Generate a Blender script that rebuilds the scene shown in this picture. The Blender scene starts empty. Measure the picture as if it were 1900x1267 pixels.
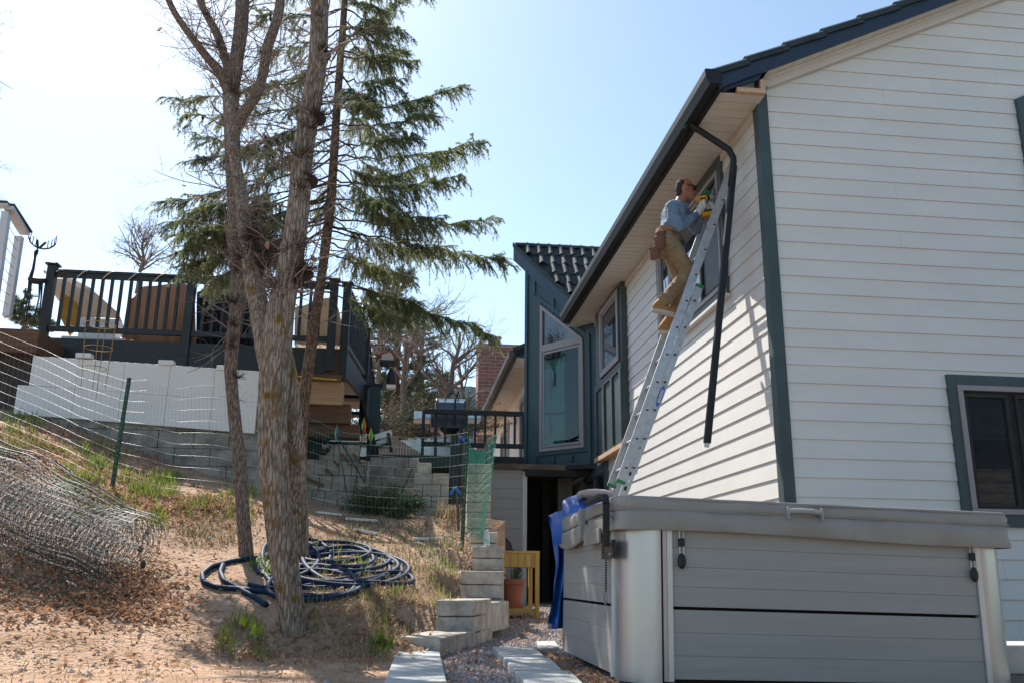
import bpy, bmesh, math, random
import numpy as np
from mathutils import Vector, Matrix

rnd = random.Random(7)
nr = np.random.default_rng(11)
sc = bpy.context.scene
COL = sc.collection

# ------------------------------------------------------------------ camera
CZ = 0.50                      # lens height above the path
FPX, W0, H0 = 1635.0, 1900.0, 1267.0
_p, _r, _y = math.radians(15.05), math.radians(0.6), math.radians(6.55)
_fw = np.array([0, math.cos(_p), math.sin(_p)]); _up = np.array([0, -math.sin(_p), math.cos(_p)]); _rt = np.array([1.0, 0, 0])
_rt, _up = math.cos(_r)*_rt + math.sin(_r)*_up, -math.sin(_r)*_rt + math.cos(_r)*_up
_R = np.array([[math.cos(_y), math.sin(_y), 0], [-math.sin(_y), math.cos(_y), 0], [0, 0, 1]])
RT, UP, FW = _R @ _rt, _R @ _up, _R @ _fw
EYE = np.array([0, 0, CZ])
cam = bpy.data.cameras.new('camera')
cam.sensor_width = 36.0; cam.lens = FPX/W0*36.0; cam.clip_start = 0.05; cam.clip_end = 4000
co = bpy.data.objects.new('camera', cam); COL.objects.link(co)
m4 = Matrix.Identity(4)
for i in range(3):
    m4[i][0], m4[i][1], m4[i][2], m4[i][3] = RT[i], UP[i], -FW[i], EYE[i]
co.matrix_world = m4
sc.camera = co

# ------------------------------------------------------------------ sky, sun, exposure
SUN_AZ, SUN_EL = math.radians(-24.0), math.radians(50.0)     # azimuth from +Y, towards +X
wd = bpy.data.worlds.new('World'); sc.world = wd; wd.use_nodes = True
nt = wd.node_tree; nt.nodes.clear()
sky = nt.nodes.new('ShaderNodeTexSky'); sky.sky_type = 'NISHITA'; sky.sun_disc = False
sky.sun_elevation = SUN_EL; sky.sun_rotation = SUN_AZ % (2*math.pi); sky.altitude = 1900
sky.air_density = 1.0; sky.dust_density = 2.4; sky.ozone_density = 0.3
bg = nt.nodes.new('ShaderNodeBackground'); bg.inputs[1].default_value = 0.15
ow = nt.nodes.new('ShaderNodeOutputWorld')
tint = nt.nodes.new('ShaderNodeMix'); tint.data_type = 'RGBA'; tint.blend_type = 'MULTIPLY'; tint.inputs['Factor'].default_value = 1.0; tint.inputs['B'].default_value = (1.0, 1.03, 0.93, 1)
nt.links.new(sky.outputs[0], tint.inputs['A']); nt.links.new(tint.outputs['Result'], bg.inputs[0]); nt.links.new(bg.outputs[0], ow.inputs[0])
sl = bpy.data.lights.new('sun', 'SUN'); sl.energy = 5.0; sl.angle = math.radians(0.5); sl.color = (1.0, 0.96, 0.89)
so = bpy.data.objects.new('sun', sl); COL.objects.link(so)
SUN = Vector((math.sin(SUN_AZ)*math.cos(SUN_EL), math.cos(SUN_AZ)*math.cos(SUN_EL), math.sin(SUN_EL)))
so.rotation_euler = SUN.to_track_quat('Z', 'Y').to_euler(); so.location = (-6, 14, 20)
vs = sc.view_settings
vs.view_transform = 'Standard'; vs.look = 'None'; vs.exposure = 0.78; vs.gamma = 1.0; vs.use_curve_mapping = False
sc.cycles.max_bounces = 6; sc.cycles.diffuse_bounces = 3; sc.cycles.glossy_bounces = 3
sc.cycles.transmission_bounces = 3; sc.cycles.transparent_max_bounces = 6

# ------------------------------------------------------------------ pixels of the survey -> points in the yard
def ray(x, y): return RT*(x-W0/2) - UP*(y-H0/2) + FW*FPX
def atY(x, y, Y): d = ray(x, y); return EYE + d*((Y-EYE[1])/d[1])
def atX(x, y, X): d = ray(x, y); return EYE + d*((X-EYE[0])/d[0])
def atZ(x, y, Z): d = ray(x, y); return EYE + d*((Z-EYE[2])/d[2])
def V(a): return np.asarray(a, float)
def unit(a): a = V(a); return a/np.linalg.norm(a)

# ------------------------------------------------------------------ materials
def mat(name, col, rough=0.7, var=0.12, scale=6.0, bump=0.0, bscale=40.0, metal=0.0, spec=0.4, stretch=(1, 1, 1), detail=5, col2=None, ramp=(0.35, 0.65), trans=0.0, bdist=0.02):
    m = bpy.data.materials.new(name); m.use_nodes = True
    t = m.node_tree; N = t.nodes; L = t.links
    b = N['Principled BSDF']; b.inputs['Roughness'].default_value = rough; b.inputs['Metallic'].default_value = metal
    b.inputs['Specular IOR Level'].default_value = spec
    g = N.new('ShaderNodeNewGeometry'); mp = N.new('ShaderNodeMapping'); mp.inputs['Scale'].default_value = stretch
    L.new(g.outputs['Position'], mp.inputs['Vector'])
    n = N.new('ShaderNodeTexNoise'); n.inputs['Scale'].default_value = scale; n.inputs['Detail'].default_value = detail; n.inputs['Roughness'].default_value = 0.62
    L.new(mp.outputs[0], n.inputs['Vector'])
    r = N.new('ShaderNodeValToRGB'); r.color_ramp.elements[0].position, r.color_ramp.elements[1].position = ramp
    c = V(col); a0 = np.clip(c*(1-var), 0, 1); a1 = np.clip(c*(1+var), 0, 1) if col2 is None else V(col2)
    r.color_ramp.elements[0].color = (*a0, 1); r.color_ramp.elements[1].color = (*a1, 1)
    L.new(n.outputs['Fac'], r.inputs[0]); L.new(r.outputs[0], b.inputs['Base Color'])
    if bump:
        n2 = N.new('ShaderNodeTexNoise'); n2.inputs['Scale'].default_value = bscale; n2.inputs['Detail'].default_value = 4
        L.new(mp.outputs[0], n2.inputs['Vector'])
        bp = N.new('ShaderNodeBump'); bp.inputs['Strength'].default_value = bump; bp.inputs['Distance'].default_value = bdist
        L.new(n2.outputs['Fac'], bp.inputs['Height']); L.new(bp.outputs[0], b.inputs['Normal'])
    if trans:
        o = N['Material Output']; tr = N.new('ShaderNodeBsdfTranslucent'); mx = N.new('ShaderNodeMixShader'); mx.inputs[0].default_value = trans
        L.new(r.outputs[0], tr.inputs[0]); L.new(b.outputs[0], mx.inputs[1]); L.new(tr.outputs[0], mx.inputs[2]); L.new(mx.outputs[0], o.inputs[0])
    return m

def bark_mat(name, c0, c1, c2, sc_=1.0, lichen=None):
    m = bpy.data.materials.new(name); m.use_nodes = True
    t = m.node_tree; N = t.nodes; L = t.links; b = N['Principled BSDF']; b.inputs['Roughness'].default_value = 0.9; b.inputs['Specular IOR Level'].default_value = 0.15
    g = N.new('ShaderNodeNewGeometry'); mp = N.new('ShaderNodeMapping'); mp.inputs['Scale'].default_value = (58*sc_, 58*sc_, 9*sc_)
    L.new(g.outputs['Position'], mp.inputs['Vector'])
    n0 = N.new('ShaderNodeTexNoise'); n0.inputs['Scale'].default_value = 1.1; n0.inputs['Detail'].default_value = 5; n0.inputs['Roughness'].default_value = 0.65
    L.new(mp.outputs[0], n0.inputs['Vector'])
    ws = N.new('ShaderNodeVectorMath'); ws.operation = 'MULTIPLY_ADD'; ws.inputs[1].default_value = (1.3, 1.3, 1.3); L.new(n0.outputs['Color'], ws.inputs[0]); L.new(mp.outputs[0], ws.inputs[2])
    vo = N.new('ShaderNodeTexVoronoi'); vo.feature = 'DISTANCE_TO_EDGE'; vo.inputs['Scale'].default_value = 0.85; L.new(ws.outputs[0], vo.inputs['Vector'])
    n = N.new('ShaderNodeMath'); n.operation = 'MULTIPLY_ADD'; n.inputs[1].default_value = 1.15; L.new(vo.outputs['Distance'], n.inputs[0])
    n1 = N.new('ShaderNodeMath'); n1.operation = 'MULTIPLY'; n1.inputs[1].default_value = 0.62; L.new(n0.outputs['Fac'], n1.inputs[0]); L.new(n1.outputs[0], n.inputs[2])
    r = N.new('ShaderNodeValToRGB'); e = r.color_ramp.elements; e[0].position = 0.33; e[0].color = (*c0, 1); e[1].position = 0.63; e[1].color = (*c2, 1)
    k = e.new(0.45); k.color = (*c1, 1)
    L.new(n.outputs[0], r.inputs[0])
    out = r.outputs[0]
    if lichen:
        n3 = N.new('ShaderNodeTexNoise'); n3.inputs['Scale'].default_value = 9; n3.inputs['Detail'].default_value = 5
        L.new(g.outputs['Position'], n3.inputs['Vector'])
        rr = N.new('ShaderNodeValToRGB'); rr.color_ramp.elements[0].position = 0.55; rr.color_ramp.elements[1].position = 0.70
        L.new(n3.outputs['Fac'], rr.inputs[0])
        mx = N.new('ShaderNodeMix'); mx.data_type = 'RGBA'; mx.inputs['B'].default_value = (*lichen, 1)
        L.new(rr.outputs[0], mx.inputs['Factor']); L.new(out, mx.inputs['A']); out = mx.outputs['Result']
    L.new(out, b.inputs['Base Color'])
    bp = N.new('ShaderNodeBump'); bp.inputs['Strength'].default_value = 1.0; bp.inputs['Distance'].default_value = 0.02
    L.new(n.outputs[0], bp.inputs['Height']); L.new(bp.outputs[0], b.inputs['Normal'])
    return m

def wood_mat(name, c0, c1, axis='x', rough=0.75):
    st = {'x': (1.2, 14, 14), 'y': (14, 1.2, 14), 'z': (14, 14, 1.2)}[axis]
    return mat(name, c0, rough, 0.0, 2.0, 0.25, 3.0, col2=c1, stretch=st, ramp=(0.3, 0.7))

def glass_mat(name, tint=(0.02, 0.025, 0.03), rough=0.02, coat=1.0, ior=1.5):
    m = mat(name, tint, rough, 0.3, 1.5, spec=0.5)
    b = m.node_tree.nodes['Principled BSDF']; b.inputs['IOR'].default_value = ior
    return m

M_SIDING = mat('siding paint', (0.68, 0.65, 0.615), 0.55, 0.035, 1.3, 0.06, 90, stretch=(1, 1, 3))
M_TRIM = mat('dark green trim paint', (0.052, 0.075, 0.078), 0.5, 0.12, 3, 0.05, 60)
M_NAVY = mat('navy fascia paint', (0.018, 0.034, 0.060), 0.45, 0.12, 3)
M_GUT = mat('charcoal gutter metal', (0.016, 0.018, 0.020), 0.5, 0.15, 4, spec=0.3)
M_SOFF = mat('cream soffit', (0.66, 0.61, 0.55), 0.6, 0.04, 2)
M_CREAM = mat('cream frieze trim', (0.60, 0.55, 0.49), 0.6, 0.04, 2)
M_TILE = mat('dark roof tile', (0.022, 0.032, 0.036), 0.6, 0.3, 6, 0.2, 50)
M_TEAL = mat('teal cladding paint', (0.035, 0.072, 0.088), 0.55, 0.10, 2, 0.04, 60)
M_FRAME = mat('taupe window frame', (0.30, 0.265, 0.265), 0.5, 0.05, 3)
M_GLASS = glass_mat('window glass')
M_GLASSB = glass_mat('coated window glass', (0.03, 0.045, 0.06), 0.015, ior=2.0)
def clear_glass(name, refl, tint):
    m = bpy.data.materials.new(name); m.use_nodes = True; N = m.node_tree.nodes; L = m.node_tree.links; N.remove(N['Principled BSDF'])
    t = N.new('ShaderNodeBsdfTransparent'); t.inputs[0].default_value = (*tint, 1); g = N.new('ShaderNodeBsdfGlossy'); g.inputs['Roughness'].default_value = 0.01; lw = N.new('ShaderNodeLayerWeight'); lw.inputs[0].default_value = 0.5; pw = N.new('ShaderNodeMath'); pw.operation = 'POWER'; pw.inputs[1].default_value = 3.2; L.new(lw.outputs['Facing'], pw.inputs[0]); f = N.new('ShaderNodeMath'); f.operation = 'MULTIPLY_ADD'; f.inputs[1].default_value = 1-refl; f.inputs[2].default_value = refl; L.new(pw.outputs[0], f.inputs[0])
    x = N.new('ShaderNodeMixShader'); L.new(f.outputs[0], x.inputs[0]); L.new(t.outputs[0], x.inputs[1]); L.new(g.outputs[0], x.inputs[2]); L.new(x.outputs[0], N['Material Output'].inputs[0]); return m
M_CLEAR = clear_glass('clear window glass', 0.03, (0.55, 0.68, 0.68))
M_SCREEN = mat('insect screen', (0.03, 0.03, 0.033), 0.5, 0.2, 3)
M_LUMBER = wood_mat('raw lumber', (0.50, 0.30, 0.18), (0.62, 0.42, 0.28), 'x')
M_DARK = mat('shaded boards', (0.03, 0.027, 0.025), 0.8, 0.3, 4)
M_ALU = mat('ladder aluminium', (0.47, 0.475, 0.485), 0.42, 0.12, 14, 0.08, 60, metal=0.7)
M_GREEN = mat('green plastic', (0.01, 0.20, 0.07), 0.45, 0.1)
M_BLACK = mat('black plastic', (0.012, 0.012, 0.013), 0.45, 0.2)
M_DECK = mat('dark deck paint', (0.016, 0.021, 0.022), 0.5, 0.2, 4, 0.05, 60)
M_VINYL = mat('white vinyl', (0.76, 0.74, 0.72), 0.4, 0.03, 2)
M_BLOCK = mat('grey concrete block', (0.27, 0.25, 0.225), 0.9, 0.4, 5, 0.8, 45, bdist=0.018)
M_BLOCKL = mat('pale cast block', (0.44, 0.385, 0.32), 0.9, 0.32, 7, 0.8, 50, bdist=0.016)
M_SLAB = mat('pale concrete paver', (0.46, 0.45, 0.42), 0.85, 0.12, 9, 0.3, 90, bdist=0.005)
M_STEEL = mat('galvanised wire', (0.26, 0.26, 0.26), 0.5, 0.4, 30, metal=0.6)
M_TPOST = mat('green post paint', (0.012, 0.055, 0.035), 0.5, 0.25, 20)

# ------------------------------------------------------------------ mesh building
class MB:
    def __init__(s): s.v = []; s.n = 0; s.f = {}; s.fm = {}
    def add(s, v, faces, mi=0):
        v = np.asarray(v, float).reshape(-1, 3); base = s.n; s.v.append(v); s.n += len(v)
        if isinstance(faces, np.ndarray):
            k = faces.shape[1]; s.f.setdefault(k, []).append(faces + base); s.fm.setdefault(k, []).append(np.full(len(faces), mi))
        else:
            for f in faces:
                k = len(f); s.f.setdefault(k, []).append(np.array([f]) + base); s.fm.setdefault(k, []).append(np.array([mi]))
        return s
    def obox(s, o, a, b, c, mi=0):
        o, a, b, c = V(o), V(a), V(b), V(c)
        if np.dot(np.cross(a, b), c) < 0: a, b = b, a
        v = [o, o+a, o+a+b, o+b, o+c, o+a+c, o+a+b+c, o+b+c]
        return s.add(v, np.array([[0, 3, 2, 1], [4, 5, 6, 7], [0, 1, 5, 4], [1, 2, 6, 5], [2, 3, 7, 6], [3, 0, 4, 7]]), mi)
    def box(s, p, q, mi=0):
        p, q = np.minimum(p, q), np.maximum(p, q); d = q-p
        return s.obox(p, (d[0], 0, 0), (0, d[1], 0), (0, 0, d[2]), mi)
    def bar(s, p, q, w, h, up=(0, 0, 1), mi=0):
        p, q = V(p), V(q); d = unit(q-p); u = unit(np.cross(V(up), d)) if abs(np.dot(unit(up), d)) < 0.999 else V((1, 0, 0)); w2 = np.cross(d, u)
        return s.obox(p-u*w/2-w2*h/2, u*w, w2*h, q-p, mi)
    def prism(s, poly, ext, mi=0):
        P = V(poly); e = V(ext); n = len(P)
        v = np.vstack([P, P+e]); fs = [tuple(range(n))[::-1], tuple(range(n, 2*n))] + [(i, (i+1) % n, n+(i+1) % n, n+i) for i in range(n)]
        return s.add(v, fs, mi)
    def tube(s, pts, r, n=8, cap=True, mi=0, ridge=None):
        P = V(pts); m = len(P); r = np.full(m, r, float) if np.isscalar(r) else V(r)
        T = np.empty_like(P); T[1:-1] = P[2:]-P[:-2]; T[0] = P[1]-P[0]; T[-1] = P[-1]-P[-2]
        T /= np.linalg.norm(T, axis=1)[:, None]+1e-12
        u = np.cross(T[0], (0, 0, 1)); 
        if np.linalg.norm(u) < 1e-3: u = np.cross(T[0], (0, 1, 0))
        u = unit(u); ang = np.arange(n)*2*math.pi/n; ca, sa = np.cos(ang), np.sin(ang); out = []
        for i in range(m):
            u = u - T[i]*np.dot(u, T[i]); u = u/(np.linalg.norm(u)+1e-12); w = np.cross(T[i], u)
            rr = r[i] if ridge is None else r[i]*ridge[i]
            out.append(P[i] + np.outer(ca*rr, u) + np.outer(sa*rr, w))
        i = np.arange(m-1)[:, None]*n; j = np.arange(n)[None, :]; j2 = (j+1) % n
        q = np.stack([i+j, i+j2, i+n+j2, i+n+j], -1).reshape(-1, 4)
        base = s.n; s.add(np.vstack(out), q, mi)
        if cap:
            s.f.setdefault(n, []).append(np.array([list(range(base+n-1, base-1, -1)), list(range(base+(m-1)*n, base+m*n))])); s.fm.setdefault(n, []).append(np.array([mi, mi]))
        return s
    def lathe(s, prof, c=(0, 0, 0), ax=(0, 0, 1), n=20, mi=0):
        ax = unit(ax); u = unit(np.cross(ax, (0.3, 0.9, 0.1) if abs(ax[1]) < 0.9 else (1, 0, 0))); w = np.cross(ax, u); c = V(c)
        a = np.arange(n)*2*math.pi/n; rg = np.outer(np.cos(a), u)+np.outer(np.sin(a), w)
        m = len(prof); v = np.vstack([c+ax*z+rg*r for r, z in prof])
        i = np.arange(m-1)[:, None]*n; j = np.arange(n)[None, :]; j2 = (j+1) % n
        base = s.n; s.add(v, np.stack([i+j, i+j2, i+n+j2, i+n+j], -1).reshape(-1, 4), mi)
        s.f.setdefault(n, []).append(np.array([list(range(base+n-1, base-1, -1)), list(range(base+(m-1)*n, base+m*n))])); s.fm.setdefault(n, []).append(np.array([mi, mi]))
        return s
    def ball(s, c, r, n=12, m=8, mi=0, rot=None):
        r = V((r, r, r)) if np.isscalar(r) else V(r)
        th = np.linspace(0.12, math.pi-0.12, m); a = np.arange(n)*2*math.pi/n
        v = np.array([[math.sin(t)*math.cos(p), math.sin(t)*math.sin(p), math.cos(t)] for t in th for p in a])*r
        if rot is not None: v = v @ np.array(rot).T
        v = v+V(c); i = np.arange(m-1)[:, None]*n; j = np.arange(n)[None, :]; j2 = (j+1) % n
        base = s.n; s.add(v, np.stack([i+j, i+n+j, i+n+j2, i+j2], -1).reshape(-1, 4), mi)
        s.f.setdefault(n, []).append(np.array([list(range(base, base+n)), list(range(base+m*n-1, base+(m-1)*n-1, -1))])); s.fm.setdefault(n, []).append(np.array([mi, mi]))
        return s
    def grid(s, P, mi=0):
        P = V(P); a, b = P.shape[:2]; i = np.arange(a-1)[:, None]*b; j = np.arange(b-1)[None, :]
        return s.add(P.reshape(-1, 3), np.stack([i+j, i+j+1, i+b+j+1, i+b+j], -1).reshape(-1, 4), mi)
    def mesh(s, name, mats, smooth=False, recalc=None):
        me = bpy.data.meshes.new(name); v = np.vstack(s.v)
        fl, st, mi, k0 = [], [], [], 0
        for k in s.f:
            F = np.vstack(s.f[k]); fl.append(F.ravel()); st.append(k0+np.arange(len(F))*k); k0 += F.size; mi.append(np.concatenate(s.fm[k]))
        fl, st, mi = np.concatenate(fl), np.concatenate(st), np.concatenate(mi)
        me.vertices.add(len(v)); me.vertices.foreach_set('co', v.ravel().astype(np.float32))
        me.loops.add(len(fl)); me.loops.foreach_set('vertex_index', fl.astype(np.int32))
        me.polygons.add(len(st)); me.polygons.foreach_set('loop_start', st.astype(np.int32))
        me.polygons.foreach_set('material_index', mi.astype(np.int32)); me.polygons.foreach_set('use_smooth', np.full(len(st), bool(smooth)))
        me.update(calc_edges=True)
        for x in (mats if isinstance(mats, (list, tuple)) else [mats]): me.materials.append(x)
        if recalc if recalc is not None else len(st) < 6000:
            bm = bmesh.new(); bm.from_mesh(me); bmesh.ops.recalc_face_normals(bm, faces=bm.faces); bm.to_mesh(me); bm.free()
        return me
    def build(s, name, mats, parent=None, smooth=False, bevel=0.0, recalc=None, **tags):
        o = bpy.data.objects.new(name, s.mesh(name, mats, smooth, recalc)); COL.objects.link(o)
        if parent is not None: o.parent = parent; o.matrix_parent_inverse = Matrix.Translation(-OFF.get(parent.name, Vector()))
        if bevel:
            b = o.modifiers.new('edge', 'BEVEL'); b.width = bevel; b.segments = 2; b.limit_method = 'ANGLE'; b.angle_limit = math.radians(40)
        tag(o, **tags); return o

OFF = {}
def tag(o, label=None, cat=None, group=None, kind=None):
    if label: o['label'] = label
    if cat: o['category'] = cat
    if group: o['group'] = group
    if kind: o['kind'] = kind
    return o
def thing(name, label, cat, loc=(0, 0, 0), group=None):
    o = bpy.data.objects.new(name, None); COL.objects.link(o); o.location = Vector([float(c) for c in loc]); o.empty_display_size = 0.1; OFF[o.name] = o.location.copy()
    return tag(o, label, cat, group)
def inst(name, me, parent, mx):
    o = bpy.data.objects.new(name, me); COL.objects.link(o); o.parent = parent
    o.matrix_parent_inverse = Matrix.Translation(-OFF.get(parent.name, Vector())); o.matrix_basis = mx; return o
def frame(o, a, b, c):
    m = Matrix.Identity(4)
    for i in range(3): m[i][0], m[i][1], m[i][2], m[i][3] = a[i], b[i], c[i], o[i]
    return m
# ================================================================== THE GROUND
M_DIRT = mat('tan hill dirt', (0.36, 0.225, 0.145), 0.95, 0.0, 3.4, 1.0, 36, col2=(0.53, 0.36, 0.25), detail=9, bdist=0.035, spec=0.1)
M_GBED = mat('gravel bed earth', (0.20, 0.16, 0.13), 0.95, 0.3, 12, 0.8, 50)
M_MOUNT = mat('hazy wooded mountain', (0.10, 0.13, 0.14), 0.95, 0.3, 0.02)  # distance haze is put into the blue-grey colour of the woods

# hill heights, taken along lines of sight at estimated distances
hp = [(20, 1267, 4.7), (300, 1262, 5.0), (550, 1207, 6.1), (690, 1262, 5.0), (733, 1192, 6.2), (800, 1132, 6.9), (850, 1074, 7.9), (872, 1016, 9.0),
      (380, 1062, 7.2), (620, 1062, 7.5), (760, 1080, 7.4), (455, 1035, 7.9), (100, 1085, 6.5), (0, 905, 7.8), (285, 1000, 7.8), (207, 907, 9.0),
      (350, 935, 9.0), (430, 925, 9.2), (0, 785, 9.9), (150, 808, 10.6), (300, 872, 10.5), (430, 896, 10.4), (600, 962, 10.4), (700, 962, 10.8),
      (810, 962, 10.7), (690, 1002, 9.3), (835, 1010, 9.3), (560, 1012, 8.6), (150, 1180, 5.6), (630, 1130, 6.5)]
hc = [tuple(atY(*q)) for q in hp]
hc += [(-14, 4, 0.3), (-14, 9, 2.0), (-14, 14, 3.6), (-8, 13, 3.2), (-5.2, 12.6, 2.7), (-3, 13, 2.2), (-1, 13, 1.6), (0.6, 12.5, 1.3), (1.1, 11.6, 1.25), (-7, 3.5, 0.05), (-3, 2, -0.15), (0.3, 3, -0.02), (0.2, 5.2, -0.015),
       (-12, 20, 4.2), (-4, 20, 3.2), (1, 20, 2.2), (-20, 12, 4.0), (-8, 6.5, 0.9), (-6, 9, 1.75), (-16, 26, 5.0), (0, 27, 2.6)]
hc = np.array(hc)
def _U(r2): return np.where(r2 > 1e-9, 0.5*r2*np.log(np.maximum(r2, 1e-9)), 0)
_n = len(hc); _K = _U(((hc[:, None, :2]-hc[None, :, :2])**2).sum(-1)) + np.eye(_n)*0.15
_P = np.c_[np.ones(_n), hc[:, :2]]; _A = np.zeros((_n+3, _n+3)); _A[:_n, :_n] = _K; _A[:_n, _n:] = _P; _A[_n:, :_n] = _P.T
_w = np.linalg.solve(_A, np.r_[hc[:, 2], 0, 0, 0])
def hz(X, Y):
    X, Y = np.asarray(X, float), np.asarray(Y, float); q = np.stack([X.ravel(), Y.ravel()], -1)
    k = _U(((q[:, None]-hc[None, :, :2])**2).sum(-1)); z = k @ _w[:_n] + _w[_n] + q @ _w[_n+1:]
    z = z + 0.012*np.sin(q[:, 0]*5.1+q[:, 1]*2.3)*np.sin(q[:, 1]*4.3-q[:, 0]) + 0.01*np.sin(q[:, 0]*11.7+1)*np.sin(q[:, 1]*13.1)
    w_ = edge_x(q[:, 1])-q[:, 0]; top = np.interp(q[:, 1], [0, 6.0, 6.1, 6.96, 6.97, 8.09, 8.10, 9.09, 9.10, 9.89, 9.90, 10.59, 10.60, 12], [0.03, 0.03, 0.09, 0.09, 0.30, 0.32, 0.52, 0.54, 0.77, 0.78, 0.94, 0.95, 1.12, 1.2])
    lin = np.interp(q[:, 1], [0, 6.0, 6.5, 7.4, 8.5, 9.4, 10.1, 10.8, 12], [0.03, 0.06, 0.18, 0.42, 0.66, 0.88, 1.04, 1.18, 1.28]); bl_ = np.clip((w_-0.30)/0.45, 0, 1); bl_ = bl_*bl_*(3-2*bl_); cap_ = top+(lin-top)*bl_
    z = np.where((q[:, 1] > 5.9) & (q[:, 1] < 11.4), np.minimum(z, cap_+0.45*np.maximum(w_-0.36, 0)**1.1), z); z = np.maximum(z, 0.012)
    return z.reshape(X.shape)
def hz1(x, y): return float(hz(np.array([x]), np.array([y]))[0])
def edge_x(Y):   # the hill's right edge along the block wall
    return np.interp(Y, [0, 5.9, 6.1, 6.9, 7.8, 8.8, 11.4, 11.7, 20, 40], [0.15, 0.15, 0.14, 0.42, 0.72, 0.86, 0.9, 1.3, 1.5, 1.5])
def ground_pt(x, y):  # where a line of sight meets the hill
    d = unit(ray(x, y)); t = np.linspace(2.5, 22, 800); p = EYE + d*t[:, None]
    s = p[:, 2]-hz(p[:, 0], p[:, 1]); i = np.argmax(s < 0)
    if i == 0: return p[-1]
    f = s[i-1]/(s[i-1]-s[i]); return p[i-1]+(p[i]-p[i-1])*f
def path_z(Y): return np.interp(Y, [0, 6.5, 10.6, 14], [0, 0, 0.05, 0.08])

g = MB(); ys = np.concatenate([np.linspace(-60, 0, 4), np.linspace(1, 16, 16), [20, 40, 100, 400, 1500]]); xs = np.array([-1500, -300, -60, -20, -5, 0, 1, 2, 4, 8, 20, 60, 300, 1500.])
g.grid([[(x, y, float(path_z(y))) for x in xs] for y in ys]).build('ground', M_GBED, kind='structure')
h = MB(); Ys = np.concatenate([np.linspace(1.0, 11.4, 190), np.linspace(11.5, 40, 60)]); rows = []
U_ = np.concatenate([np.linspace(0, 0.2, 14)[:-1], np.linspace(0.2, 1, 170)])
for Y in Ys:
    X = -24 + (edge_x(Y)+24)*U_; z = hz(X, np.full_like(X, Y)); r = np.c_[X, np.full_like(X, Y), z]
    rows.append(np.vstack([r, [[r[-1, 0]+0.03, Y, -0.2]]]))
h.grid(rows).build('hillside', M_DIRT, smooth=True, kind='structure', recalc=False)
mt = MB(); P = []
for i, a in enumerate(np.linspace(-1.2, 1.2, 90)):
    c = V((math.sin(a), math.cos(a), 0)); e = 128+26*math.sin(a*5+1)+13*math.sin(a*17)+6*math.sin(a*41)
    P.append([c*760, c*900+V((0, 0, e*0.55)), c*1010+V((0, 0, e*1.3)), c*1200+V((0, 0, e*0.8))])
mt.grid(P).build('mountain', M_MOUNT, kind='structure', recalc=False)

# ================================================================== THE WHITE HOUSE
HZ = CZ                            # survey heights below are taken from lens height
XW, YC = 3.29, 7.50                # side wall plane, front wall plane
REV = 0.1715
house = thing('white_house', 'large white lap-sided house with dark green trim and charcoal gutter', 'house', (5.5, 11, 0))
SL = 0.472
def rake_z(x): return 4.797+SL*(x-3.303)+HZ          # lower edge of the rake fascia
w = MB()
RX, HB = 8.6, 15.3
def roof_under(x): return rake_z(x)+0.03
w.prism([(3.315, YC+0.025, -0.2), (13.9, YC+0.025, -0.2), (13.9, YC+0.025, roof_under(3.315)), (RX, YC+0.025, roof_under(RX)), (3.315, YC+0.025, roof_under(3.315))], (0, HB-YC-0.025, 0))
w.box((3.315, HB, -0.2), (8, 18.5, 2.35))
w.build('wall', M_SIDING, house)
# siding boards: one tapered lap board of unit length, laid in two directions
def board_mesh(nm):
    b = MB(); b.prism([(0, 0, 0), (0, -0.019, 0.0), (0, -0.005, REV+0.012), (0, 0, REV+0.012)], (1, 0, 0)); return b.mesh(nm, M_SIDING)
bme = board_mesh('siding_board')
z0 = 1.0685+HZ-REV*9
for k in range(40):
    z = z0+k*REV; top = z+REV
    xl = 3.385 if top < rake_z(3.5)-0.08 else 3.303+(top-0.13-4.797-HZ)/SL
    if xl > RX-0.3: break
    xr = 13.8 if top < rake_z(3.5) else 2*RX-xl
    xs_ = [xl]; nx_ = xl+rnd.uniform(1.2, 3.6)
    while nx_ < xr-1.2: xs_.append(nx_); nx_ += 3.66
    xs_.append(xr)
    for a_, b_ in zip(xs_[:-1], xs_[1:]): inst('siding_board', bme, house, frame((a_+0.0008, YC+0.022-rnd.uniform(0, 0.0012), z+rnd.uniform(-0.0007, 0.0007)), (b_-a_-0.0016, 0, 0), (0, 1, 0), (0, 0, 1)))
for k in range(38):
    z = z0+k*REV
    if z+REV > 4.60+HZ: break
    ye = HB if z > 1.75 else 18.4; ys_ = [7.60]; ny_ = 7.6+rnd.uniform(1.2, 3.6)
    while ny_ < ye-1.2: ys_.append(ny_); ny_ += 3.66
    ys_.append(ye)
    for a_, b_ in zip(ys_[:-1], ys_[1:]): inst('siding_board', bme, house, frame((XW+0.022-rnd.uniform(0, 0.0012), b_-0.0008, z+rnd.uniform(-0.0007, 0.0007)), (0, -(b_-a_-0.0016), 0), (1, 0, 0), (0, 0, 1)))
zs = 4.555+HZ
c = MB(); c.box((XW-0.012, YC-0.012, -0.1), (3.388, YC+0.03, rake_z(3.39)-0.02)); c.build('corner_board', M_TRIM, house, bevel=0.003)
c = MB(); c.box((XW-0.010, YC+0.031, -0.1), (XW+0.03, YC+0.112, zs-0.002)); c.build('corner_board', M_TRIM, house, bevel=0.003)
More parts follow.
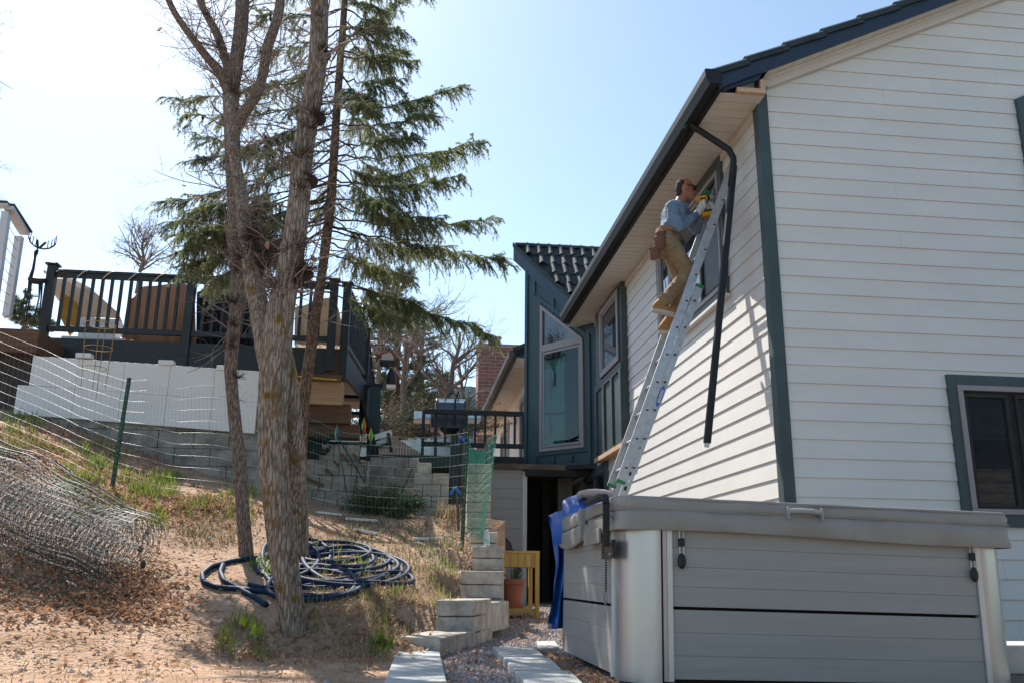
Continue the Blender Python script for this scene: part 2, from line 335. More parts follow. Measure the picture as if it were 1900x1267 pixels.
# eave soffit: panels with a groove between them
sp = MB(); sp.box((0, 0, 0), (0.455, 0.138, 0.012)); sp.box((0, 0.142, 0.004), (0.455, 0.150, 0.012)); sp.box((0, 0.153, 0), (0.455, 0.288, 0.012)); sme = sp.mesh('soffit_panel', M_SOFF)
y = 7.338
while y < HB+0.1:
    inst('soffit_panel', sme, house, Matrix.Translation((2.835, y, zs+0.001*rnd.uniform(-1, 1)))); y += 0.296
MB().box((2.84, 7.36, zs+0.022), (3.30, HB+0.1, zs+0.05)).build('soffit_backing', M_DARK, house)
MB().box((3.272, 7.62, zs-0.09), (3.312, HB, zs-0.004)).build('frieze_board', M_CREAM, house)
# fascia and gutter along the eave
MB().box((2.795, 7.22, zs-0.022), (2.832, HB+0.12, zs+0.17)).build('fascia', M_GUT, house)
G = [(2.79, 0.165), (2.79, 0.02), (2.705, 0.02), (2.690, 0.055), (2.672, 0.095), (2.667, 0.16), (2.655, 0.165), (2.655, 0.150), (2.660, 0.092), (2.680, 0.05), (2.698, 0.01), (2.796, 0.01), (2.796, 0.165)]
gu = MB(); gu.prism([(x, 7.20, zs+z) for x, z in G], (0, HB+0.12-7.20, 0)); gu.build('gutter', M_GUT, house)
MB().prism([(x, 7.19, zs+z) for x, z in [(2.793, 0.165), (2.793, 0.012), (2.70, 0.012), (2.683, 0.055), (2.664, 0.095), (2.658, 0.165)]], (0, 0.009, 0)).build('gutter_end_cap', M_GUT, house)
# rake: fascia, soffit, frieze
ra = MB(); Y0, Y1 = 7.24, 7.275
ra.prism([(2.80, Y0, rake_z(2.80)-0.01), (RX, Y0, rake_z(RX)), (RX, Y0, rake_z(RX)+0.16), (2.80, Y0, rake_z(2.80)+0.155)], (0, Y1-Y0, 0)); ra.build('rake_fascia', M_NAVY, house)
MB().prism([(2.86, Y1+0.002, rake_z(2.86)-0.035), (3.22, Y1+0.002, rake_z(3.22)-0.06), (3.28, Y1+0.002, rake_z(3.28)+0.01), (2.86, Y1+0.002, rake_z(2.86)+0.05)], (0, 0.03, 0)).build('return_fascia', M_NAVY, house)
MB().prism([(RX, Y0, rake_z(RX)), (14.4, Y0, rake_z(2.80)-0.01), (14.4, Y0, rake_z(2.80)+0.155), (RX, Y0, rake_z(RX)+0.16)], (0, Y1-Y0, 0)).build('rake_fascia', M_NAVY, house)
x = 3.34; k = 0
while x < 7.6:                                       # sloped soffit panels under the rake
    x2 = x+0.30; p = MB(); 
    for xa, xb in ((x, x+0.135), (x+0.14, x2-0.008)):
        p.prism([(xa, Y1+0.002, rake_z(xa)+0.012), (xb, Y1+0.002, rake_z(xb)+0.012), (xb, Y1+0.002, rake_z(xb)+0.02), (xa, Y1+0.002, rake_z(xa)+0.02)], (0, YC-Y1-0.02, 0))
    p.build('soffit_panel', M_SOFF, house); x = x2
MB().prism([(3.40, YC-0.055, rake_z(3.40)-0.105), (RX, YC-0.055, rake_z(RX)-0.105), (RX, YC-0.055, rake_z(RX)+0.008), (3.31, YC-0.055, rake_z(3.31)+0.008), (3.31, YC-0.055, rake_z(3.31)-0.06)], (0, 0.05, 0)).build('rake_frieze', M_CREAM, house)
MB().prism([(3.40, YC-0.068, rake_z(3.40)-0.022), (RX, YC-0.068, rake_z(RX)-0.022), (RX, YC-0.068, rake_z(RX)+0.009), (3.33, YC-0.068, rake_z(3.33)+0.009)], (0, 0.012, 0)).build('rake_trim_strip', M_SOFF, house)
MB().box((3.0, 7.285, zs+0.002), (3.29, 7.335, zs+0.052)).build('wood_block', M_LUMBER, house, bevel=0.002)
MB().box((3.24, 7.29, zs+0.053), (3.29, 7.335, zs+0.15)).build('wood_block', M_LUMBER, house, bevel=0.002)
# roof slabs, then the rake tiles and field tiles
def roof_top(x): return rake_z(x)+0.15
r = MB(); r.prism([(2.70, 7.26, roof_top(2.70)), (RX, 7.26, roof_top(RX)), (14.5, 7.26, roof_top(2.70)), (14.5, 7.26, roof_top(2.70)+0.03), (RX, 7.26, roof_top(RX)+0.03), (2.70, 7.26, roof_top(2.70)+0.03)], (0, HB-7.1, 0)); r.build('roof', M_TILE, house)
def s_tile(nm, L, wd, hgt, n=9, th=0.012):
    b = MB(); a = np.linspace(0, 1, n); pr = [(t*wd, hgt*(0.5-0.5*math.cos(2*math.pi*min(1, t/0.62)))*(1 if t < 0.62 else 0)) for t in a]
    top = np.array([[(x, 0, z+0.022), (x, L, z)] for x, z in pr]); bot = top-V((0, 0, th))
    b.grid(top); b.grid(bot[:, ::-1]); b.grid(np.array([[top[i, 0], bot[i, 0]] for i in range(n)])); return b.mesh(nm, M_TILE, smooth=False)
ct = MB(); ct.prism([(0, 0, 0), (0, 0.155, 0), (0, 0.155, 0.055), (0, 0.13, 0.08), (0, 0.03, 0.08), (0, 0, 0.055)], (0.46, 0, 0)); cme = ct.mesh('rake_tile', M_TILE)
uu = unit((1, 0, SL)); nn = unit((-SL, 0, 1)); x = 2.70; k = 0
while x < 7.8:
    o = V((x, 7.21, roof_top(x)-0.01)); tl = 0.055
    inst('rake_tile', cme, house, frame(o, unit(uu-nn*tl), (0, 1, 0), unit(nn+uu*tl))); x += 0.405
stm = s_tile('roof_tile', 0.44, 0.28, 0.06)
mm = MB(); base = [v.co for v in stm.vertices]; bv = np.array([list(q) for q in base]); bf = np.array([list(p.vertices) for p in stm.polygons])
for i in range(15):
    for j in range(28):
        x = 2.82+i*0.40; o = V((x, 7.40+j*0.28, roof_top(x)+0.015)); A = np.stack([V((0, 1, 0)), uu, nn])
        mm.add(bv @ A + o, bf)
mm.build('roof_tile_field', M_TILE, house, kind='stuff', recalc=False)

# ---- windows: o = lower corner on the wall, u along the wall, n out of the wall
def window(parent, o, u, n, W, H, panes, trim=(0.1, 0.1, 0.1, 0.1), trim_m=None, fr=0.05, fr_m=None, out=0.0, sash_dark=False):
    """panes: list of (x0, x1, z0, z1, material). trim: left, right, bottom, top widths"""
    o, u, n = V(o), unit(u), unit(n); z = V((0, 0, 1)); trim_m = trim_m or M_TRIM; fr_m = fr_m or M_FRAME
    P = lambda a, b, d: o+u*a+z*b+n*(d+out)
    f = MB()
    for a0, a1, b0, b1 in ((0, W, 0, fr), (0, W, H-fr, H), (0, fr, fr, H-fr), (W-fr, W, fr, H-fr)):
        f.obox(P(a0, b0, -0.02), u*(a1-a0), z*(b1-b0), n*0.062)
    fo = f.build('window', fr_m, parent, bevel=0.004)
    MB().obox(P(fr, fr, -0.02), u*(W-2*fr), z*(H-2*fr), n*0.0205).build('window_back', M_DARK, fo)
    l, r_, b, t = trim
    for nm, a0, a1, b0, b1 in (('trim', -l, 0, -b, H+t), ('trim', W, W+r_, -b, H+t), ('trim', 0, W, -b, 0), ('trim', 0, W, H, H+t)):
        if a1-a0 > 0.005 and b1-b0 > 0.005: MB().obox(P(a0, b0, -0.03), u*(a1-a0), z*(b1-b0), n*0.058).build('window_trim', trim_m, fo, bevel=0.003)
    for x0, x1, b0, b1, gm in panes:
        MB().obox(P(x0, b0, -0.018), u*(x1-x0), z*(b1-b0), n*0.022).build('pane', gm, fo)
        s = MB(); dk_ = gm is M_SCREEN or sash_dark
        for a0, a1, c0, c1 in ((x0-0.035, x1+0.035, b0-0.035, b0), (x0-0.035, x1+0.035, b1, b1+0.035), (x0-0.035, x0, b0, b1), (x1, x1+0.035, b0, b1)):
            s.obox(P(a0, c0, -0.018), u*(a1-a0), z*(c1-c0), n*0.045)
        s.build('sash', M_DARK if dk_ else fr_m, fo, bevel=0.003)
    return fo
U_S, N_S = V((0, -1, 0)), V((-1, 0, 0))           # along the side wall towards the viewer, out of it
def yS(px, py): return atX(px, py, XW-0.02)[1]
# big window behind the ladder
yA, yB = yS(1222, 520), yS(1338, 440); zb, zt = 3.03+HZ, 4.40+HZ
W = yA-yB
m1, m2 = yA-yS(1242, 520), yA-yS(1300, 500)
window(house, (XW, yA, zb), U_S, N_S, W, zt-zb, [(0.09, m1-0.04, 0.09, zt-zb-0.09, M_GLASSB), (m1+0.05, m2-0.045, 0.09, zt-zb-0.09, M_GLASSB), (m2+0.045, W-0.09, 0.09, zt-zb-0.09, M_SCREEN)], (0.09, 0.09, 0.09, 0.14))
MB().box((XW-0.055, yB-0.09, zb-0.125), (XW+0.02, yA+0.09, zb-0.092)).build('window_sill', M_SIDING, house)
# narrow window in a shallow projecting bay with board-and-batten below
bx = 3.20; y1, y0 = atX(1155, 700, bx)[1], 14.85
bo = MB(); bo.box((bx, y1, 2.0+HZ), (XW+0.02, y0, zs-0.003)); bo.build('bay_box', M_TRIM, house)
gy0, gy1 = atX(1118, 640, bx)[1], atX(1148, 640, bx)[1]
window(house, (bx, gy0+0.08, 3.30+HZ), U_S, N_S, gy0-gy1+0.16, 1.16, [(0.12, gy0-gy1+0.04, 0.12, 1.04, M_GLASSB)], (0.02, 0.02, 0.0, 0.03), fr=0.08)
MB().box((bx-0.03, y1-0.01, 3.14+HZ), (bx, y0+0.01, 3.26+HZ)).build('bay_trim', M_TRIM, house)
for yy in np.linspace(y1+0.06, y0-0.06, 4): MB().box((bx-0.035, yy-0.05, 2.06+HZ), (bx, yy+0.05, 3.139+HZ)).build('batten', M_TRIM, house)
MB().box((bx-0.05, y1-0.03, 1.93+HZ), (XW+0.01, y0+0.03, 2.0+HZ)).build('bay_sill', M_LUMBER, house)
# basement window
window(house, (XW, 16.3, 0.9+HZ), U_S, N_S, 1.75, 0.9, [(0.08, 0.8, 0.08, 0.82, M_GLASS), (0.9, 1.67, 0.08, 0.82, M_GLASS)], (0.1, 0.12, 0.1, 0.12), fr_m=M_TRIM)
# window in the front wall, low right, and the corner of one above
window(house, (5.02, YC+0.0, 0.60+HZ), (1, 0, 0), (0, -1, 0), 1.75, 1.18, [(0.09, 0.46, 0.08, 1.07, M_GLASS), (0.60, 1.0, 0.08, 1.07, M_GLASS), (1.08, 1.66, 0.08, 1.07, M_GLASS)], (0.085, 0.09, 0.105, 0.10), sash_dark=True)
uw = MB(); zA = 4.83+HZ
uw.prism([(6.07, YC-0.03, 3.3+HZ), (7.6, YC-0.03, 3.3+HZ), (7.6, YC-0.03, zA+0.72), (6.07, YC-0.03, zA)], (0, 0.04, 0)); uo = uw.build('window', M_TRIM, house)
MB().prism([(6.17, YC-0.035, 3.4+HZ), (7.5, YC-0.035, 3.4+HZ), (7.5, YC-0.035, zA+0.60), (6.17, YC-0.035, zA-0.03)], (0, 0.004, 0)).build('pane', M_GLASS, uo)
# ---- downspout hanging loose from its outlet
d0 = V((2.725, 8.02, zs+0.02)); e1 = atY(1279, 215, 7.98); e2 = atY(1287, 236, 7.98); e3 = atY(1352, 278, 7.86); e4 = atY(1361, 300, 7.86); e5 = atY(1312, 822, 7.86)
ds = MB(); pts = [d0, d0-V((0, 0, 0.05)), e1, e1*0.5+e2*0.5+V((-0.01, 0, 0)), e2, e2*0.9+e3*0.1, e2*0.1+e3*0.9, e3, e3*0.35+e4*0.65+V((0.012, 0, 0.0)), e4, e4*0.9+e5*0.1]
ds.tube(pts, 0.034, 12); ds.build('downspout_elbow', M_GUT, house, smooth=True)
dl = MB(); dl.bar(e4+V((0, 0, -0.05)), e5, 0.062, 0.056, (0, 1, 0)); dl.build('downspout', M_GUT, house, bevel=0.008)
MB().tube([e5+V((0, 0, 0.0)), e5+(e5-e4)*0.012], 0.024, 10).build('downspout_crimp', M_ALU, house)

# ================================================================== TEAL BAY WING
wing = thing('bay_wing', 'teal clad angled bay with tall glass panes and dark barrel tile roof', 'building', (2.9, 16.6, 0))
ta = math.radians(37); TP = V((3.28, 15.32, 0)); TD = V((-math.sin(ta), math.cos(ta), 0)); TN = V((-math.cos(ta), -math.sin(ta), 0))
def T(t, z, off=0.0): return TP+TD*t+TN*off+V((0, 0, z+HZ))
b = MB(); b.prism([T(-0.05, 1.97), T(1.82, 2.06), T(1.82, 6.16), T(-0.05, 4.47)], -TN*1.5); b.build('wall', M_TEAL, wing)
MB().prism([T(-0.05, 1.90, 0.01), T(1.83, 1.99, 0.01), T(1.83, 2.05, 0.01), T(-0.05, 1.965, 0.01)], -TN*1.5).build('floor_slab', M_DARK, wing)
for t0, za, zb_ in ((1.73, 2.07, 6.02), (1.52, 5.45, 5.83), (1.0, 4.96, 5.36), (0.55, 4.62, 4.95), (0.10, 2.0, 4.5), (1.45, 2.07, 2.22), (1.0, 2.07, 2.20), (0.55, 2.06, 2.18)):
    MB().obox(T(t0, za, 0.002), TD*0.07, V((0, 0, zb_-za)), TN*0.03).build('batten', M_TEAL, wing)
f = MB(); outl = [(1.37, 2.31), (0.255, 2.29), (0.255, 4.31), (1.36, 5.20)]
def ring(mb, pl, wd, d0, d1):
    c = np.mean(pl, axis=0)
    n = len(pl); inn = []
    for i in range(n):
        p, a, q = V(pl[i-1]), V(pl[i]), V(pl[(i+1) % n]); e1_, e2_ = unit(a-p), unit(q-a)
        n1, n2 = V((-e1_[1], e1_[0])), V((-e2_[1], e2_[0]))
        if np.dot(n1, c-a) < 0: n1 = -n1
        if np.dot(n2, c-a) < 0: n2 = -n2
        M_ = np.stack([n1, n2]); inn.append(a+np.linalg.solve(M_, V((wd, wd))))
    for i in range(n):
        j = (i+1) % n; mb.prism([T(*pl[i], d0), T(*pl[j], d0), T(*inn[j], d0), T(*inn[i], d0)], TN*(d1-d0))
    return inn
inn = ring(f, outl, 0.06, 0.0, 0.05)
f.prism([T(1.315, 4.23, 0), T(0.30, 4.23, 0), T(0.30, 4.37, 0), T(1.315, 4.37, 0)], TN*0.047)
wf = f.build('window', M_FRAME, wing, bevel=0.004)
s1 = MB(); p1 = ring(s1, [(1.30, 4.385), (0.32, 4.385), (0.32, 4.39), (1.30, 5.10)], 0.004, 0.0, 0.03)
s2 = MB(); p2 = ring(s2, [(1.30, 2.38), (0.33, 2.37), (0.33, 4.22), (1.30, 4.22)], 0.045, 0.0, 0.035); s2.build('sash', M_FRAME, wf)
MB().prism([T(1.30, 4.385, 0.004), T(0.335, 4.385, 0.004), T(1.30, 5.125, 0.004)], TN*0.006).build('pane', M_GLASSB, wf)
MB().prism([T(*q, 0.036) for q in p2], TN*0.004).build('pane', M_CLEAR, wf)
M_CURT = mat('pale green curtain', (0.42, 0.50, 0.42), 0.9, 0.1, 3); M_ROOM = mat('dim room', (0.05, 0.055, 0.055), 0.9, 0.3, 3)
MB().prism([T(1.27, 2.42, 0.003), T(0.36, 2.42, 0.003), T(0.36, 4.2, 0.003), T(1.27, 4.2, 0.003)], TN*0.002).build('room_plate', M_ROOM, wf)  # thin dark plate, the room's dimness put into its colour
cu_ = MB(); tt = np.linspace(1.26, 0.74, 60); cu_.grid(np.array([[T(t_, z_, 0.014+0.009*math.sin(t_*75)) for z_ in (2.42, 3.0, 4.05)] for t_ in tt])); cu_.build('curtain', M_CURT, wf, smooth=True, recalc=False)
bar_ = MB(); bar_.bar(T(1.25, 3.02, 0.028), T(0.74, 2.98, 0.028), 0.008, 0.03); bar_.build('curtain_bar', M_BLACK, wf)
sc_ = MB()
for zc in (3.55, 2.75):
    for s_ in (-1, 1):
        for k_ in (0.05, 0.10): sc_.tube([T(1.08+s_*k_*math.sin(a_)*0.5, zc+k_*2.2*math.cos(a_)*0.5+s_*0.05, 0.03) for a_ in np.linspace(0, 5.2, 14)], 0.004, 4)
    sc_.tube([T(1.08, zc-0.3, 0.03), T(1.08, zc+0.3, 0.03)], 0.004, 4)
sc_.build('scroll_ironwork', M_BLACK, wf, kind='stuff')
tr = MB(); ring(tr, [(1.44, 2.24), (0.15, 2.22), (0.15, 4.30), (0.20, 4.42), (1.43, 5.40)], 0.075, 0.0, 0.028); tr.build('window_trim', M_TEAL, wf)
# roof: plane falling towards the viewer, rake above the clad wall
RZ0, RS = 6.65+HZ, 1.18
def rp(x, y, lift=0.0): return V((x, y, RZ0+RS*(y-17.0)+lift))
def rakeX(y): return 3.265-0.6*(y-15.3)/0.8
MB().prism([rp(rakeX(14.9), 14.9, -0.06), rp(rakeX(17.0), 17.0, -0.06), rp(5.2, 17.0, -0.06), rp(5.2, 14.9, -0.06)], (0, 0, 0.05)).build('roof', M_TILE, wing)
MB().prism([rp(2.35, 17.0, -0.06), rp(2.35, 17.5, -1.3), rp(5.2, 17.5, -1.3), rp(5.2, 17.0, -0.06)], (0, 0, 0.05)).build('roof', M_TILE, wing)
fa = MB(); fa.prism([rp(rakeX(y)-0.01, y, l) for y, l in ((14.95, -0.34), (17.02, -0.34), (17.02, -0.05), (14.95, -0.05))], TN*-0.035); fa.build('rake_fascia', mat('blue grey rake board', (0.028, 0.062, 0.098), 0.5, 0.1, 3), wing)
MB().prism([rp(rakeX(y)-0.02, y, l) for y, l in ((14.95, -0.05), (17.03, -0.05), (17.03, 0.05), (14.95, 0.05))], TN*-0.06).build('rake_flashing', M_TILE, wing)
MB().prism([rp(rakeX(16.72)+0.02, 16.72, -0.34), rp(rakeX(17.02)+0.02, 17.02, -0.34), rp(2.5, 17.02, -0.60), rp(2.5, 16.8, -0.60)], (0, 0, 0.012)).build('soffit', M_SOFF, wing)
M_TILE2 = mat('weathered dark tile', (0.055, 0.062, 0.066), 0.75, 0.25, 8, 0.2, 70, spec=0.15)
st2 = MB()
a = np.linspace(0, 1, 12); pr = [(t*0.228, 0.062*math.sin(math.pi*min(1, t/0.62)) if t < 0.62 else 0.0) for t in a]
top = np.array([[(x, 0, z+0.03), (x, 0.44, z)] for x, z in pr]); st2.grid(top); st2.grid((top-V((0, 0, 0.014)))[:, ::-1]); st2.grid(np.array([[top[i, 0], top[i, 0]-V((0, 0, 0.03))] for i in range(12)])); t2m = st2.mesh('roof_tile', M_TILE2, smooth=False)
vd = unit((0, 1, RS)); vn = unit((0, -RS, 1))
for k in range(8):
    for i in range(14):
        y = 17.0-0.37*(k+1)/math.hypot(1, RS); x = 1.95+i*0.228+0.02*(k % 2)
        if x < rakeX(y+0.1)-0.0 or x > 4.3: continue
        inst('roof_tile', t2m, wing, frame(rp(x, y, 0.0), (1, 0, 0), vd, vn))
rc = MB(); rc.prism([(0, 0.07*math.cos(t), 0.07*math.sin(t)) for t in np.linspace(-0.2, math.pi+0.2, 9)], (0.40, 0, 0)); rcm = rc.mesh('ridge_tile', M_TILE2)
for i in range(8): inst('ridge_tile', rcm, wing, frame(rp(2.0+i*0.35, 17.0, 0.0), unit((1, 0, 0.035)), (0, 1, 0), (0, 0, 1)))
# lower storey under the bay: a lap-sided wall, a dark undercroft with posts
lw = MB(); lw.box((1.46, 16.02, -0.1), (2.06, 16.12, 1.90+HZ)); lw.build('lower_wall', M_SIDING, wing)
lb = MB(); lb.prism([(0, 0, 0), (0, -0.016, 0.0), (0, -0.004, 0.19), (0, 0, 0.19)], (0.60, 0, 0)); lbm = lb.mesh('siding_board', mat('grey shed siding', (0.40, 0.375, 0.36), 0.6, 0.05, 3))
for k in range(14): inst('siding_board', lbm, wing, Matrix.Translation((1.46, 16.018, -0.05+k*0.178)))
MB().box((2.062, 16.0, -0.1), (2.14, 16.12, 1.90+HZ)).build('corner_board', M_SIDING, wing)
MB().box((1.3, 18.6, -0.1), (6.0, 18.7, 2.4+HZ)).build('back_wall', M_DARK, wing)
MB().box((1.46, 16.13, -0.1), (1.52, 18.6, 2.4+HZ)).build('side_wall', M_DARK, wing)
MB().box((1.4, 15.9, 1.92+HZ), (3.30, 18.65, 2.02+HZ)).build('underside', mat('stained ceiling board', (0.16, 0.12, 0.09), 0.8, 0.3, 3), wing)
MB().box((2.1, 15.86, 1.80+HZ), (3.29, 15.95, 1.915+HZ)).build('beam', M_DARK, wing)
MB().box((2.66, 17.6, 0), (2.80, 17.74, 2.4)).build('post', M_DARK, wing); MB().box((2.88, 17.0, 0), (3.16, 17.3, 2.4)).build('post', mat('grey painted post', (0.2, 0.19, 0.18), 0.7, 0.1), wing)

# ================================================================== REAR HOUSE
rear = thing('rear_house', 'distant cream-eaved house section with brick chimney behind the deck rail', 'house', (4, 24, 0))
MB().box((2.95, 20.1, 0), (7, 31, 5.0+HZ)).build('wall', M_SIDING, rear)
for i, yy in enumerate(np.arange(19.95, 31, 0.5)): MB().box((2.39, yy, 5.0+HZ), (2.96, yy+0.485, 5.02+HZ)).build('soffit_panel', M_SOFF, rear)
MB().box((2.34, 19.9, 4.95+HZ), (2.39, 31, 5.17+HZ)).build('fascia', M_GUT, rear)
MB().box((2.22, 19.9, 5.03+HZ), (2.34, 31, 5.17+HZ)).build('gutter', mat('brown gutter', (0.07, 0.06, 0.06), 0.4, 0.1), rear)
MB().prism([(2.30, 19.9, 5.14+HZ), (7, 19.9, 7.2+HZ), (7, 19.9, 7.3+HZ), (2.30, 19.9, 5.24+HZ)], (0, 11, 0)).build('roof', M_TILE, rear)
MB().prism([(2.36, 19.88, 5.0+HZ), (5, 19.88, 6.2+HZ), (5, 19.88, 6.0+HZ), (3.1, 19.88, 5.0+HZ)], (0, 0.015, 0)).build('rake_fascia', M_NAVY, rear)
window(rear, (2.95, 23.4, 2.9+HZ), U_S, N_S, 2.6, 1.7, [(0.1, 1.2, 0.1, 1.6, M_GLASS), (1.4, 2.5, 0.1, 1.6, M_GLASS)], (0.12, 0.12, 0.1, 0.1), trim_m=M_FRAME)
window(rear, (2.95, 28.4, 2.2+HZ), U_S, N_S, 2.2, 2.3, [(0.1, 1.0, 0.1, 2.2, M_GLASS), (1.2, 2.1, 0.1, 2.2, M_GLASS)], (0.12, 0.12, 0.1, 0.1), trim_m=M_FRAME)
def brick_mat(name, c1, c2, mo, sx, sy):
    m = mat(name, c1, 0.9, 0.1); t = m.node_tree; N = t.nodes; b = N['Principled BSDF']; br = N.new('ShaderNodeTexBrick'); tc = N.new('ShaderNodeTexCoord'); mp = N.new('ShaderNodeMapping')
    mp.inputs['Rotation'].default_value = (math.pi/2, 0, 0); br.inputs['Scale'].default_value = sx; br.inputs['Color1'].default_value = (*c1, 1); br.inputs['Color2'].default_value = (*c2, 1); br.inputs['Mortar'].default_value = (*mo, 1)
    br.inputs['Brick Width'].default_value = 0.45; br.inputs['Row Height'].default_value = 0.14; br.inputs['Mortar Size'].default_value = 0.012
    t.links.new(tc.outputs['Object'], mp.inputs[0]); t.links.new(mp.outputs[0], br.inputs[0]); t.links.new(br.outputs[0], b.inputs['Base Color']); return m
ch = MB(); ca, cb = atY(886, 760, 33), atY(950, 645, 33)
ch.box((ca[0], 33, 3.0), (cb[0]+0.35, 34.2, cb[2]-0.03)); cho = ch.build('chimney', brick_mat('red chimney brick', (0.22, 0.09, 0.07), (0.16, 0.07, 0.06), (0.25, 0.2, 0.18), 1, 1), rear)
MB().box((ca[0]-0.05, 32.95, cb[2]-0.03), (cb[0]+0.4, 34.25, cb[2]+0.12)).build('chimney_cap', mat('pinkish cap', (0.3, 0.17, 0.15), 0.9, 0.1), cho)
fl = atY(923, 645, 33.5); MB().lathe([(0.12, 0), (0.12, 0.32), (0.17, 0.34), (0.17, 0.42), (0.10, 0.44)], fl, n=14).build('flue', mat('blue grey flue', (0.15, 0.22, 0.27), 0.5, 0.1, metal=0.3), cho)
fl = atY(905, 648, 33.5); MB().lathe([(0.16, 0), (0.16, 0.14), (0.12, 0.15)], fl, n=14).build('flue', M_BLOCKL, cho)

# ================================================================== NEIGHBOUR'S WALL AND FENCE (mirrored in the front window)
nb = thing('neighbour_house', 'brown stone-coursed neighbouring house across the yard', 'house', (9, -7, 0)); M_NST = mat('brown stone courses', (0.20, 0.165, 0.13), 0.9, 0.35, 3, 0.4, 20, stretch=(1, 1, 5))
MB().box((3.5, -9, 0), (20, -6.6, 4.2)).build('wall', mat('stone joint', (0.08, 0.07, 0.06), 0.9, 0.2), nb)
sm = MB().box((0, 0, 0), (1, 0.06, 0.26)).mesh('stone_course', M_NST)
for k in range(15):
    xx = 3.5
    while xx < 19: L_ = rnd.uniform(0.6, 1.6); inst('stone_course', sm, nb, frame((xx, -6.6, 0.02+k*0.278), (L_-0.02, 0, 0), (0, 1, 0), (0, 0, 1))); xx += L_
MB().prism([(3, -6.0, 4.1), (3, -9.5, 6.2), (3, -9.5, 6.35), (3, -6.0, 4.25)], (17.5, 0, 0)).build('roof', M_TILE, nb)
nf = thing('board_fence', 'tan board fence in front of the brown neighbouring house', 'fence', (8, -3.4, 0)); bm_ = MB().box((0, 0, 0), (0.14, 0.02, 1.05)).mesh('board', wood_mat('tan fence boards', (0.30, 0.22, 0.13), (0.42, 0.33, 0.2), 'z'))
for k in range(60): inst('board', bm_, nf, Matrix.Translation((5.0+k*0.145, -3.4, 0.0)))
# ================================================================== HOT TUB
M_TUBP = mat('grey tub cladding', (0.335, 0.32, 0.30), 0.5, 0.05, 3, 0.12, 60, stretch=(0.4, 0.4, 6))
M_TUBC = mat('silver corner panel', (0.46, 0.455, 0.45), 0.3, 0.04, 2, metal=0.6)
M_VYL = mat('grey vinyl cover', (0.285, 0.265, 0.24), 0.5, 0.08, 5, 0.15, 120)
M_ALT = mat('brushed strip', (0.62, 0.62, 0.62), 0.4, 0.05, metal=0.4)
TW, TDp, THb = 2.07, 1.75, 0.70
tub = thing('hot_tub', 'grey panelled hot tub with a thick vinyl cover beside the path', 'hot tub', (2.0, 5.2, 0.0))
_ty, _tr = math.radians(2.0), math.radians(-1.2)
TU = V((math.cos(_ty)*math.cos(_tr), math.sin(_ty)*math.cos(_tr), math.sin(_tr))); TV = V((0.004, 1, 0)); TZ = np.cross(TU, TV)
TO = V((1.03, 4.34, 0.02))
def B(a, b, c): return TO+TU*a+TV*b+TZ*c
def tbox(mb, p, q): return mb.obox(B(*p), TU*(q[0]-p[0]), TV*(q[1]-p[1]), TZ*(q[2]-p[2]))
CR = 0.19
x = MB(); tbox(x, (0.10, 0.10, -0.02), (TW-0.10, TDp-0.05, THb+0.12)); x.build('shell', M_DARK, tub)
# front: two panels divided by a dark gap, each of narrow boards; strips at the ends
def boards(lo, hi, n, a0, a1, face):
    hgt = (hi-lo)/n
    for i in range(n):
        m_ = MB(); z0_, z1_ = lo+i*hgt+0.0003, lo+(i+1)*hgt-0.0003
        if face == 'f': tbox(m_, (a0, 0.012, z0_), (a1, 0.06, z1_))
        else: tbox(m_, (0.012, a0, z0_), (0.06, a1, z1_))
        m_.build('cabinet_board', M_TUBP, tub, bevel=0.0015)
boards(0.03, 0.350, 3, CR+0.075, TW-CR+0.02, 'f'); boards(0.364, 0.74, 4, CR+0.075, TW-CR+0.02, 'f')
boards(0.03, 0.350, 3, CR+0.01, TDp-0.05, 's'); boards(0.364, 0.74, 4, CR+0.01, TDp-0.05, 's')
for a0, a1, m_ in ((CR+0.012, CR+0.022, M_BLACK), (CR+0.024, CR+0.044, M_TUBC), (CR+0.046, CR+0.073, M_ALT)):
    q = MB(); tbox(q, (a0, -0.004 if m_ is not M_BLACK else 0.006, 0.02), (a1, 0.05, 0.76)); q.build('trim_strip', m_, tub)
q = MB(); tbox(q, (TW-CR+0.022, -0.002, 0.02), (TW-CR+0.05, 0.05, 0.76)); q.build('trim_strip', M_ALT, tub)
q = MB(); tbox(q, (-0.002, CR-0.012, 0.02), (0.05, CR+0.008, 0.76)); q.build('trim_strip', M_ALT, tub)
def corner(cx_, cy_, a0, a1, r, nm='corner_panel'):
    q = MB(); an = np.linspace(a0, a1, 17)
    q.grid(np.array([[B(cx_+r*math.cos(t), cy_+r*math.sin(t), z_) for z_ in (0.01, 0.38, 0.77)] for t in an])); return q.build(nm, M_TUBC, tub, smooth=True)
corner(CR+0.012, CR-0.012, math.pi, 1.5*math.pi, CR)
corner(TW-CR+0.05, CR, 1.5*math.pi, 2*math.pi, CR)
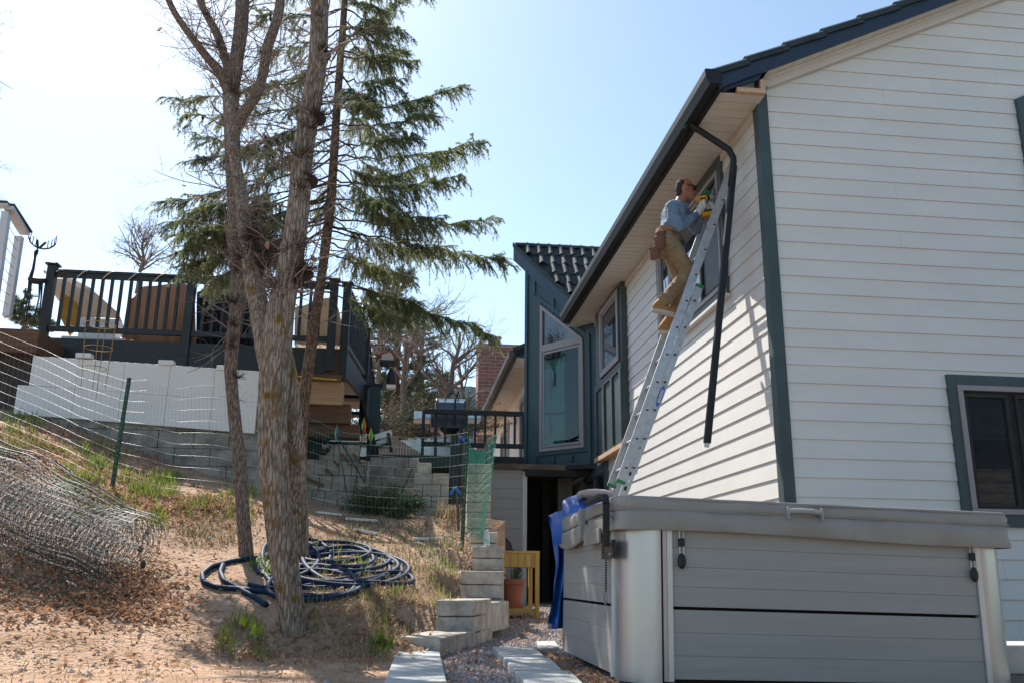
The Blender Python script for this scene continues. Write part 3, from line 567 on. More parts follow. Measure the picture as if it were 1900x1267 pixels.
# cover: padded lid with a skirt, slightly larger than the shell, folded in two halves
def rrect(x0, x1, y0, y1, r, n=6):
    P = []
    for cx_, cy_, s in ((x1-r, y0+r, -0.5), (x1-r, y1-r, 0), (x0+r, y1-r, 0.5), (x0+r, y0+r, 1.0)):
        for i in range(n+1): t = math.pi*(s+0.5*i/n); P.append((cx_+r*math.cos(t), cy_+r*math.sin(t)))
    return P
def lid(x0, x1, y0, y1, z_lo, z_hi, r, sag=0.012):
    q = MB(); base = np.array(rrect(x0, x1, y0, y1, r, 7)); base2 = []
    for i in range(len(base)):      # resample the outline so that cloth can ripple
        p, p2 = base[i], base[(i+1) % len(base)]; L_ = np.linalg.norm(p2-p); k = max(1, int(L_/0.06))
        for j in range(k): base2.append(p+(p2-p)*j/k)
    base = np.array(base2); c_ = base.mean(0); lev = [(z_lo, 0.004), (z_lo+0.012, 0.006), (z_lo+0.06, 0.0), (z_lo+0.10, 0.004), (z_lo+0.104, -0.003), (z_lo+0.108, 0.004), (z_hi-0.025, 0.0), (z_hi-0.006, -0.012), (z_hi, -0.03)]
    R_ = []
    for k, (z_, o_) in enumerate(lev):
        row = []
        for i, p in enumerate(base):
            d = p-c_; d = d/np.linalg.norm(d); wob = 0.006*math.sin(p[0]*9+z_*30)+0.004*math.sin(p[1]*17+k)+0.004*math.sin(p[0]*23+p[1]*11)
            dz = sag*math.sin(p[0]*2.3+0.6)*(1 if k < 2 else 0.3)
            row.append(B(*(p+d*(o_+wob*(1 if k < 7 else 0.3))), z_+dz))
        row.append(row[0]); R_.append(row)
    q.grid(np.array(R_)); top = [B(*(c_+(p-c_)*0.5), z_hi+0.02) for p in base]; top.append(top[0]); cen = [B(*c_, z_hi+0.03)]*len(top)
    q.grid(np.array([R_[-1], top, cen])); return q
lid(-0.012, TW+0.055, -0.03, TDp+0.03, 0.715, 0.885, 0.07).build('cover', M_VYL, tub, smooth=True)
tp_ = [B(*p_, 0.881) for p_ in rrect(0.0, TW+0.043, -0.018, TDp+0.018, 0.07, 8)]; tp_.append(tp_[0]); MB().tube(tp_, 0.0075, 8, cap=False).build('rim_bead', M_VYL, tub, smooth=True)  # bead added along the cover's top edge to catch a sunlit rim
tp_ = [B(*p_, 0.822+0.002*math.sin(p_[0]*9)) for p_ in rrect(-0.0165, TW+0.0595, -0.0345, TDp+0.0345, 0.07, 8)]; tp_.append(tp_[0]); MB().tube(tp_, 0.0028, 6, cap=False).build('seam', M_VYL, tub, smooth=True)
# the padded lid's folded side: two slumped pillows of vinyl, a flap and a strap
def pillow(y0, y1, zc, h_, d_):
    m_ = MB(); R_ = []
    for t in np.linspace(0, 1, 20):
        e_ = math.sin(math.pi*min(1, max(0, t*1.0)))**0.35 if 0 < t < 1 else 0.0; yy = y0+(y1-y0)*t; row = []
        for a_ in np.linspace(0, 2*math.pi, 17): row.append(B(-0.012-d_*e_*(0.55+0.45*math.cos(a_))*(1+0.12*math.sin(t*13+a_)), yy, zc+0.012*math.sin(t*5+y0*3)+h_*0.5*(0.3+0.7*e_)*math.sin(a_)-0.02*t))
        R_.append(row)
    m_.grid(np.array(R_)); return m_.build('cover_fold', M_VYL, tub, smooth=True)
pillow(0.10, 0.80, 0.755, 0.105, 0.022); pillow(0.72, 1.74, 0.745, 0.115, 0.030); pillow(0.12, 1.74, 0.845, 0.075, 0.016)
fl = MB(); tbox(fl, (-0.045, 0.30, 0.665), (-0.032, 0.72, 0.745)); fl.build('cover_flap', M_VYL, tub, bevel=0.004)
q = MB(); tbox(q, (-0.055, 0.78, 0.70), (-0.02, 0.83, 0.88)); q.build('strap', M_VYL, tub, bevel=0.004)
hb = MB(); hb.bar(B(0.86, -0.036, 0.805), B(0.86, -0.036, 0.868), 0.045, 0.008, TU); hb.bar(B(1.04, -0.036, 0.803), B(1.04, -0.036, 0.865), 0.045, 0.008, TU); hb.tube([B(0.86, -0.042, 0.842), B(0.89, -0.055, 0.845), B(0.94, -0.058, 0.846), B(0.99, -0.055, 0.845), B(1.04, -0.042, 0.84)], 0.013, 8); hb.build('handle', mat('pale vinyl strap', (0.36, 0.345, 0.33), 0.45, 0.06, 8), tub, smooth=False)
def latch(a, z_, dep):
    s = MB(); s.bar(B(a-0.010, dep-0.006, z_+0.01), B(a-0.010, dep-0.006, z_-0.11), 0.008, 0.004, TU); s.bar(B(a+0.010, dep-0.006, z_+0.01), B(a+0.010, dep-0.006, z_-0.11), 0.008, 0.004, TU); so_ = s.build('latch_strap', M_ALT, tub)
    k = MB(); k.bar(B(a, dep-0.008, z_-0.025), B(a, dep-0.008, z_-0.065), 0.032, 0.012); k.build('buckle', M_BLACK, so_, bevel=0.003)
    d = MB(); d.ball(B(a-0.002, dep-0.014, z_-0.135), (0.022, 0.012, 0.038), 16, 10); dm = d.build('lock_disc', M_BLACK, so_, smooth=False)
latch(CR+0.12, 0.715, 0.0); latch(TW-CR-0.0, 0.70, 0.0)
# cover lifter: black arm bent over the corner with its mounting plate, chain and ring
ar = MB(); pts = [B(-0.05, 0.10, 0.64), B(-0.05, 0.10, 0.76), B(-0.05, 0.10, 0.85), B(-0.05, 0.13, 0.893), B(-0.05, 0.2, 0.905), B(-0.05, 0.62, 0.895)]
for i in range(len(pts)-1): ar.bar(pts[i], pts[i+1]+(pts[i+1]-pts[i])*0.02, 0.02, 0.034, TU)
ar.build('lifter_arm', M_BLACK, tub, bevel=0.004)
pl = MB(); tbox(pl, (-0.022, 0.06, 0.585), (-0.010, 0.34, 0.675)); plo = pl.build('lifter_plate', M_BLACK, tub)
for yy in (0.12, 0.30):
    for zz in (0.60, 0.66): MB().lathe([(0.008, 0), (0.008, 0.006), (0.004, 0.008)], B(-0.022, yy, zz), -TU, 10).build('bolt', M_STEEL, plo)
chn = MB()
for i in range(13): chn.ball(B(-0.02, 0.235, 0.58-i*0.013), 0.006, 6, 5)
chn.build('chain', M_BLACK, tub); MB().tube([B(-0.022, 0.235+0.03*math.cos(t), 0.39+0.032*math.sin(t)) for t in np.linspace(0, 2*math.pi, 20)], 0.003, 6).build('ring', M_STEEL, tub)
MB().tube([B(-0.022, 0.235, 0.355), B(-0.022, 0.235, 0.27)], 0.003, 6).build('ring_tail', M_STEEL, tub)
cs = tag(MB().box((TO[0]+2.2, 5.0, 0.0), (4.9, 5.35, 0.16)).build('step', M_SLAB, bevel=0.01), 'pale low step beside the right end of the hot tub', 'step')

# ================================================================== BLUE TARP behind the tub
M_TARP = mat('blue tarp', (0.012, 0.095, 0.36), 0.32, 0.2, 5, 0.3, 14, spec=0.6)
tp = thing('tarp', 'crumpled blue tarp hanging down behind the hot tub cover', 'tarp', (1.0, 6.15, 0))
Yt = 6.16; rows = []
prof = [(1018, 955, 1046, 953), (1022, 975, 1047, 972), (1028, 1000, 1046, 1000), (1031, 1050, 1046, 1050), (1026, 1090, 1046, 1090), (1019, 1130, 1045, 1130), (1016, 1166, 1042, 1166)]
def dens(P, k): 
    t = np.linspace(0, len(P)-1, k); P = np.array(P, float); i = np.minimum(t.astype(int), len(P)-2); f = (t-i)[:, None]; return P[i]*(1-f)+P[i+1]*f
for j, (xa, ya, xb, yb) in enumerate(dens(prof, 26)):
    row = []
    for i in range(12):
        u = i/11; p = atY(xa+(xb-xa)*u, ya+(yb-ya)*u, Yt); row.append(p+V((0, 0.05*math.sin(u*9+j*0.25)+0.02*math.sin(j*0.9+u*4), 0)))
    for u in np.linspace(0.05, 1, 6): row.append(row[11]+V((0.2*u, 0.05*math.sin(u*6+j*.3), 0)))
    rows.append(row)
tb_ = MB(); tb_.grid(np.array(rows)); tb_.build('hanging_sheet', M_TARP, tp, smooth=True, recalc=False)
rows = []
topl = [(1020, 955), (1040, 948), (1047, 933), (1060, 918), (1072, 913), (1090, 913), (1120, 917)]
for j, (xa, ya) in enumerate(dens(topl, 24)):
    a_ = atY(xa, ya, 6.05); rows.append([a_+V((0.012*math.sin(j*1.3+k), -0.05*k+0.06, -0.02*k+0.012*math.sin(j*0.8+k*1.9)-0.004*k*k)) for k in range(6)])
t2 = MB(); t2.grid(np.array(rows)); t2.build('top_sheet', M_TARP, tp, smooth=True, recalc=False)
for px, py, Y in ((1073, 922, 5.99), (1019, 1160, Yt-0.09)): MB().lathe([(0.006, 0), (0.016, 0.002), (0.016, 0.004), (0.006, 0.006)], atY(px, py, Y)+V((0, -0.03, 0)), (0, -1, 0), 14).build('grommet', M_STEEL, tp)
cl_ = MB(); cl_.ball(atY(1105, 916, 6.0), (0.13, 0.1, 0.035), 14, 8); tag(cl_.build('cloth_bundle', mat('pinkish cloth', (0.42, 0.33, 0.30), 0.8, 0.1, 6), smooth=True), 'pinkish folded cloth lying on the blue tarp', 'cloth')

# ================================================================== EXTENSION LADDER
YL = 8.30
lad = thing('extension_ladder', 'long aluminium extension ladder with green end caps leaning on the wall', 'ladder', (1.9, 8.5, 0))
fly0, fly1 = atY(1152, 893, YL), atY(1362, 302, YL)
bs0, bs1 = atY(1156, 921, YL), atY(1299, 531, YL)
# extrapolate the base to the ground
bd = unit(bs1-bs0); bs0 = bs0-bd*(bs0[2]/bd[2]); fd = unit(fly1-fly0)
nrm = unit(np.cross(bd, (0, 1, 0)))            # across the rail, in the plane of the picture
if nrm[0] < 0: nrm = -nrm
WDT, RWf, RWb = 0.42, 0.082, 0.076
def rail(p, q, y, wdt, sgn, off):
    r_ = MB(); d_ = q-p; a_ = p+nrm*off
    r_.obox(a_-nrm*wdt/2+V((0, y, 0)), nrm*wdt, (0, 0.004*sgn, 0), d_)
    for s_ in (-1, 1): r_.obox(a_+nrm*(s_*wdt/2-0.0015)+V((0, y, 0)), nrm*0.003, (0, 0.03*sgn, 0), d_)
    return r_.build('rail', M_ALU, lad, bevel=0.001)
# the two sections sit side by side: fly towards the yard, base towards the wall
fo = 0.0
for y_, s_ in ((0.0, 1), (WDT, -1)): rail(fly0, fly1, y_, RWf, s_, 0.0); rail(bs0, bs1, y_+(0.012 if s_ > 0 else -0.012), RWb, s_, 0.0)
def cap(p, y, wdt): c_ = MB(); c_.obox(p-nrm*(wdt/2+0.004)+V((0, y-0.006, 0))-fd*0.012, nrm*(wdt+0.008), (0, 0.045, 0), fd*0.028); c_.build('end_cap', M_GREEN, lad, bevel=0.003)
for y_ in (0.0, WDT-0.036): cap(bs1, y_, RWb); cap(fly0, y_, RWf)
topc = atY(1338, 335, YL); 
c_ = MB(); c_.obox(topc-nrm*0.06+V((0, 0.36, 0)), nrm*0.06, (0, 0.05, 0), fd*0.04); c_.build('end_cap', M_GREEN, lad, bevel=0.003)
def rungs(px, py, px2, py2, lo, hi, nm):
    p, q = atY(px, py, YL), atY(px2, py2, YL); stp = (q-p)/5
    for k in range(lo, hi):
        c_ = p+stp*k; r_ = MB(); r_.lathe([(0.017, -0.004), (0.017, WDT+0.004)], c_, (0, 1, 0), 12); ro = r_.build('rung', M_ALU, lad, smooth=False)
        e_ = MB(); an = np.linspace(math.pi, 2*math.pi, 9); e_.prism([c_+V((0.015*math.cos(t), -0.0055, 0.017*math.sin(t))) for t in an], (0, 0.003, 0)); e_.build('rung_end', M_BLACK, ro)
mk = lambda x, y: (1100+x/3.52, 600+y/3.52)
rungs(*mk(550, 22), *mk(218, 935), -6, 6, 'fly'); rungs(*mk(602, 22), *mk(268, 935), -1, 9, 'base')
# maker's oval decal and smaller stickers on the base rail
LBL = atY(1226, 734, YL); ld = fd; lt = nrm
M_BLUE = mat('decal blue', (0.02, 0.12, 0.5), 0.4, 0.02); M_WHITE = mat('decal white', (0.8, 0.8, 0.8), 0.4, 0.02)
an = np.linspace(0, 2*math.pi, 33)[:-1]
dc = MB(); dc.prism([LBL+ld*0.112*math.cos(t)+lt*0.026*math.sin(t)+V((0, 0.0085, 0)) for t in an], (0, 0.002, 0)); dco = dc.build('decal', M_BLUE, lad)
an2 = V([(0.075, 0.0), (0.06, 0.014), (-0.06, 0.014), (-0.075, 0), (-0.06, -0.014), (0.06, -0.014)]); MB().prism([LBL+ld*a_+lt*b_+V((0, 0.0075, 0)) for a_, b_ in an2], (0, 0.0006, 0)).build('decal_panel', M_WHITE, dco)
fc = bpy.data.curves.new('lettering', 'FONT'); fc.body = 'WERNER'; fc.size = 0.033; fc.align_x = 'CENTER'; fc.align_y = 'CENTER'; fc.extrude = 0.0003; fc.materials.append(M_BLACK)
tx = bpy.data.objects.new('lettering', bpy.data.meshes.new_from_object(bpy.data.objects.new('lettering_curve', fc))); COL.objects.link(tx); tx.parent = dco; tx.matrix_basis = frame(LBL+V((0, 0.0066, 0)), ld, unit(np.cross((0, -1, 0), ld)), (0, -1, 0))
for px, py, a_, b_, m_ in ((1170, 878, 0.035, 0.022, M_BLACK), (1161, 905, 0.04, 0.026, M_BLACK), (1188, 830, 0.02, 0.012, M_BLACK), (1167, 892, 0.03, 0.02, M_WHITE), (1278, 561, 0.012, 0.005, M_BLACK), (1262, 640, 0.02, 0.006, M_BLACK)):
    s_ = atY(px, py, YL); MB().obox(s_-ld*a_/2-lt*b_/2+V((0, 0.0085, 0)), ld*a_, lt*b_, (0, 0.002, 0)).build('sticker', m_, lad)

# ================================================================== PAVERS, BLOCK STEPS, GRAVEL EDGE
def paver(poly, zt, th, label, m_=M_SLAB, name='paver', cat='paving slab'):
    P = [V((p[0], p[1], zt)) for p in poly]; return tag(MB().prism(P, (0, 0, -th)).build(name, m_, bevel=0.008), label, cat, None)
q = lambda px, py, z: atZ(px, py, z)
paver([q(738, 1201, .045), q(815, 1204, .045), q(829, 1262, .045), q(712, 1266, .045)], 0.045, 0.06, 'large pale concrete slab at the foot of the block steps')
paver([q(703, 1275, .04), q(835, 1271, .04), q(850, 1400, .04), q(680, 1400, .04)], 0.04, 0.06, 'pale slab nearest the viewer below the block steps')
paver([q(914, 1199, .05), q(989, 1199, .05), q(1011, 1216, .05), q(933, 1216, .05)], 0.05, 0.055, 'farthest and smallest of the pale stepping slabs on the gravel')
paver([q(934, 1218.5, .05), q(1020, 1218.5, .05), q(1043, 1240.5, .05), q(954, 1240.5, .05)], 0.05, 0.055, 'middle one of the pale stepping slabs on the gravel')
paver([q(955, 1243, .05), q(1059, 1243, .05), q(1092, 1275, .05), q(984, 1275, .05)], 0.05, 0.055, 'wide pale stepping slab closest to the hot tub corner')
paver([q(995, 1190, .02), q(1030, 1189, .02), q(1038, 1201, .02), q(1001, 1203, .02)], 0.025, 0.03, 'thin broken slab at the back corner of the hot tub')
wl = thing('block_wall', 'stepped wall of pale cast blocks climbing beside the gravel path', 'retaining wall', (0.6, 8, 0))
def blk(p, a, b, hgt, z_hi, m_=M_BLOCKL):   # p = front left corner on plan, a and b plan vectors
    p, a, b = V((*p, 0)), V((*a, 0)), V((*b, 0)); p[2] = z_hi-hgt
    j = 0.004; MB().obox(p+a*0.004+b*0.004, a*0.992, b*0.992, (0, 0, hgt-j)).build('block', m_, wl, bevel=0.012)
# bottom blocks are turned, upper ones run straight back
blk((-0.02, 6.22), (0.265, -0.19), (0.30, 0.92), 0.13, 0.128)
z2 = atY(878, 1112, 6.85)[2]
for k in range(2): blk((0.235, 6.87), (0.285, 0.0), (0.20, 0.66), 0.118, z2-k*0.12)
blk((0.26, 6.80), (0.26, 0.1), (0.22, 0.7), 0.12, z2-0.24); blk((0.5, 7.2), (0.1, 0.0), (0.33, 0.9), 0.24, z2-0.03)
z3 = atY(935, 1058, 8.0)[2]
for k in range(5): blk((0.485, 8.0), (0.385, 0.0), (0.03, 0.95), 0.118, z3-k*0.12)
z4 = atY(936, 1012, 9.0)[2]
for k in range(7): blk((0.66, 9.0), (0.32, 0.0), (0.0, 0.78), 0.118, z4-k*0.12)
z5 = atY(924, 986, 9.8)[2]
for k in range(8): blk((0.69, 9.8), (0.305, 0.0), (0.0, 0.68), 0.12, z5-k*0.122)
z6 = atY(914, 961, 10.5)[2]
for k in range(10): blk((0.70, 10.5), (0.30, 0.0), (0.0, 0.5), 0.118, z6-k*0.12)
for k in range(18): blk((0.73, 11.1), (0.30, 0.0), (0.0, 0.5), 0.118, atY(914, 860, 11.1)[2]-k*0.12)
# water bottle and little mat of cloth by the wall
bt = thing('water_bottle', 'clear small plastic water bottle standing on a pale block', 'bottle', tuple(V((*atY(903, 1008, 9.72)[:2], z4+0.002))))
bp_ = V((atY(903, 1008, 9.6)[0], 9.60, z4-0.002))
M_PET = mat('clear bottle plastic', (0.62, 0.66, 0.68), 0.12, 0.05, 5, spec=0.6); bt.location = bp_; OFF[bt.name] = Vector(bp_)
MB().lathe([(0.0, 0), (0.032, 0.001), (0.034, 0.02), (0.031, 0.06), (0.034, 0.1), (0.033, 0.125), (0.014, 0.165), (0.014, 0.178)], bp_, n=16).build('bottle_body', M_PET, bt, smooth=True)
MB().lathe([(0.0345, 0.05), (0.0345, 0.095)], bp_, n=16).build('bottle_label', mat('bottle wrapper', (0.35, 0.6, 0.5), 0.5, 0.5, 30), bt); MB().lathe([(0.016, 0.176), (0.016, 0.192)], bp_, n=12).build('bottle_cap', M_WHITE, bt)

# ================================================================== PLANTER with pot under it
YPL = 10.6
M_YW = wood_mat('yellow planter wood', (0.42, 0.25, 0.06), (0.58, 0.38, 0.12), 'z'); M_YWX = wood_mat('yellow planter rail', (0.42, 0.25, 0.06), (0.56, 0.37, 0.12), 'x')
gp = 0.05
pz1, pz0 = atY(999, 1021, YPL)[2], atY(999, 1052, YPL)[2]; xr = atY(1000, 1040, YPL)[0]; xl = xr-0.62
pt = thing('raised_planter', 'yellow wooden raised planter box on legs beside the block wall', 'planter', (xr-0.3, YPL+0.3, gp))
for i in range(7):
    xx = xl+0.04+i*0.083; MB().box((xx, YPL+0.01, pz0), (xx+0.079, YPL+0.03, pz1-0.03)).build('board', M_YW, pt, bevel=0.002)
for i in range(5):
    yy = YPL+0.05+i*0.105; MB().box((xr-0.03, yy, pz0), (xr-0.01, yy+0.1, pz1-0.03)).build('board', M_YW, pt, bevel=0.002)
MB().box((xl, YPL-0.006, pz1-0.03), (xr+0.01, YPL+0.05, pz1-0.004)).build('rim', M_YWX, pt, bevel=0.002); MB().box((xr-0.045, YPL+0.05, pz1-0.03), (xr+0.01, YPL+0.62, pz1-0.004)).build('rim', M_YWX, pt, bevel=0.002)
MB().box((xl, YPL+0.58, pz0), (xr, YPL+0.6, pz1-0.02)).build('back_board', M_YWX, pt); MB().box((xl+0.03, YPL+0.03, pz0), (xr-0.03, YPL+0.58, pz0+0.14)).build('soil', M_GBED, pt)
for xx, yy in ((xr-0.045, YPL-0.012), (xr-0.045, YPL+0.58), (xl, YPL-0.012), (xl, YPL+0.58)): MB().box((xx, yy, gp), (xx+0.05, yy+0.045, pz1-0.032)).build('leg', M_YW, pt, bevel=0.002)
sz = atY(980, 1137, YPL)[2]
MB().box((xl+0.05, YPL, sz), (xr-0.05, YPL+0.03, sz+0.05)).build('shelf_rail', M_YWX, pt)
for i in range(5): MB().box((xl+0.05, YPL+0.04+i*0.11, sz+0.03), (xr-0.05, YPL+0.14+i*0.11, sz+0.05)).build('shelf_slat', M_YWX, pt)
M_TERRA = mat('terracotta', (0.36, 0.13, 0.075), 0.8, 0.12, 8, 0.1, 60)
pc = V((atY(952, 1125, YPL+0.25)[0], YPL+0.25, sz+0.052))
po = thing('terracotta_pot', 'terracotta pot with spiky green leaves on the planter shelf', 'plant pot', tuple(pc))
MB().lathe([(0.0, 0), (0.125, 0), (0.135, 0.035), (0.115, 0.036)], pc, n=24).build('saucer', M_TERRA, po)
MB().lathe([(0.0, 0.01), (0.095, 0.012), (0.135, 0.27), (0.148, 0.272), (0.15, 0.33), (0.138, 0.33), (0.13, 0.29), (0, 0.285)], pc, n=28).build('pot', M_TERRA, po, smooth=False)
sp_ = MB()
for i in range(16):
    a_ = rnd.uniform(0, 6.28); L_ = rnd.uniform(0.16, 0.27); le = rnd.uniform(0.1, 0.75); d_ = V((math.cos(a_)*le, math.sin(a_)*le, 1)); d_ = unit(d_); s_ = unit(np.cross(d_, (0.3, 0.2, 1)))
    b_ = pc+V((0.03*math.cos(a_), 0.03*math.sin(a_), 0.28)); sp_.add([b_-s_*0.014, b_+s_*0.014, b_+d_*L_*0.6+s_*0.011, b_+d_*L_+V((0, 0, -0.02)), b_+d_*L_*0.6-s_*0.011], [(0, 1, 2, 3, 4)])
sp_.build('leaves', mat('aloe green', (0.10, 0.17, 0.09), 0.5, 0.2, 10), po, recalc=False)
# rolled mats leaning by the shed wall
mt_ = MB()
for k in range(4):
    a_ = atY(915+k*6, 975+k*14, 12.4+0.02*k); mt_.prism([a_, a_+V((0.25, 0, -0.22)), a_+V((0.28, 0.02, -0.32)), a_+V((0.0, 0.02, -0.06))], (0, 0.25, 0.02))
tag(mt_.build('mat_stack', mat('dark striped cloth', (0.07, 0.065, 0.085), 0.9, 0.5, 20)), 'dark striped mats stacked against the grey shed wall', 'mats')
# ================================================================== UPPER DECK on the slope
YD = 12.0
deck = thing('deck', 'dark painted deck with baluster railing standing high on the slope', 'deck', (-3, 14, 2.5))
px0 = [-4.96, -3.08, -1.145]; zf = 3.05+HZ; zc = 4.08+HZ
def post(x, y, z0, z1, parent, s=0.11, m_=M_DECK):
    p = MB(); p.box((x-s/2, y-s/2, z0), (x+s/2, y+s/2, z1-0.06)); po_ = p.build('post', m_, parent, bevel=0.004)
    c_ = MB(); c_.box((x-s/2-0.025, y-s/2-0.025, z1-0.06), (x+s/2+0.025, y+s/2+0.025, z1-0.035)); t_ = s/2+0.01
    c_.add([(x-t_, y-t_, z1-0.035), (x+t_, y-t_, z1-0.035), (x+t_, y+t_, z1-0.035), (x-t_, y+t_, z1-0.035), (x, y, z1)], [(0, 1, 4), (1, 2, 4), (2, 3, 4), (3, 0, 4)]); c_.build('post_cap', m_, po_)
bal = MB().box((-0.019, -0.019, 0), (0.019, 0.019, 1)).mesh('baluster', M_DECK)
def rail_run(parent, p, q, zr_lo, zr_hi, n, base=True):
    p, q = V(p), V(q); d = q-p
    MB().bar(p+V((0, 0, zr_hi)), q+V((0, 0, zr_hi)), 0.07, 0.04).build('top_rail', M_DECK, parent, bevel=0.004)
    MB().bar(p+V((0, 0, zr_hi-0.06)), q+V((0, 0, zr_hi-0.06)), 0.035, 0.06).build('rail', M_DECK, parent)
    MB().bar(p+V((0, 0, zr_lo)), q+V((0, 0, zr_lo)), 0.05, 0.075).build('bottom_rail', M_DECK, parent, bevel=0.004)
    for i in range(n):
        c_ = p+d*(i+1)/(n+1); inst('baluster', bal, parent, frame(c_+V((0, 0, zr_lo+0.03)), (1, 0, 0), (0, 1, 0), (0, 0, zr_hi-zr_lo-0.07)))
post(px0[0]+0.03, YD, 1.6+HZ, zc+0.03, deck); post(px0[1], YD, 2.68+HZ, zc, deck); post(px0[2], YD, 2.72+HZ, zc, deck)
zr, zb_ = 3.98+HZ, 3.17+HZ
rail_run(deck, (px0[0]+0.08, YD, 0), (px0[1]-0.055, YD, 0), zb_, zr, 13); rail_run(deck, (px0[1]+0.055, YD, 0), (px0[2]-0.055, YD, 0), zb_, zr, 13)
f_ = MB(); f_.box((px0[0]+0.0, YD-0.02, 2.69+HZ), (px0[1]-0.056, YD+0.02, 3.04+HZ)); f_.build('fascia', M_DECK, deck); f_ = MB(); f_.box((px0[1]+0.056, YD-0.02, 2.69+HZ), (px0[2]-0.056, YD+0.02, 3.04+HZ)); f_.build('fascia', M_DECK, deck)
for i in range(30):
    y = YD+0.03+i*0.145; MB().box((px0[0]-0.02, y, zf-0.03), (-0.95, y+0.14, zf)).build('deck_board', M_DECK, deck)
# right-hand end: railing going back, with stairs falling away behind it
xr_ = -0.97; post(xr_, YD+0.08, 2.62+HZ, zc-0.02, deck); 
p1 = V((xr_, 12.14, 0)); p2 = V((-0.78, 14.2, 0)); post(p2[0], p2[1], 2.2+HZ, 3.98+HZ, deck)
rail_run(deck, p1, p2, zb_, zr, 15)
MB().prism([V((p1[0]+0.01, p1[1], 2.69+HZ)), V((p2[0]+0.01, p2[1], 2.69+HZ)), V((p2[0]+0.01, p2[1], 3.04+HZ)), V((p1[0]+0.01, p1[1], 3.04+HZ))], (0.035, 0, 0)).build('fascia', M_DECK, deck)
p3 = V((-0.62, 16.4, 0)); post(p3[0], p3[1], 0.9+HZ, 3.0+HZ, deck)
d_ = p3-p2
MB().bar(p2+V((0, 0, 3.9+HZ)), p3+V((0, 0, 2.85+HZ)), 0.07, 0.05).build('stair_rail', M_DECK, deck); MB().bar(p2+V((0, 0, 3.2+HZ)), p3+V((0, 0, 2.15+HZ)), 0.05, 0.07).build('stair_rail', M_DECK, deck)
for i in range(11):
    t = (i+1)/12; c_ = p2+d_*t; inst('baluster', bal, deck, frame(c_+V((0, 0, 3.2+HZ-1.05*t)), (1, 0, 0), (0, 1, 0), (0, 0, 0.72)))
MB().prism([p2+V((0.02, 0, 2.6+HZ)), p3+V((0.02, 0, 1.4+HZ)), p3+V((0.02, 0, 1.75+HZ)), p2+V((0.02, 0, 3.02+HZ))], (0.04, 0, 0)).build('stair_stringer', M_DECK, deck)
for i in range(6):
    t = (i+0.5)/6; c_ = p2+d_*t; MB().box((c_[0]-0.9, c_[1]-0.15, 2.9+HZ-1.2*t), (c_[0]+0.01, c_[1]+0.15, 2.95+HZ-1.2*t)).build('stair_tread', M_DECK, deck)
# heavy timbers under the right corner
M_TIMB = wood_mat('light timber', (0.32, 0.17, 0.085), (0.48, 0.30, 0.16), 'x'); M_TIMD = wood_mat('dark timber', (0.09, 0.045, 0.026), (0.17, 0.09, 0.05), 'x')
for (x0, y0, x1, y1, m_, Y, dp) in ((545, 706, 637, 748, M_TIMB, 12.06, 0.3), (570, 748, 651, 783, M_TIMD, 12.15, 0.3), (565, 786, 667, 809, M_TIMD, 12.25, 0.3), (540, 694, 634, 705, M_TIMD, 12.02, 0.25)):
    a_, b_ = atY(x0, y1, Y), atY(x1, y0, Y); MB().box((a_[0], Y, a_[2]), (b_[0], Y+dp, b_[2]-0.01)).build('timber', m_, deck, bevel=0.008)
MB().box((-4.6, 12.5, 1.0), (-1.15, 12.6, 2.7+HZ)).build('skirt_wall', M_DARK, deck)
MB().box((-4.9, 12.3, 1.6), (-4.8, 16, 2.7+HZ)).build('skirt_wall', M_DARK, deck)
MB().tube([atY(545, 697, 11.96), atY(575, 700, 11.95), atY(607, 703, 11.96), atY(625, 704, 11.98)], 0.012, 6).build('yellow_strap', mat('yellow strap', (0.55, 0.36, 0.02), 0.5, 0.1), deck)
# rope light wound along the rail
rp_ = MB(); M_ROPE = mat('clear rope light', (0.55, 0.46, 0.36), 0.3, 0.1, 20, spec=0.6)
def wind(p, q, turns, z, r=0.055):
    P = []; n = turns*10
    for i in range(n+1):
        t = i/n; a_ = t*turns*2*math.pi; c_ = V(p)*(1-t)+V(q)*t; s = unit(np.cross(V(q)-V(p), (0, 0, 1))); P.append(c_+s*r*math.cos(a_)+V((0, 0, z-0.03+r*math.sin(a_))))
    rp_.tube(P, 0.009, 6)
wind((px0[0]+0.1, YD, 0), (px0[1]-0.1, YD, 0), 5, zr); wind((px0[1]+0.1, YD, 0), (px0[2]-0.1, YD, 0), 5, zr)
P = []
for i in range(90):
    t = i/89; c_ = (p1*(1-t/0.5)+p2*(t/0.5)+V((0, 0, zr))) if t < 0.5 else (p2*(1-(t-.5)/.5)+p3*((t-.5)/.5)+V((0, 0, 3.9+HZ-1.05*(t-.5)/.5))); P.append(c_+V((0.06*math.cos(i*0.9)+0.03, 0, 0.06*math.sin(i*0.9))))
rp_.tube(P, 0.009, 6); tag(rp_.build('rope_light', M_ROPE, smooth=True), 'clear rope light wound around the dark deck rail', 'rope light')
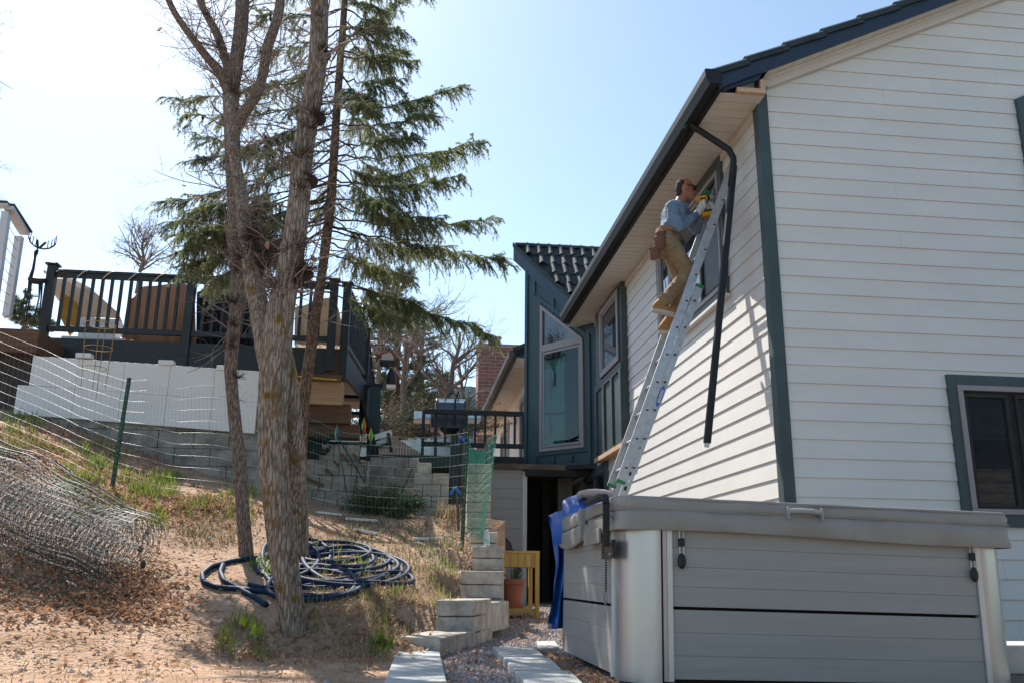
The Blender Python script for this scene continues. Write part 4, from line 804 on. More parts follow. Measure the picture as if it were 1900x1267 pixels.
# covered furniture and covered grill on the deck
M_TAN = mat('tan cover cloth', (0.40, 0.27, 0.19), 0.85, 0.06, 3, 0.1, 50, trans=0.35); M_CAN = mat('cream canvas', (0.55, 0.45, 0.35), 0.85, 0.06, 3, trans=0.4)
def drape(name, pts_top, pts_bot, Y, depth, m_, label, cat, n=18):
    """a cloth over a box-like piece: front face outline from survey points, bulging folds"""
    T_, B_ = dens(pts_top, n*2), dens(pts_bot, n*2); R_ = []
    for k in np.linspace(0, 1, 8):
        R_.append([atY(*(b*(1-k)+t*k), Y)+V((0, -0.05*math.sin(i*1.1)*(1-k*0.8)-0.03*math.sin(i*0.47+k*2), 0)) for i, (t, b) in enumerate(zip(T_, B_))])
    for k in (0.15, 0.5, 0.85, 1.0): R_.append([p+V((0, depth*k+0, 0.05*math.sin(k*3.1))) for p in R_[7]])
    R_.append([p+V((0, depth, 0)) for p in R_[0]])
    mb = MB(); G_ = np.array(R_); mb.grid(G_); 
    for e in (0, -1): mb.add(list(G_[:, e]), [tuple(range(len(G_)))])
    return tag(mb.build(name, m_, smooth=True, recalc=False), label, cat)
drape('furniture_cover', [(238, 560), (262, 535), (330, 524), (352, 530)], [(226, 628), (260, 634), (330, 638), (356, 638)], 12.3, 0.3, M_TAN, 'tan cloth cover peaked over deck furniture behind the railing', 'furniture cover')
drape('furniture_cover', [(548, 572), (580, 560), (612, 552), (626, 572), (632, 600)], [(546, 640), (580, 640), (610, 640), (628, 641), (637, 642)], 12.4, 0.35, M_CAN, 'cream cloth cover at the right end of the deck behind the fir trunk', 'furniture cover')
drape('grill_cover', [(366, 545), (380, 530), (430, 528), (470, 535), (480, 560)], [(364, 640), (400, 640), (440, 640), (475, 640), (484, 640)], 12.5, 0.7, mat('black cover', (0.012, 0.012, 0.014), 0.6, 0.2, 3), 'black cover over a bulky grill behind the rail', 'grill cover')
um = thing('patio_umbrella', 'folded cream umbrella tipped over on the deck behind the balusters', 'umbrella', tuple(atY(150, 630, 13)))
ug = MB(); a0, a1 = atY(102, 520, 12.9), atY(226, 622, 13.1); ax = unit(a1-a0); L_ = np.linalg.norm(a1-a0)
ug.lathe([(0.03, 0), (0.16, 0.12), (0.24, L_*0.35), (0.22, L_*0.8), (0.08, L_)], a0, ax, 9); ug.build('canopy', M_CAN, um, smooth=False)
MB().tube([a0-ax*0.2, a1+ax*0.4], 0.022, 8).build('pole', M_VINYL, um)
kt = MB(); pts_ = [(118, 545), (140, 560), (150, 600), (128, 622), (112, 590)]; kt.prism([atY(*c_, 12.75) for c_ in pts_], (0, 0.05, 0)); tag(kt.build('cloth', mat('orange yellow cloth', (0.50, 0.27, 0.04), 0.8, 0.25, 4, trans=0.4)), 'orange yellow cloth hanging behind the end balusters', 'cloth')
bx_ = MB(); a_ = atY(110, 640, 12.5); bx_.box((a_[0], 12.5, zf), (a_[0]+0.9, 12.9, zf+0.16)); bx_.box((a_[0]+0.2, 12.55, zf+0.16), (a_[0]+0.7, 12.85, zf+0.45)); tag(bx_.build('storage_crate', M_VINYL, bevel=0.02), 'white plastic storage crates low behind the deck rail', 'crates')

# ---- white vinyl panels below the deck
vf = thing('vinyl_fence', 'white vinyl panel skirting below the dark deck', 'fence', (-3.2, 11, 1.6))
tl, tr_, bl_, br_ = atY(75, 660, 11), atY(480, 688, 11), atY(33, 768, 11), atY(482, 804, 11)
def lerp(a, b, t): return a+(b-a)*t
n = 5; x0_, x1_ = atY(56, 690, 11)[0], atY(482, 690, 11)[0]
for r_ in range(2):
    for i in range(n):
        t0, t1 = i/n, (i+1)/n; xa, xb = lerp(x0_, x1_, t0)-(0.12 if r_ == 0 and i == 0 else 0), lerp(x0_, x1_, t1)
        zt_ = lerp(tl[2], tr_[2], (t0+t1)/2); zm = lerp(bl_[2], br_[2], (t0+t1)/2); hh = (zt_-zm)/2
        T0, T1, B0_, B1_ = lerp(tl[2], tr_[2], t0), lerp(tl[2], tr_[2], t1), lerp(bl_[2], br_[2], t0), lerp(bl_[2], br_[2], t1); m0, m1 = (T0+B0_)/2, (T1+B1_)/2; yy = 11.0+(0.0 if r_ == 0 else 0.012); jx = 0.15 if r_ else 0
        zz_ = (B0_, B1_, m1-0.004, m0-0.004) if r_ == 0 else (m0, m1, T1, T0)
        MB().prism([(xa+0.0015, yy, zz_[0]), (xb-0.0015, yy, zz_[1]), (xb-0.0015, yy, zz_[2]), (xa+0.0015, yy, zz_[3])], (0, 0.04, 0)).build('panel', M_VINYL, vf, bevel=0.003)
for px, py in ((155, 661), (308, 674), (416, 684)):
    a_ = atY(px, py, 11); MB().box((a_[0]-0.09, 10.98, a_[2]-0.02), (a_[0]+0.09, 11.1, a_[2]+0.04)).build('cap', M_VINYL, vf, bevel=0.006)
# ---- grey block walls
def courses(wall, x0, x1, Y, dep, zlo, zhi_fn, bw, bh, m_, jit=0.004, off=True):
    k = 0; z_ = zlo
    while True:
        x_ = x0-(bw/2 if k % 2 and off else 0); made = False
        while x_ < x1-0.02:
            a_, b_ = max(x_, x0), min(x_+bw, x1)
            if b_-a_ > 0.04 and z_+bh*0.6 < zhi_fn((a_+b_)/2):
                made = True; j = rnd.uniform(-jit, jit); MB().box((a_+0.003, Y+j, z_+0.002), (b_-0.003, Y+dep+j, z_+bh-0.002)).build('block', m_, wall, bevel=0.006)
            x_ += bw
        z_ += bh; k += 1
        if not made or k > 30: break
w1 = thing('concrete_wall', 'low grey concrete block wall below the white vinyl skirting', 'retaining wall', (-3, 11, 1.4))
courses(w1, -4.3, -1.62, 11.055, 0.2, 1.0+0.15, lambda x_: lerp(bl_[2], br_[2], (x_-x0_)/(x1_-x0_))+0.3, 0.42, 0.21, M_BLOCK)
w1b = thing('concrete_wall', 'short light block pier between the two oak stems', 'retaining wall', (-1.7, 10.7, 1.2))
courses(w1b, atY(461, 900, 10.6)[0], atY(492, 900, 10.6)[0]+0.35, 10.6, 0.2, atY(470, 942, 10.6)[2]-0.1, lambda x_: atY(470, 884, 10.6)[2]+0.03, 0.42, 0.19, M_BLOCKL)
w2 = thing('stair_wall', 'stepped grey block wall with wood cleats below the timbers', 'retaining wall', (-0.9, 11.6, 1.2))
prof = [(560, 850), (598, 846), (602, 836), (612, 834), (616, 822), (652, 826), (656, 834), (668, 836), (676, 842), (686, 846)]
xs_ = [atY(*p, 11.6)[0] for p in prof]; zs_ = [atY(*p, 11.6)[2] for p in prof]
courses(w2, xs_[0], xs_[-1], 11.6, 0.35, atY(620, 962, 11.6)[2]-0.25, lambda x_: float(np.interp(x_, xs_, zs_))+0.03, 0.16, 0.20, mat('rough tan block', (0.30, 0.27, 0.24), 0.92, 0.25, 8, 0.6, 50))
for px, py, px2, py2 in ((571, 887, 600, 900), (604, 869, 616, 880), (620, 855, 628, 864), (634, 843, 650, 862), (655, 840, 674, 864)):
    MB().bar(atY(px, py, 11.58), atY(px2, py2, 11.58), 0.03, 0.045, (0, 1, 0)).build('wood_cleat', M_TIMD, w2)
w3 = thing('block_wall', 'long low grey block wall under the second deck platform', 'retaining wall', (0, 12.6, 1.0))
courses(w3, atY(684, 900, 12.6)[0], atY(776, 900, 12.6)[0], 12.6, 0.3, atY(700, 965, 12.6)[2]-0.2, lambda x_: atY(720, 852, 12.6)[2]+0.02, 0.36, 0.135, M_BLOCK)
w4 = thing('block_wall', 'squat pale block pier in front of the long low block wall', 'retaining wall', (0.3, 11.8, 1.0))
courses(w4, atY(768, 900, 11.8)[0], atY(833, 900, 11.8)[0], 11.8, 0.4, atY(800, 948, 11.8)[2]-0.25, lambda x_: atY(800, 880, 11.8)[2]+0.01, 0.235, 0.15, mat('cream block', (0.36, 0.335, 0.30), 0.9, 0.2, 8, 0.4, 60))
courses(w4, atY(773, 900, 11.85)[0], atY(800, 900, 11.85)[0], 11.9, 0.3, atY(800, 880, 11.9)[2]+0.02, lambda x_: atY(800, 853, 11.9)[2]+0.02, 0.2, 0.14, M_BLOCKL)

# ================================================================== SECOND DECK with grill, chair
Y2 = 17.0
dk2 = thing('rear_deck', 'smaller dark deck with railing beside the teal bay', 'deck', (1.5, 17.5, 2))
a_, b_ = atY(690, 842, 13.2), atY(872, 842, 13.2); MB().box((a_[0], 13.2, atY(700, 864, 13.2)[2]), (b_[0]+0.2, 13.28, a_[2])).build('fascia', M_DECK, dk2)
zpl = atY(780, 846, 13.2)[2]
for i in range(26): MB().box((a_[0]-0.1, 13.28+i*0.15, zpl-0.04), (b_[0]+0.25, 13.42+i*0.15, zpl-0.004)).build('deck_board', M_DECK, dk2)
q0, q1, qb, qt = atY(784, 834, Y2), atY(972, 828, Y2), atY(900, 826, Y2)[2], atY(900, 766, Y2)[2]
fz = atY(900, 846, Y2)[2]; MB().box((atY(872, 850, Y2)[0], Y2-0.05, atY(940, 866, Y2)[2]), (q1[0]+0.1, Y2+0.05, fz)).build('fascia', M_DECK, dk2)
MB().box((q0[0], Y2+0.06, fz-0.05), (q1[0]+0.1, Y2+3, fz)).build('platform', M_DECK, dk2)
MB().bar((q0[0], Y2, qt), (q1[0], Y2, qt), 0.12, 0.09).build('top_rail', M_DECK, dk2, bevel=0.004); MB().bar((q0[0], Y2, qb), (q1[0], Y2, qb), 0.06, 0.09).build('bottom_rail', M_DECK, dk2, bevel=0.004)
for px in (785, 808, 826, 864, 882, 900, 919, 937, 955, 971): x_ = atY(px, 800, Y2)[0]; s_ = 0.045 if px not in (785, 808) else 0.06; MB().box((x_-s_/2, Y2-s_/2, fz-0.3 if px == 785 else qb), (x_+s_/2, Y2+s_/2, qt)).build('baluster', M_DECK, dk2)
dp = atY(697, 718, 14.2); MB().box((dp[0]-0.09, 14.1, 1.0), (dp[0]+0.09, 14.28, dp[2])).build('post', M_TEAL, dk2); MB().box((dp[0]-0.12, 14.07, dp[2]), (dp[0]+0.12, 14.31, dp[2]+0.04)).build('post_cap', M_DECK, dk2)
gr = thing('grill', 'large gas grill with a dark lid and side shelves behind the rear deck rail', 'grill', tuple(atY(840, 840, 17.6)))
YG = 17.5; P_ = lambda x, y: atY(x, y, YG)
g0, g1 = P_(808, 776), P_(865, 738); M_GRL = mat('grill enamel', (0.022, 0.026, 0.035), 0.3, 0.2, 4, spec=0.5); M_INOX = mat('stainless steel', (0.5, 0.5, 0.52), 0.3, 0.1, 10, metal=0.9)
lidm = MB(); lidm.prism([(g0[0], YG, g0[2]), (g0[0], YG, g1[2]-0.06), (g0[0], YG+0.12, g1[2]), (g0[0], YG+0.5, g1[2]-0.02), (g0[0], YG+0.58, g0[2])], (g1[0]-g0[0], 0, 0)); lo = lidm.build('lid', M_GRL, gr, bevel=0.01)
pA, pB = P_(813, 772), P_(861, 742); MB().box((pA[0], YG-0.02, pA[2]+0.05), (pB[0], YG-0.002, pB[2])).build('lid_panel', mat('blue grey enamel', (0.05, 0.075, 0.11), 0.25, 0.1), lo)
MB().box((pA[0], YG-0.024, pB[2]-0.06), (pB[0], YG-0.003, pB[2]-0.005)).build('handle', M_INOX, lo)
bd_ = MB(); c0, c1 = P_(800, 792), P_(868, 777); bd_.box((c0[0], YG, c0[2]), (c1[0], YG+0.6, c1[2])); bd_.build('firebox', M_GRL, gr)
for xa, ya, xb, yb in ((768, 777, 800, 763), (868, 777, 893, 766)): a_, b_ = P_(xa, ya), P_(xb, yb); MB().box((a_[0], YG-0.02, a_[2]), (b_[0], YG+0.5, b_[2])).build('side_shelf', M_INOX, gr, bevel=0.01)
for xx_ in (810, 858):
    for dy_ in (0.05, 0.5): a_ = P_(xx_, 790); MB().box((a_[0]-0.025, YG+dy_, fz), (a_[0]+0.025, YG+dy_+0.05, a_[2])).build('leg', M_GRL, gr)
c0, c1 = P_(812, 802), P_(858, 790); MB().prism([V((c0[0]+0.12, YG+0.1, c0[2])), V((c1[0]-0.12, YG+0.1, c0[2])), V((c1[0], YG+0.02, c1[2])), V((c0[0], YG+0.02, c1[2]))], (0, 0.45, 0)).build('drip_pan', M_GRL, gr)
hs_ = MB(); c_ = P_(838, 745); hs_.tube([c_+V((0.13*math.cos(t), -0.1, 0.16*math.sin(t))) for t in np.linspace(0, math.pi, 12)], 0.012, 6); hs_.tube([P_(843, 790)+V((0, -0.12, 0)), P_(844, 745)+V((0, -0.12, 0)), P_(850, 728)+V((0, -0.12, 0))], 0.02, 6); hs_.build('spit_arm', M_BLACK, gr)
# Adirondack style chair
YC2 = 13.9; C_ = lambda x, y, dy=0: atY(x, y, YC2+dy)
chr_ = thing('deck_chair', 'dark wooden deck chair with a pale cushion at the platform edge', 'chair', tuple(C_(710, 840)))
for s_ in (0, 0.5):
    MB().bar(C_(695, 838, s_), C_(690, 790, s_), 0.05, 0.06, (0, 1, 0)).build('leg', M_DECK, chr_); MB().bar(C_(726, 838, s_), C_(720, 803, s_), 0.05, 0.06, (0, 1, 0)).build('leg', M_DECK, chr_)
    MB().bar(C_(692, 812, s_), C_(727, 801, s_), 0.08, 0.025, (0, 1, 0)).build('armrest', M_INOX, chr_); MB().bar(C_(688, 832, s_), C_(723, 822, s_), 0.04, 0.07, (0, 1, 0)).build('seat_rail', M_DECK, chr_)
cu = MB(); a_ = C_(697, 829); b_ = C_(720, 822); cu.prism([a_, b_, b_+V((0, 0, 0.07)), a_+V((0, 0, 0.10))], (0, 0.5, 0)); cu.build('cushion', M_VINYL, chr_, bevel=0.02)
bk = MB(); a_ = C_(694, 826); bk.prism([a_, a_+V((-0.02, 0, 0.0)), a_+V((-0.25, 0, 0.75)), a_+V((-0.21, 0, 0.76))], (0, 0.5, 0)); bk.build('backrest', M_DECK, chr_)
# sloping board fence behind the platform
bf = thing('board_fence', 'sloping brown board fence behind the rear deck platform', 'fence', (0.2, 20, 2)); M_BF = wood_mat('brown weathered boards', (0.20, 0.145, 0.115), (0.30, 0.23, 0.19), 'z')
for i in range(20):
    t = i/20; px = 686+t*106; pt_ = 788+max(0, (px-697))*0.62 if px > 697 else 788; a_ = atY(px, min(pt_, 846), 19); b2 = atY(px+5.1, min(pt_+3.1, 848), 19)
    MB().prism([V((a_[0], 19, 1.5)), V((b2[0]-0.004, 19, 1.5)), V((b2[0]-0.004, 19, b2[2])), V((a_[0], 19, a_[2]))], (0, 0.03, 0)).build('board', M_BF, bf)

# ================================================================== WHITE CABLE RAILING and deer sculpture, far left
cr = thing('cable_railing', 'white post railing with thin cables and a dark cap, cut by the frame', 'railing', tuple(atY(10, 590, 11.5)))
M_WP = mat('white post paint', (0.62, 0.62, 0.64), 0.5, 0.05, 3)
def lp(x, y, dy=0): return atY(x, y, 11.2+dy)
A0, A1, B0, B1 = lp(-14, 580), lp(12, 395), lp(13, 588, 0.5), lp(36, 440, 0.5)
MB().bar(A0, A1, 0.09, 0.09, (0, 1, 0)).build('post', M_WP, cr, bevel=0.004); MB().bar(B0, B1, 0.09, 0.09, (0, 1, 0)).build('post', M_WP, cr, bevel=0.004)
MB().bar(lp(16, 385, -0.05), lp(46, 434, 0.6), 0.12, 0.05).build('top_rail', M_WP, cr); MB().bar(lp(-40, 380, -0.05), lp(18, 382, -0.05), 0.12, 0.05).build('top_rail', M_WP, cr)
MB().bar(lp(15, 379, -0.06), lp(49, 431, 0.62), 0.16, 0.02).build('rail_cap', M_DECK, cr); MB().bar(lp(-40, 375, -0.06), lp(18, 379, -0.06), 0.16, 0.02).build('rail_cap', M_DECK, cr)
for i in range(8): t = (i+0.7)/9; MB().tube([lerp(A1, A0, t), lerp(B1, B0, t)], 0.004, 5).build('cable', M_STEEL, cr); MB().tube([lerp(A1, A0, t), lerp(A1, A0, t)+V((-1.2, -0.2, 0.05))], 0.004, 5).build('cable', M_STEEL, cr)
ledge = MB(); a_ = lp(-30, 612); b_ = lp(76, 618); ledge.box((a_[0]-1, 11.15, a_[2]-0.28), (b_[0], 13.0, a_[2]+0.02)); tag(ledge.build('timber_ledge', M_TIMD, bevel=0.01), 'heavy brown timber ledge under the white cable railing', 'timber ledge')
ld2 = MB(); a_ = lp(-30, 770, 0.1); b_ = lp(60, 634, 0.1); ld2.box((a_[0]-1, 11.35, a_[2]-0.5), (b_[0], 12.8, b_[2])); tag(ld2.build('dark_wall', mat('dark brown boards', (0.06, 0.05, 0.045), 0.9, 0.3, 5)), 'dark boarded wall below the brown timber ledge', 'wall')
de = thing('deer_sculpture', 'thin iron deer sculpture with garden rake antlers on the ledge', 'sculpture', tuple(lp(60, 595))); M_IRON = mat('rusty iron', (0.035, 0.03, 0.03), 0.6, 0.3, 12, metal=0.4)
YDe = 11.9; Dp = lambda x, y, dy=0: atY(x*160/596, 360+y*340/1267, YDe+dy)
MB().tube([Dp(205, 600), Dp(230, 520), Dp(243, 440), Dp(250, 395)], [0.028, 0.02, 0.016, 0.014], 8).build('neck', M_IRON, de, smooth=True)
MB().tube([Dp(200, 580), Dp(225, 600), Dp(270, 605), Dp(305, 600), Dp(320, 590)], [0.02, 0.045, 0.045, 0.035, 0.015], 10).build('body', M_IRON, de, smooth=True)
MB().tube([Dp(262, 385), Dp(250, 405), Dp(240, 440)], [0.012, 0.03, 0.014], 8).build('head', M_IRON, de, smooth=True)
for a_ in (((205, 590), (190, 720), (165, 855), 0), ((215, 600), (205, 730), (180, 855), 0.15), ((275, 610), (270, 720), (235, 865), 0), ((290, 610), (285, 720), (268, 860), 0.15)): MB().tube([Dp(*a_[0], a_[3]), Dp(*a_[1], a_[3]), Dp(*a_[2], a_[3])], [0.016, 0.01, 0.009], 6).build('leg', M_IRON, de)
ant = MB(); Pa = [(198, 300), (210, 335), (235, 360), (265, 375), (300, 382), (340, 378), (370, 362), (385, 345)]; ant.tube([Dp(*c_) for c_ in Pa], 0.011, 6)
for i, c_ in enumerate(dens(Pa, 10)): 
    if i in (4, 5): continue
    ant.tube([Dp(*c_), Dp(c_[0]+(10 if i < 5 else 8), c_[1]-55 if i else c_[1]-40)], 0.006, 5)
ant.tube([Dp(262, 380), Dp(258, 320)], 0.016, 6); ant.tube([Dp(270, 378), Dp(318, 335)], 0.016, 6); ant.build('antlers', M_IRON, de)

# ================================================================== WIRE FENCE, posts, cage, rolls
M_WIREG = mat('green coated wire', (0.06, 0.26, 0.19), 0.45, 0.2, 20)
def tpost(px0_, py0_, px1_, py1_, Y, label):
    a_, b_ = atY(px0_, py0_, Y), atY(px1_, py1_, Y); a_[2] -= 0.1; d_ = unit(b_-a_); L_ = np.linalg.norm(b_-a_)
    t_ = thing('fence_post', label, 'fence post', tuple(a_), 'green metal fence posts'); s_ = unit(np.cross(d_, (0, 1, 0))); m_ = MB()
    m_.obox(a_-s_*0.02, s_*0.04, (0, 0.006, 0), d_*L_); m_.obox(a_-s_*0.003+V((0, 0.006, 0)), s_*0.006, (0, 0.035, 0), d_*L_); m_.build('shaft', M_TPOST, t_)
    st_ = MB(); n_ = int(L_/0.055)
    for i in range(n_): st_.obox(a_-s_*0.006+d_*(i*0.055+0.02)+V((0, -0.012, 0)), s_*0.012, (0, 0.012, 0), d_*0.02)
    st_.build('studs', mat('worn stud paint', (0.10, 0.15, 0.13), 0.5, 0.3), t_, kind='stuff'); return a_, b_
tpost(207, 905, 240, 700, 9.0, 'leaning green studded post in front of the white skirting')
tpost(555, 880, 558, 757, 9.4, 'green post half hidden behind the thick oak trunk'); tpost(857, 1010, 868, 790, 9.5, 'tall green post beside the black roll and green mesh')
wf_ = thing('wire_fence', 'sagging welded wire fence strung across the upper slope', 'fence', (-3, 9.2, 1.5))
def mesh_sheet(P, Q, n, m, r, m_, parent, name='wire_mesh', wob=0.0, sub=6, ph=0):
    """P, Q: bottom and top polylines; n verticals, m horizontals"""
    Pd, Qd = dens(P, n), dens(Q, n); w_ = MB()
    bow = lambda i, t: V((0, wob*math.sin(i*0.35+ph)+wob*0.5*math.sin(t*5+i*0.17), wob*0.6*math.sin(i*0.23+1+ph)*t))
    for i in range(n): w_.tube([lerp(Pd[i], Qd[i], t)+bow(i, t) for t in np.linspace(0, 1, 7)], r, 3, cap=False)
    for t in np.linspace(0, 1, m): w_.tube([lerp(Pd[i], Qd[i], t)+bow(i, t) for i in range(n)], r, 3, cap=False)
    return w_.build(name, m_, parent, kind='stuff', recalc=False)
def L3(l, Y): return [atY(x, y, Y[i] if isinstance(Y, (list, tuple)) else Y) for i, (x, y) in enumerate(l)]
mesh_sheet(L3([(-60, 770), (0, 800), (120, 850), (207, 895)], [9.6, 9.4, 9.2, 9.0]), L3([(-60, 600), (0, 616), (80, 645), (150, 685), (238, 706)], [9.6, 9.4, 9.3, 9.1, 9.0]), 40, 11, 0.0009, M_STEEL, wf_, wob=0.02)
mesh_sheet(L3([(207, 895), (300, 925), (440, 945), (556, 985)], [9.0, 9.1, 9.2, 9.4]), L3([(238, 706), (275, 702), (330, 722), (400, 715), (480, 730), (558, 770)], [9.0, 9.05, 9.1, 9.2, 9.3, 9.4]), 48, 11, 0.0009, M_STEEL, wf_, wob=0.025, ph=2)
mesh_sheet(L3([(556, 985), (700, 1000), (857, 1005)], 9.45), L3([(558, 770), (640, 800), (760, 815), (868, 800)], 9.45), 44, 11, 0.0009, M_WIREG, wf_, wob=0.02, ph=1)
gm = thing('green_mesh', 'curled loose end of green wire mesh beside the tall post', 'wire mesh', (0.8, 9.6, 1))
mesh_sheet(L3([(866, 1005), (880, 985), (890, 1000), (897, 990)], [9.5, 9.6, 9.75, 9.8]), L3([(870, 820), (885, 860), (905, 812), (923, 803)], [9.5, 9.6, 9.75, 9.8]), 22, 15, 0.0032, M_WIREG, gm, wob=0.02)
tc_ = thing('tomato_cage', 'rusty yellow wire tomato cage standing behind the wire fence', 'plant cage', tuple(atY(185, 760, 9.8))); M_CAGE = mat('yellow coated wire', (0.38, 0.22, 0.05), 0.5, 0.2, 20)
cw = MB(); ct_ = [(155, 597), (213, 602)]
for k, (xa, xb, yc) in enumerate(((157, 215, 603), (157, 209, 646), (150, 198, 683))):
    ca_, cb_ = atY(xa, yc, 9.8), atY(xb, yc, 9.8); c_ = (ca_+cb_)/2; rr = (cb_[0]-ca_[0])/2; cw.tube([c_+V((rr*math.cos(t), rr*math.sin(t), 0)) for t in np.linspace(0, 2*math.pi, 25)], 0.004, 5)
for xa, ya, xb, yb, dy in ((159, 600, 150, 720, 0), (196, 605, 178, 740, 0.15), (214, 605, 195, 720, 0), (185, 600, 172, 720, -0.15)): cw.tube([atY(xa, ya, 9.8+dy), atY(xb, yb, 9.8+dy*0.6)], 0.004, 5)
cw.build('wire', M_CAGE, tc_)
# black roll held by blue clamps
rl = thing('fabric_roll', 'upright black roll of landscape fabric behind the tall green post', 'roll', tuple(atY(848, 935, 9.9)))
a_, b_ = atY(846, 935, 9.9), atY(850, 806, 9.9); MB().lathe([(0.02, 0), (0.085, 0), (0.088, 0.3), (0.083, 0.55), (0.086, np.linalg.norm(b_-a_)), (0.06, np.linalg.norm(b_-a_)), (0.055, np.linalg.norm(b_-a_)-0.05)], a_, unit(b_-a_), 22).build('roll', M_BLACK, rl, smooth=False)
M_CLB = mat('blue clamp plastic', (0.015, 0.12, 0.45), 0.4, 0.1)
def clamp(px, py, Y, sp_, label):
    c_ = atY(px, py, Y); t_ = thing('spring_clamp', label, 'clamp', tuple(c_), 'blue spring clamps')
    for s_ in (-1, 1): MB().prism([c_+V((0, 0, 0.03)), c_+V((sp_[s_][0]*0.5, 0, sp_[s_][1]*0.5+0.03)), c_+V((sp_[s_][0], 0, sp_[s_][1])), c_+V((sp_[s_][0]*0.9, 0, sp_[s_][1]-0.03)), c_+V((0, 0, -0.005))], (0, 0.02, 0)).build('jaw', M_CLB, t_, bevel=0.004)
    MB().lathe([(0.014, -0.004), (0.014, 0.026)], c_+V((0, 0, 0.02)), (0, 1, 0), 10).build('spring', M_STEEL, t_)
clamp(853, 812, 9.5, {-1: (-0.02, -0.075), 1: (0.11, -0.045)}, 'upper blue spring clamp at the top of the black roll'); clamp(845, 907, 9.5, {-1: (-0.06, -0.04), 1: (0.065, -0.035)}, 'lower blue spring clamp on top of a thin dark stake')
sk = MB(); sk.tube([atY(851, 985, 9.52), atY(848, 912, 9.52)], 0.014, 8); tag(sk.build('stake', M_TIMD), 'thin dark stake under the lower blue clamp', 'stake')
bkt = MB(); c_ = atY(882, 850, 12.0); bkt.lathe([(0.0, 0), (0.12, 0), (0.15, 0.22), (0.16, 0.22), (0.14, 0.2)], c_+V((0, 0, -0.12)), n=18); tag(bkt.build('bucket', mat('teal bucket', (0.01, 0.16, 0.13), 0.4, 0.1)), 'teal plastic bucket on the wall behind the green mesh', 'bucket')
# loose roll of wire fencing lying on the slope
wr = thing('wire_roll', 'big loose roll of welded wire fencing lying on dead leaves', 'wire roll', (-3.2, 6.4, 0.3))
ea = ground_pt(-170, 930)+V((0, 0, 0.30)); eb = ground_pt(236, 1085)+V((0, 0.1, 0.20)); ax = eb-ea; L_ = np.linalg.norm(ax); ax = ax/L_
u_ = unit(np.cross(ax, (0, 0, 1))); v_ = np.cross(u_, ax); wrm = MB(); wrs = MB(); nl = 9
for layer in range(7):
    R0 = 0.44-0.055*layer; n_ = 20
    def rp2(a, t):
        s_ = 1-0.28*max(0, t-0.2)**1.2-0.05*math.sin(t*9+layer); zz = 0.9*math.sin(a); fl_ = max(zz, -0.70)
        return ea+ax*L_*t+u_*(R0*s_*1.25*math.cos(a+0.05*math.sin(t*7+layer*2)))+v_*(R0*s_*fl_)+V((0.012*math.sin(a*5+layer*3+t*20), 0.012*math.cos(a*3+t*17), 0.014*math.sin(t*23+a*2+layer)))
    for i in range(n_):
        a = i*2*math.pi/n_+layer*0.13; wrm.tube([rp2(a, t) for t in np.linspace(0, 1-0.03*(layer % 3), 26)], 0.0014 if layer < 3 else 0.001, 3, cap=False)
    for t in np.linspace(0, 0.98, 44):
        wrs.tube([rp2(a, t) for a in np.linspace(0, 2*math.pi, 22)], 0.0021, 3, cap=False)
wrm.build('long_wires', mat('bright wire', (0.42, 0.42, 0.41), 0.6, 0.5, 20, metal=0.2), wr, recalc=False, kind='stuff'); wrs.build('cross_wires', mat('dull green wire', (0.07, 0.085, 0.08), 0.6, 0.4, 20), wr, recalc=False, kind='stuff')
tg = MB()
for px, py in ((168, 955), (270, 1015), (257, 1048), (262, 1078)): tg.ball(ground_pt(px, py)+V((0, 0, 0.12)), (0.02, 0.012, 0.03), 8, 6)
for q_ in range(90):
    p_ = ground_pt(rnd.uniform(-10, 290), rnd.uniform(1000, 1140)); d_ = V((rnd.uniform(-1, 1), rnd.uniform(-.5, .5), rnd.uniform(0.1, 0.6))); tg.tube([p_+V((0, 0, .02)), p_+d_*0.15+V((0, 0, .05)), p_+d_*0.3+V((rnd.uniform(-.1, .1), 0, rnd.uniform(-.08, .05)))], 0.0022, 4)
tg.build('loose_ends', M_TPOST, wr, kind='stuff')

# ================================================================== COILED HOSE
M_HOSE = mat('dark blue hose', (0.006, 0.022, 0.058), 0.6, 0.15, 8, spec=0.22)
loops = [(600, 1058, 128, 38, 0.0), (530, 1040, 62, 38, 0.6), (618, 1056, 122, 30, 1.2), (648, 1064, 112, 32, 2.0), (540, 1034, 75, 34, 2.8), (585, 1090, 82, 26, 3.4), (650, 1044, 78, 24, 4.0), (622, 1030, 70, 20, 4.4), (660, 1064, 92, 26, 5.0), (560, 1086, 105, 34, 5.6), (720, 1080, 48, 11, 0.3), (642, 1042, 52, 20, 0.9), (590, 1050, 100, 36, 1.7), (600, 1096, 70, 20, 2.3)]
hp_ = []; lay = 0
for i, (cx_, cy_, rx, ry, ph) in enumerate(loops):
    for k in range(26):
        a = -2*math.pi*k/26+2.2; nx = loops[(i+1) % len(loops)]; t = max(0, (k-18)/8); cxx, cyy, rxx, ryy = (lerp(V((cx_, cy_, rx, ry)), V(nx[:4]), t))
        hp_.append((cxx+rxx*math.cos(a)*(1+0.04*math.sin(3*a+ph)), cyy+ryy*math.sin(a), 0.02+0.006*(i % 4)+0.01*math.sin(a*2+i)))
hp_ = hp_[:-10]; hp_ += [(520, 1118, .02), (480, 1100, .02), (440, 1082, .02)]
G3 = [ground_pt(x_, y_)+V((0, 0, z_)) for x_, y_, z_ in hp_]
G3 = np.array(G3); 
for _ in range(2): G3[1:-1] = (G3[:-2]+2*G3[1:-1]+G3[2:])/4
G4 = []
for i in range(len(G3)-1):
    for t in (0, 0.5): G4.append(lerp(G3[i], G3[i+1], t))
G4 = np.array(G4); G4[1:-1] = (G4[:-2]+2*G4[1:-1]+G4[2:])/4
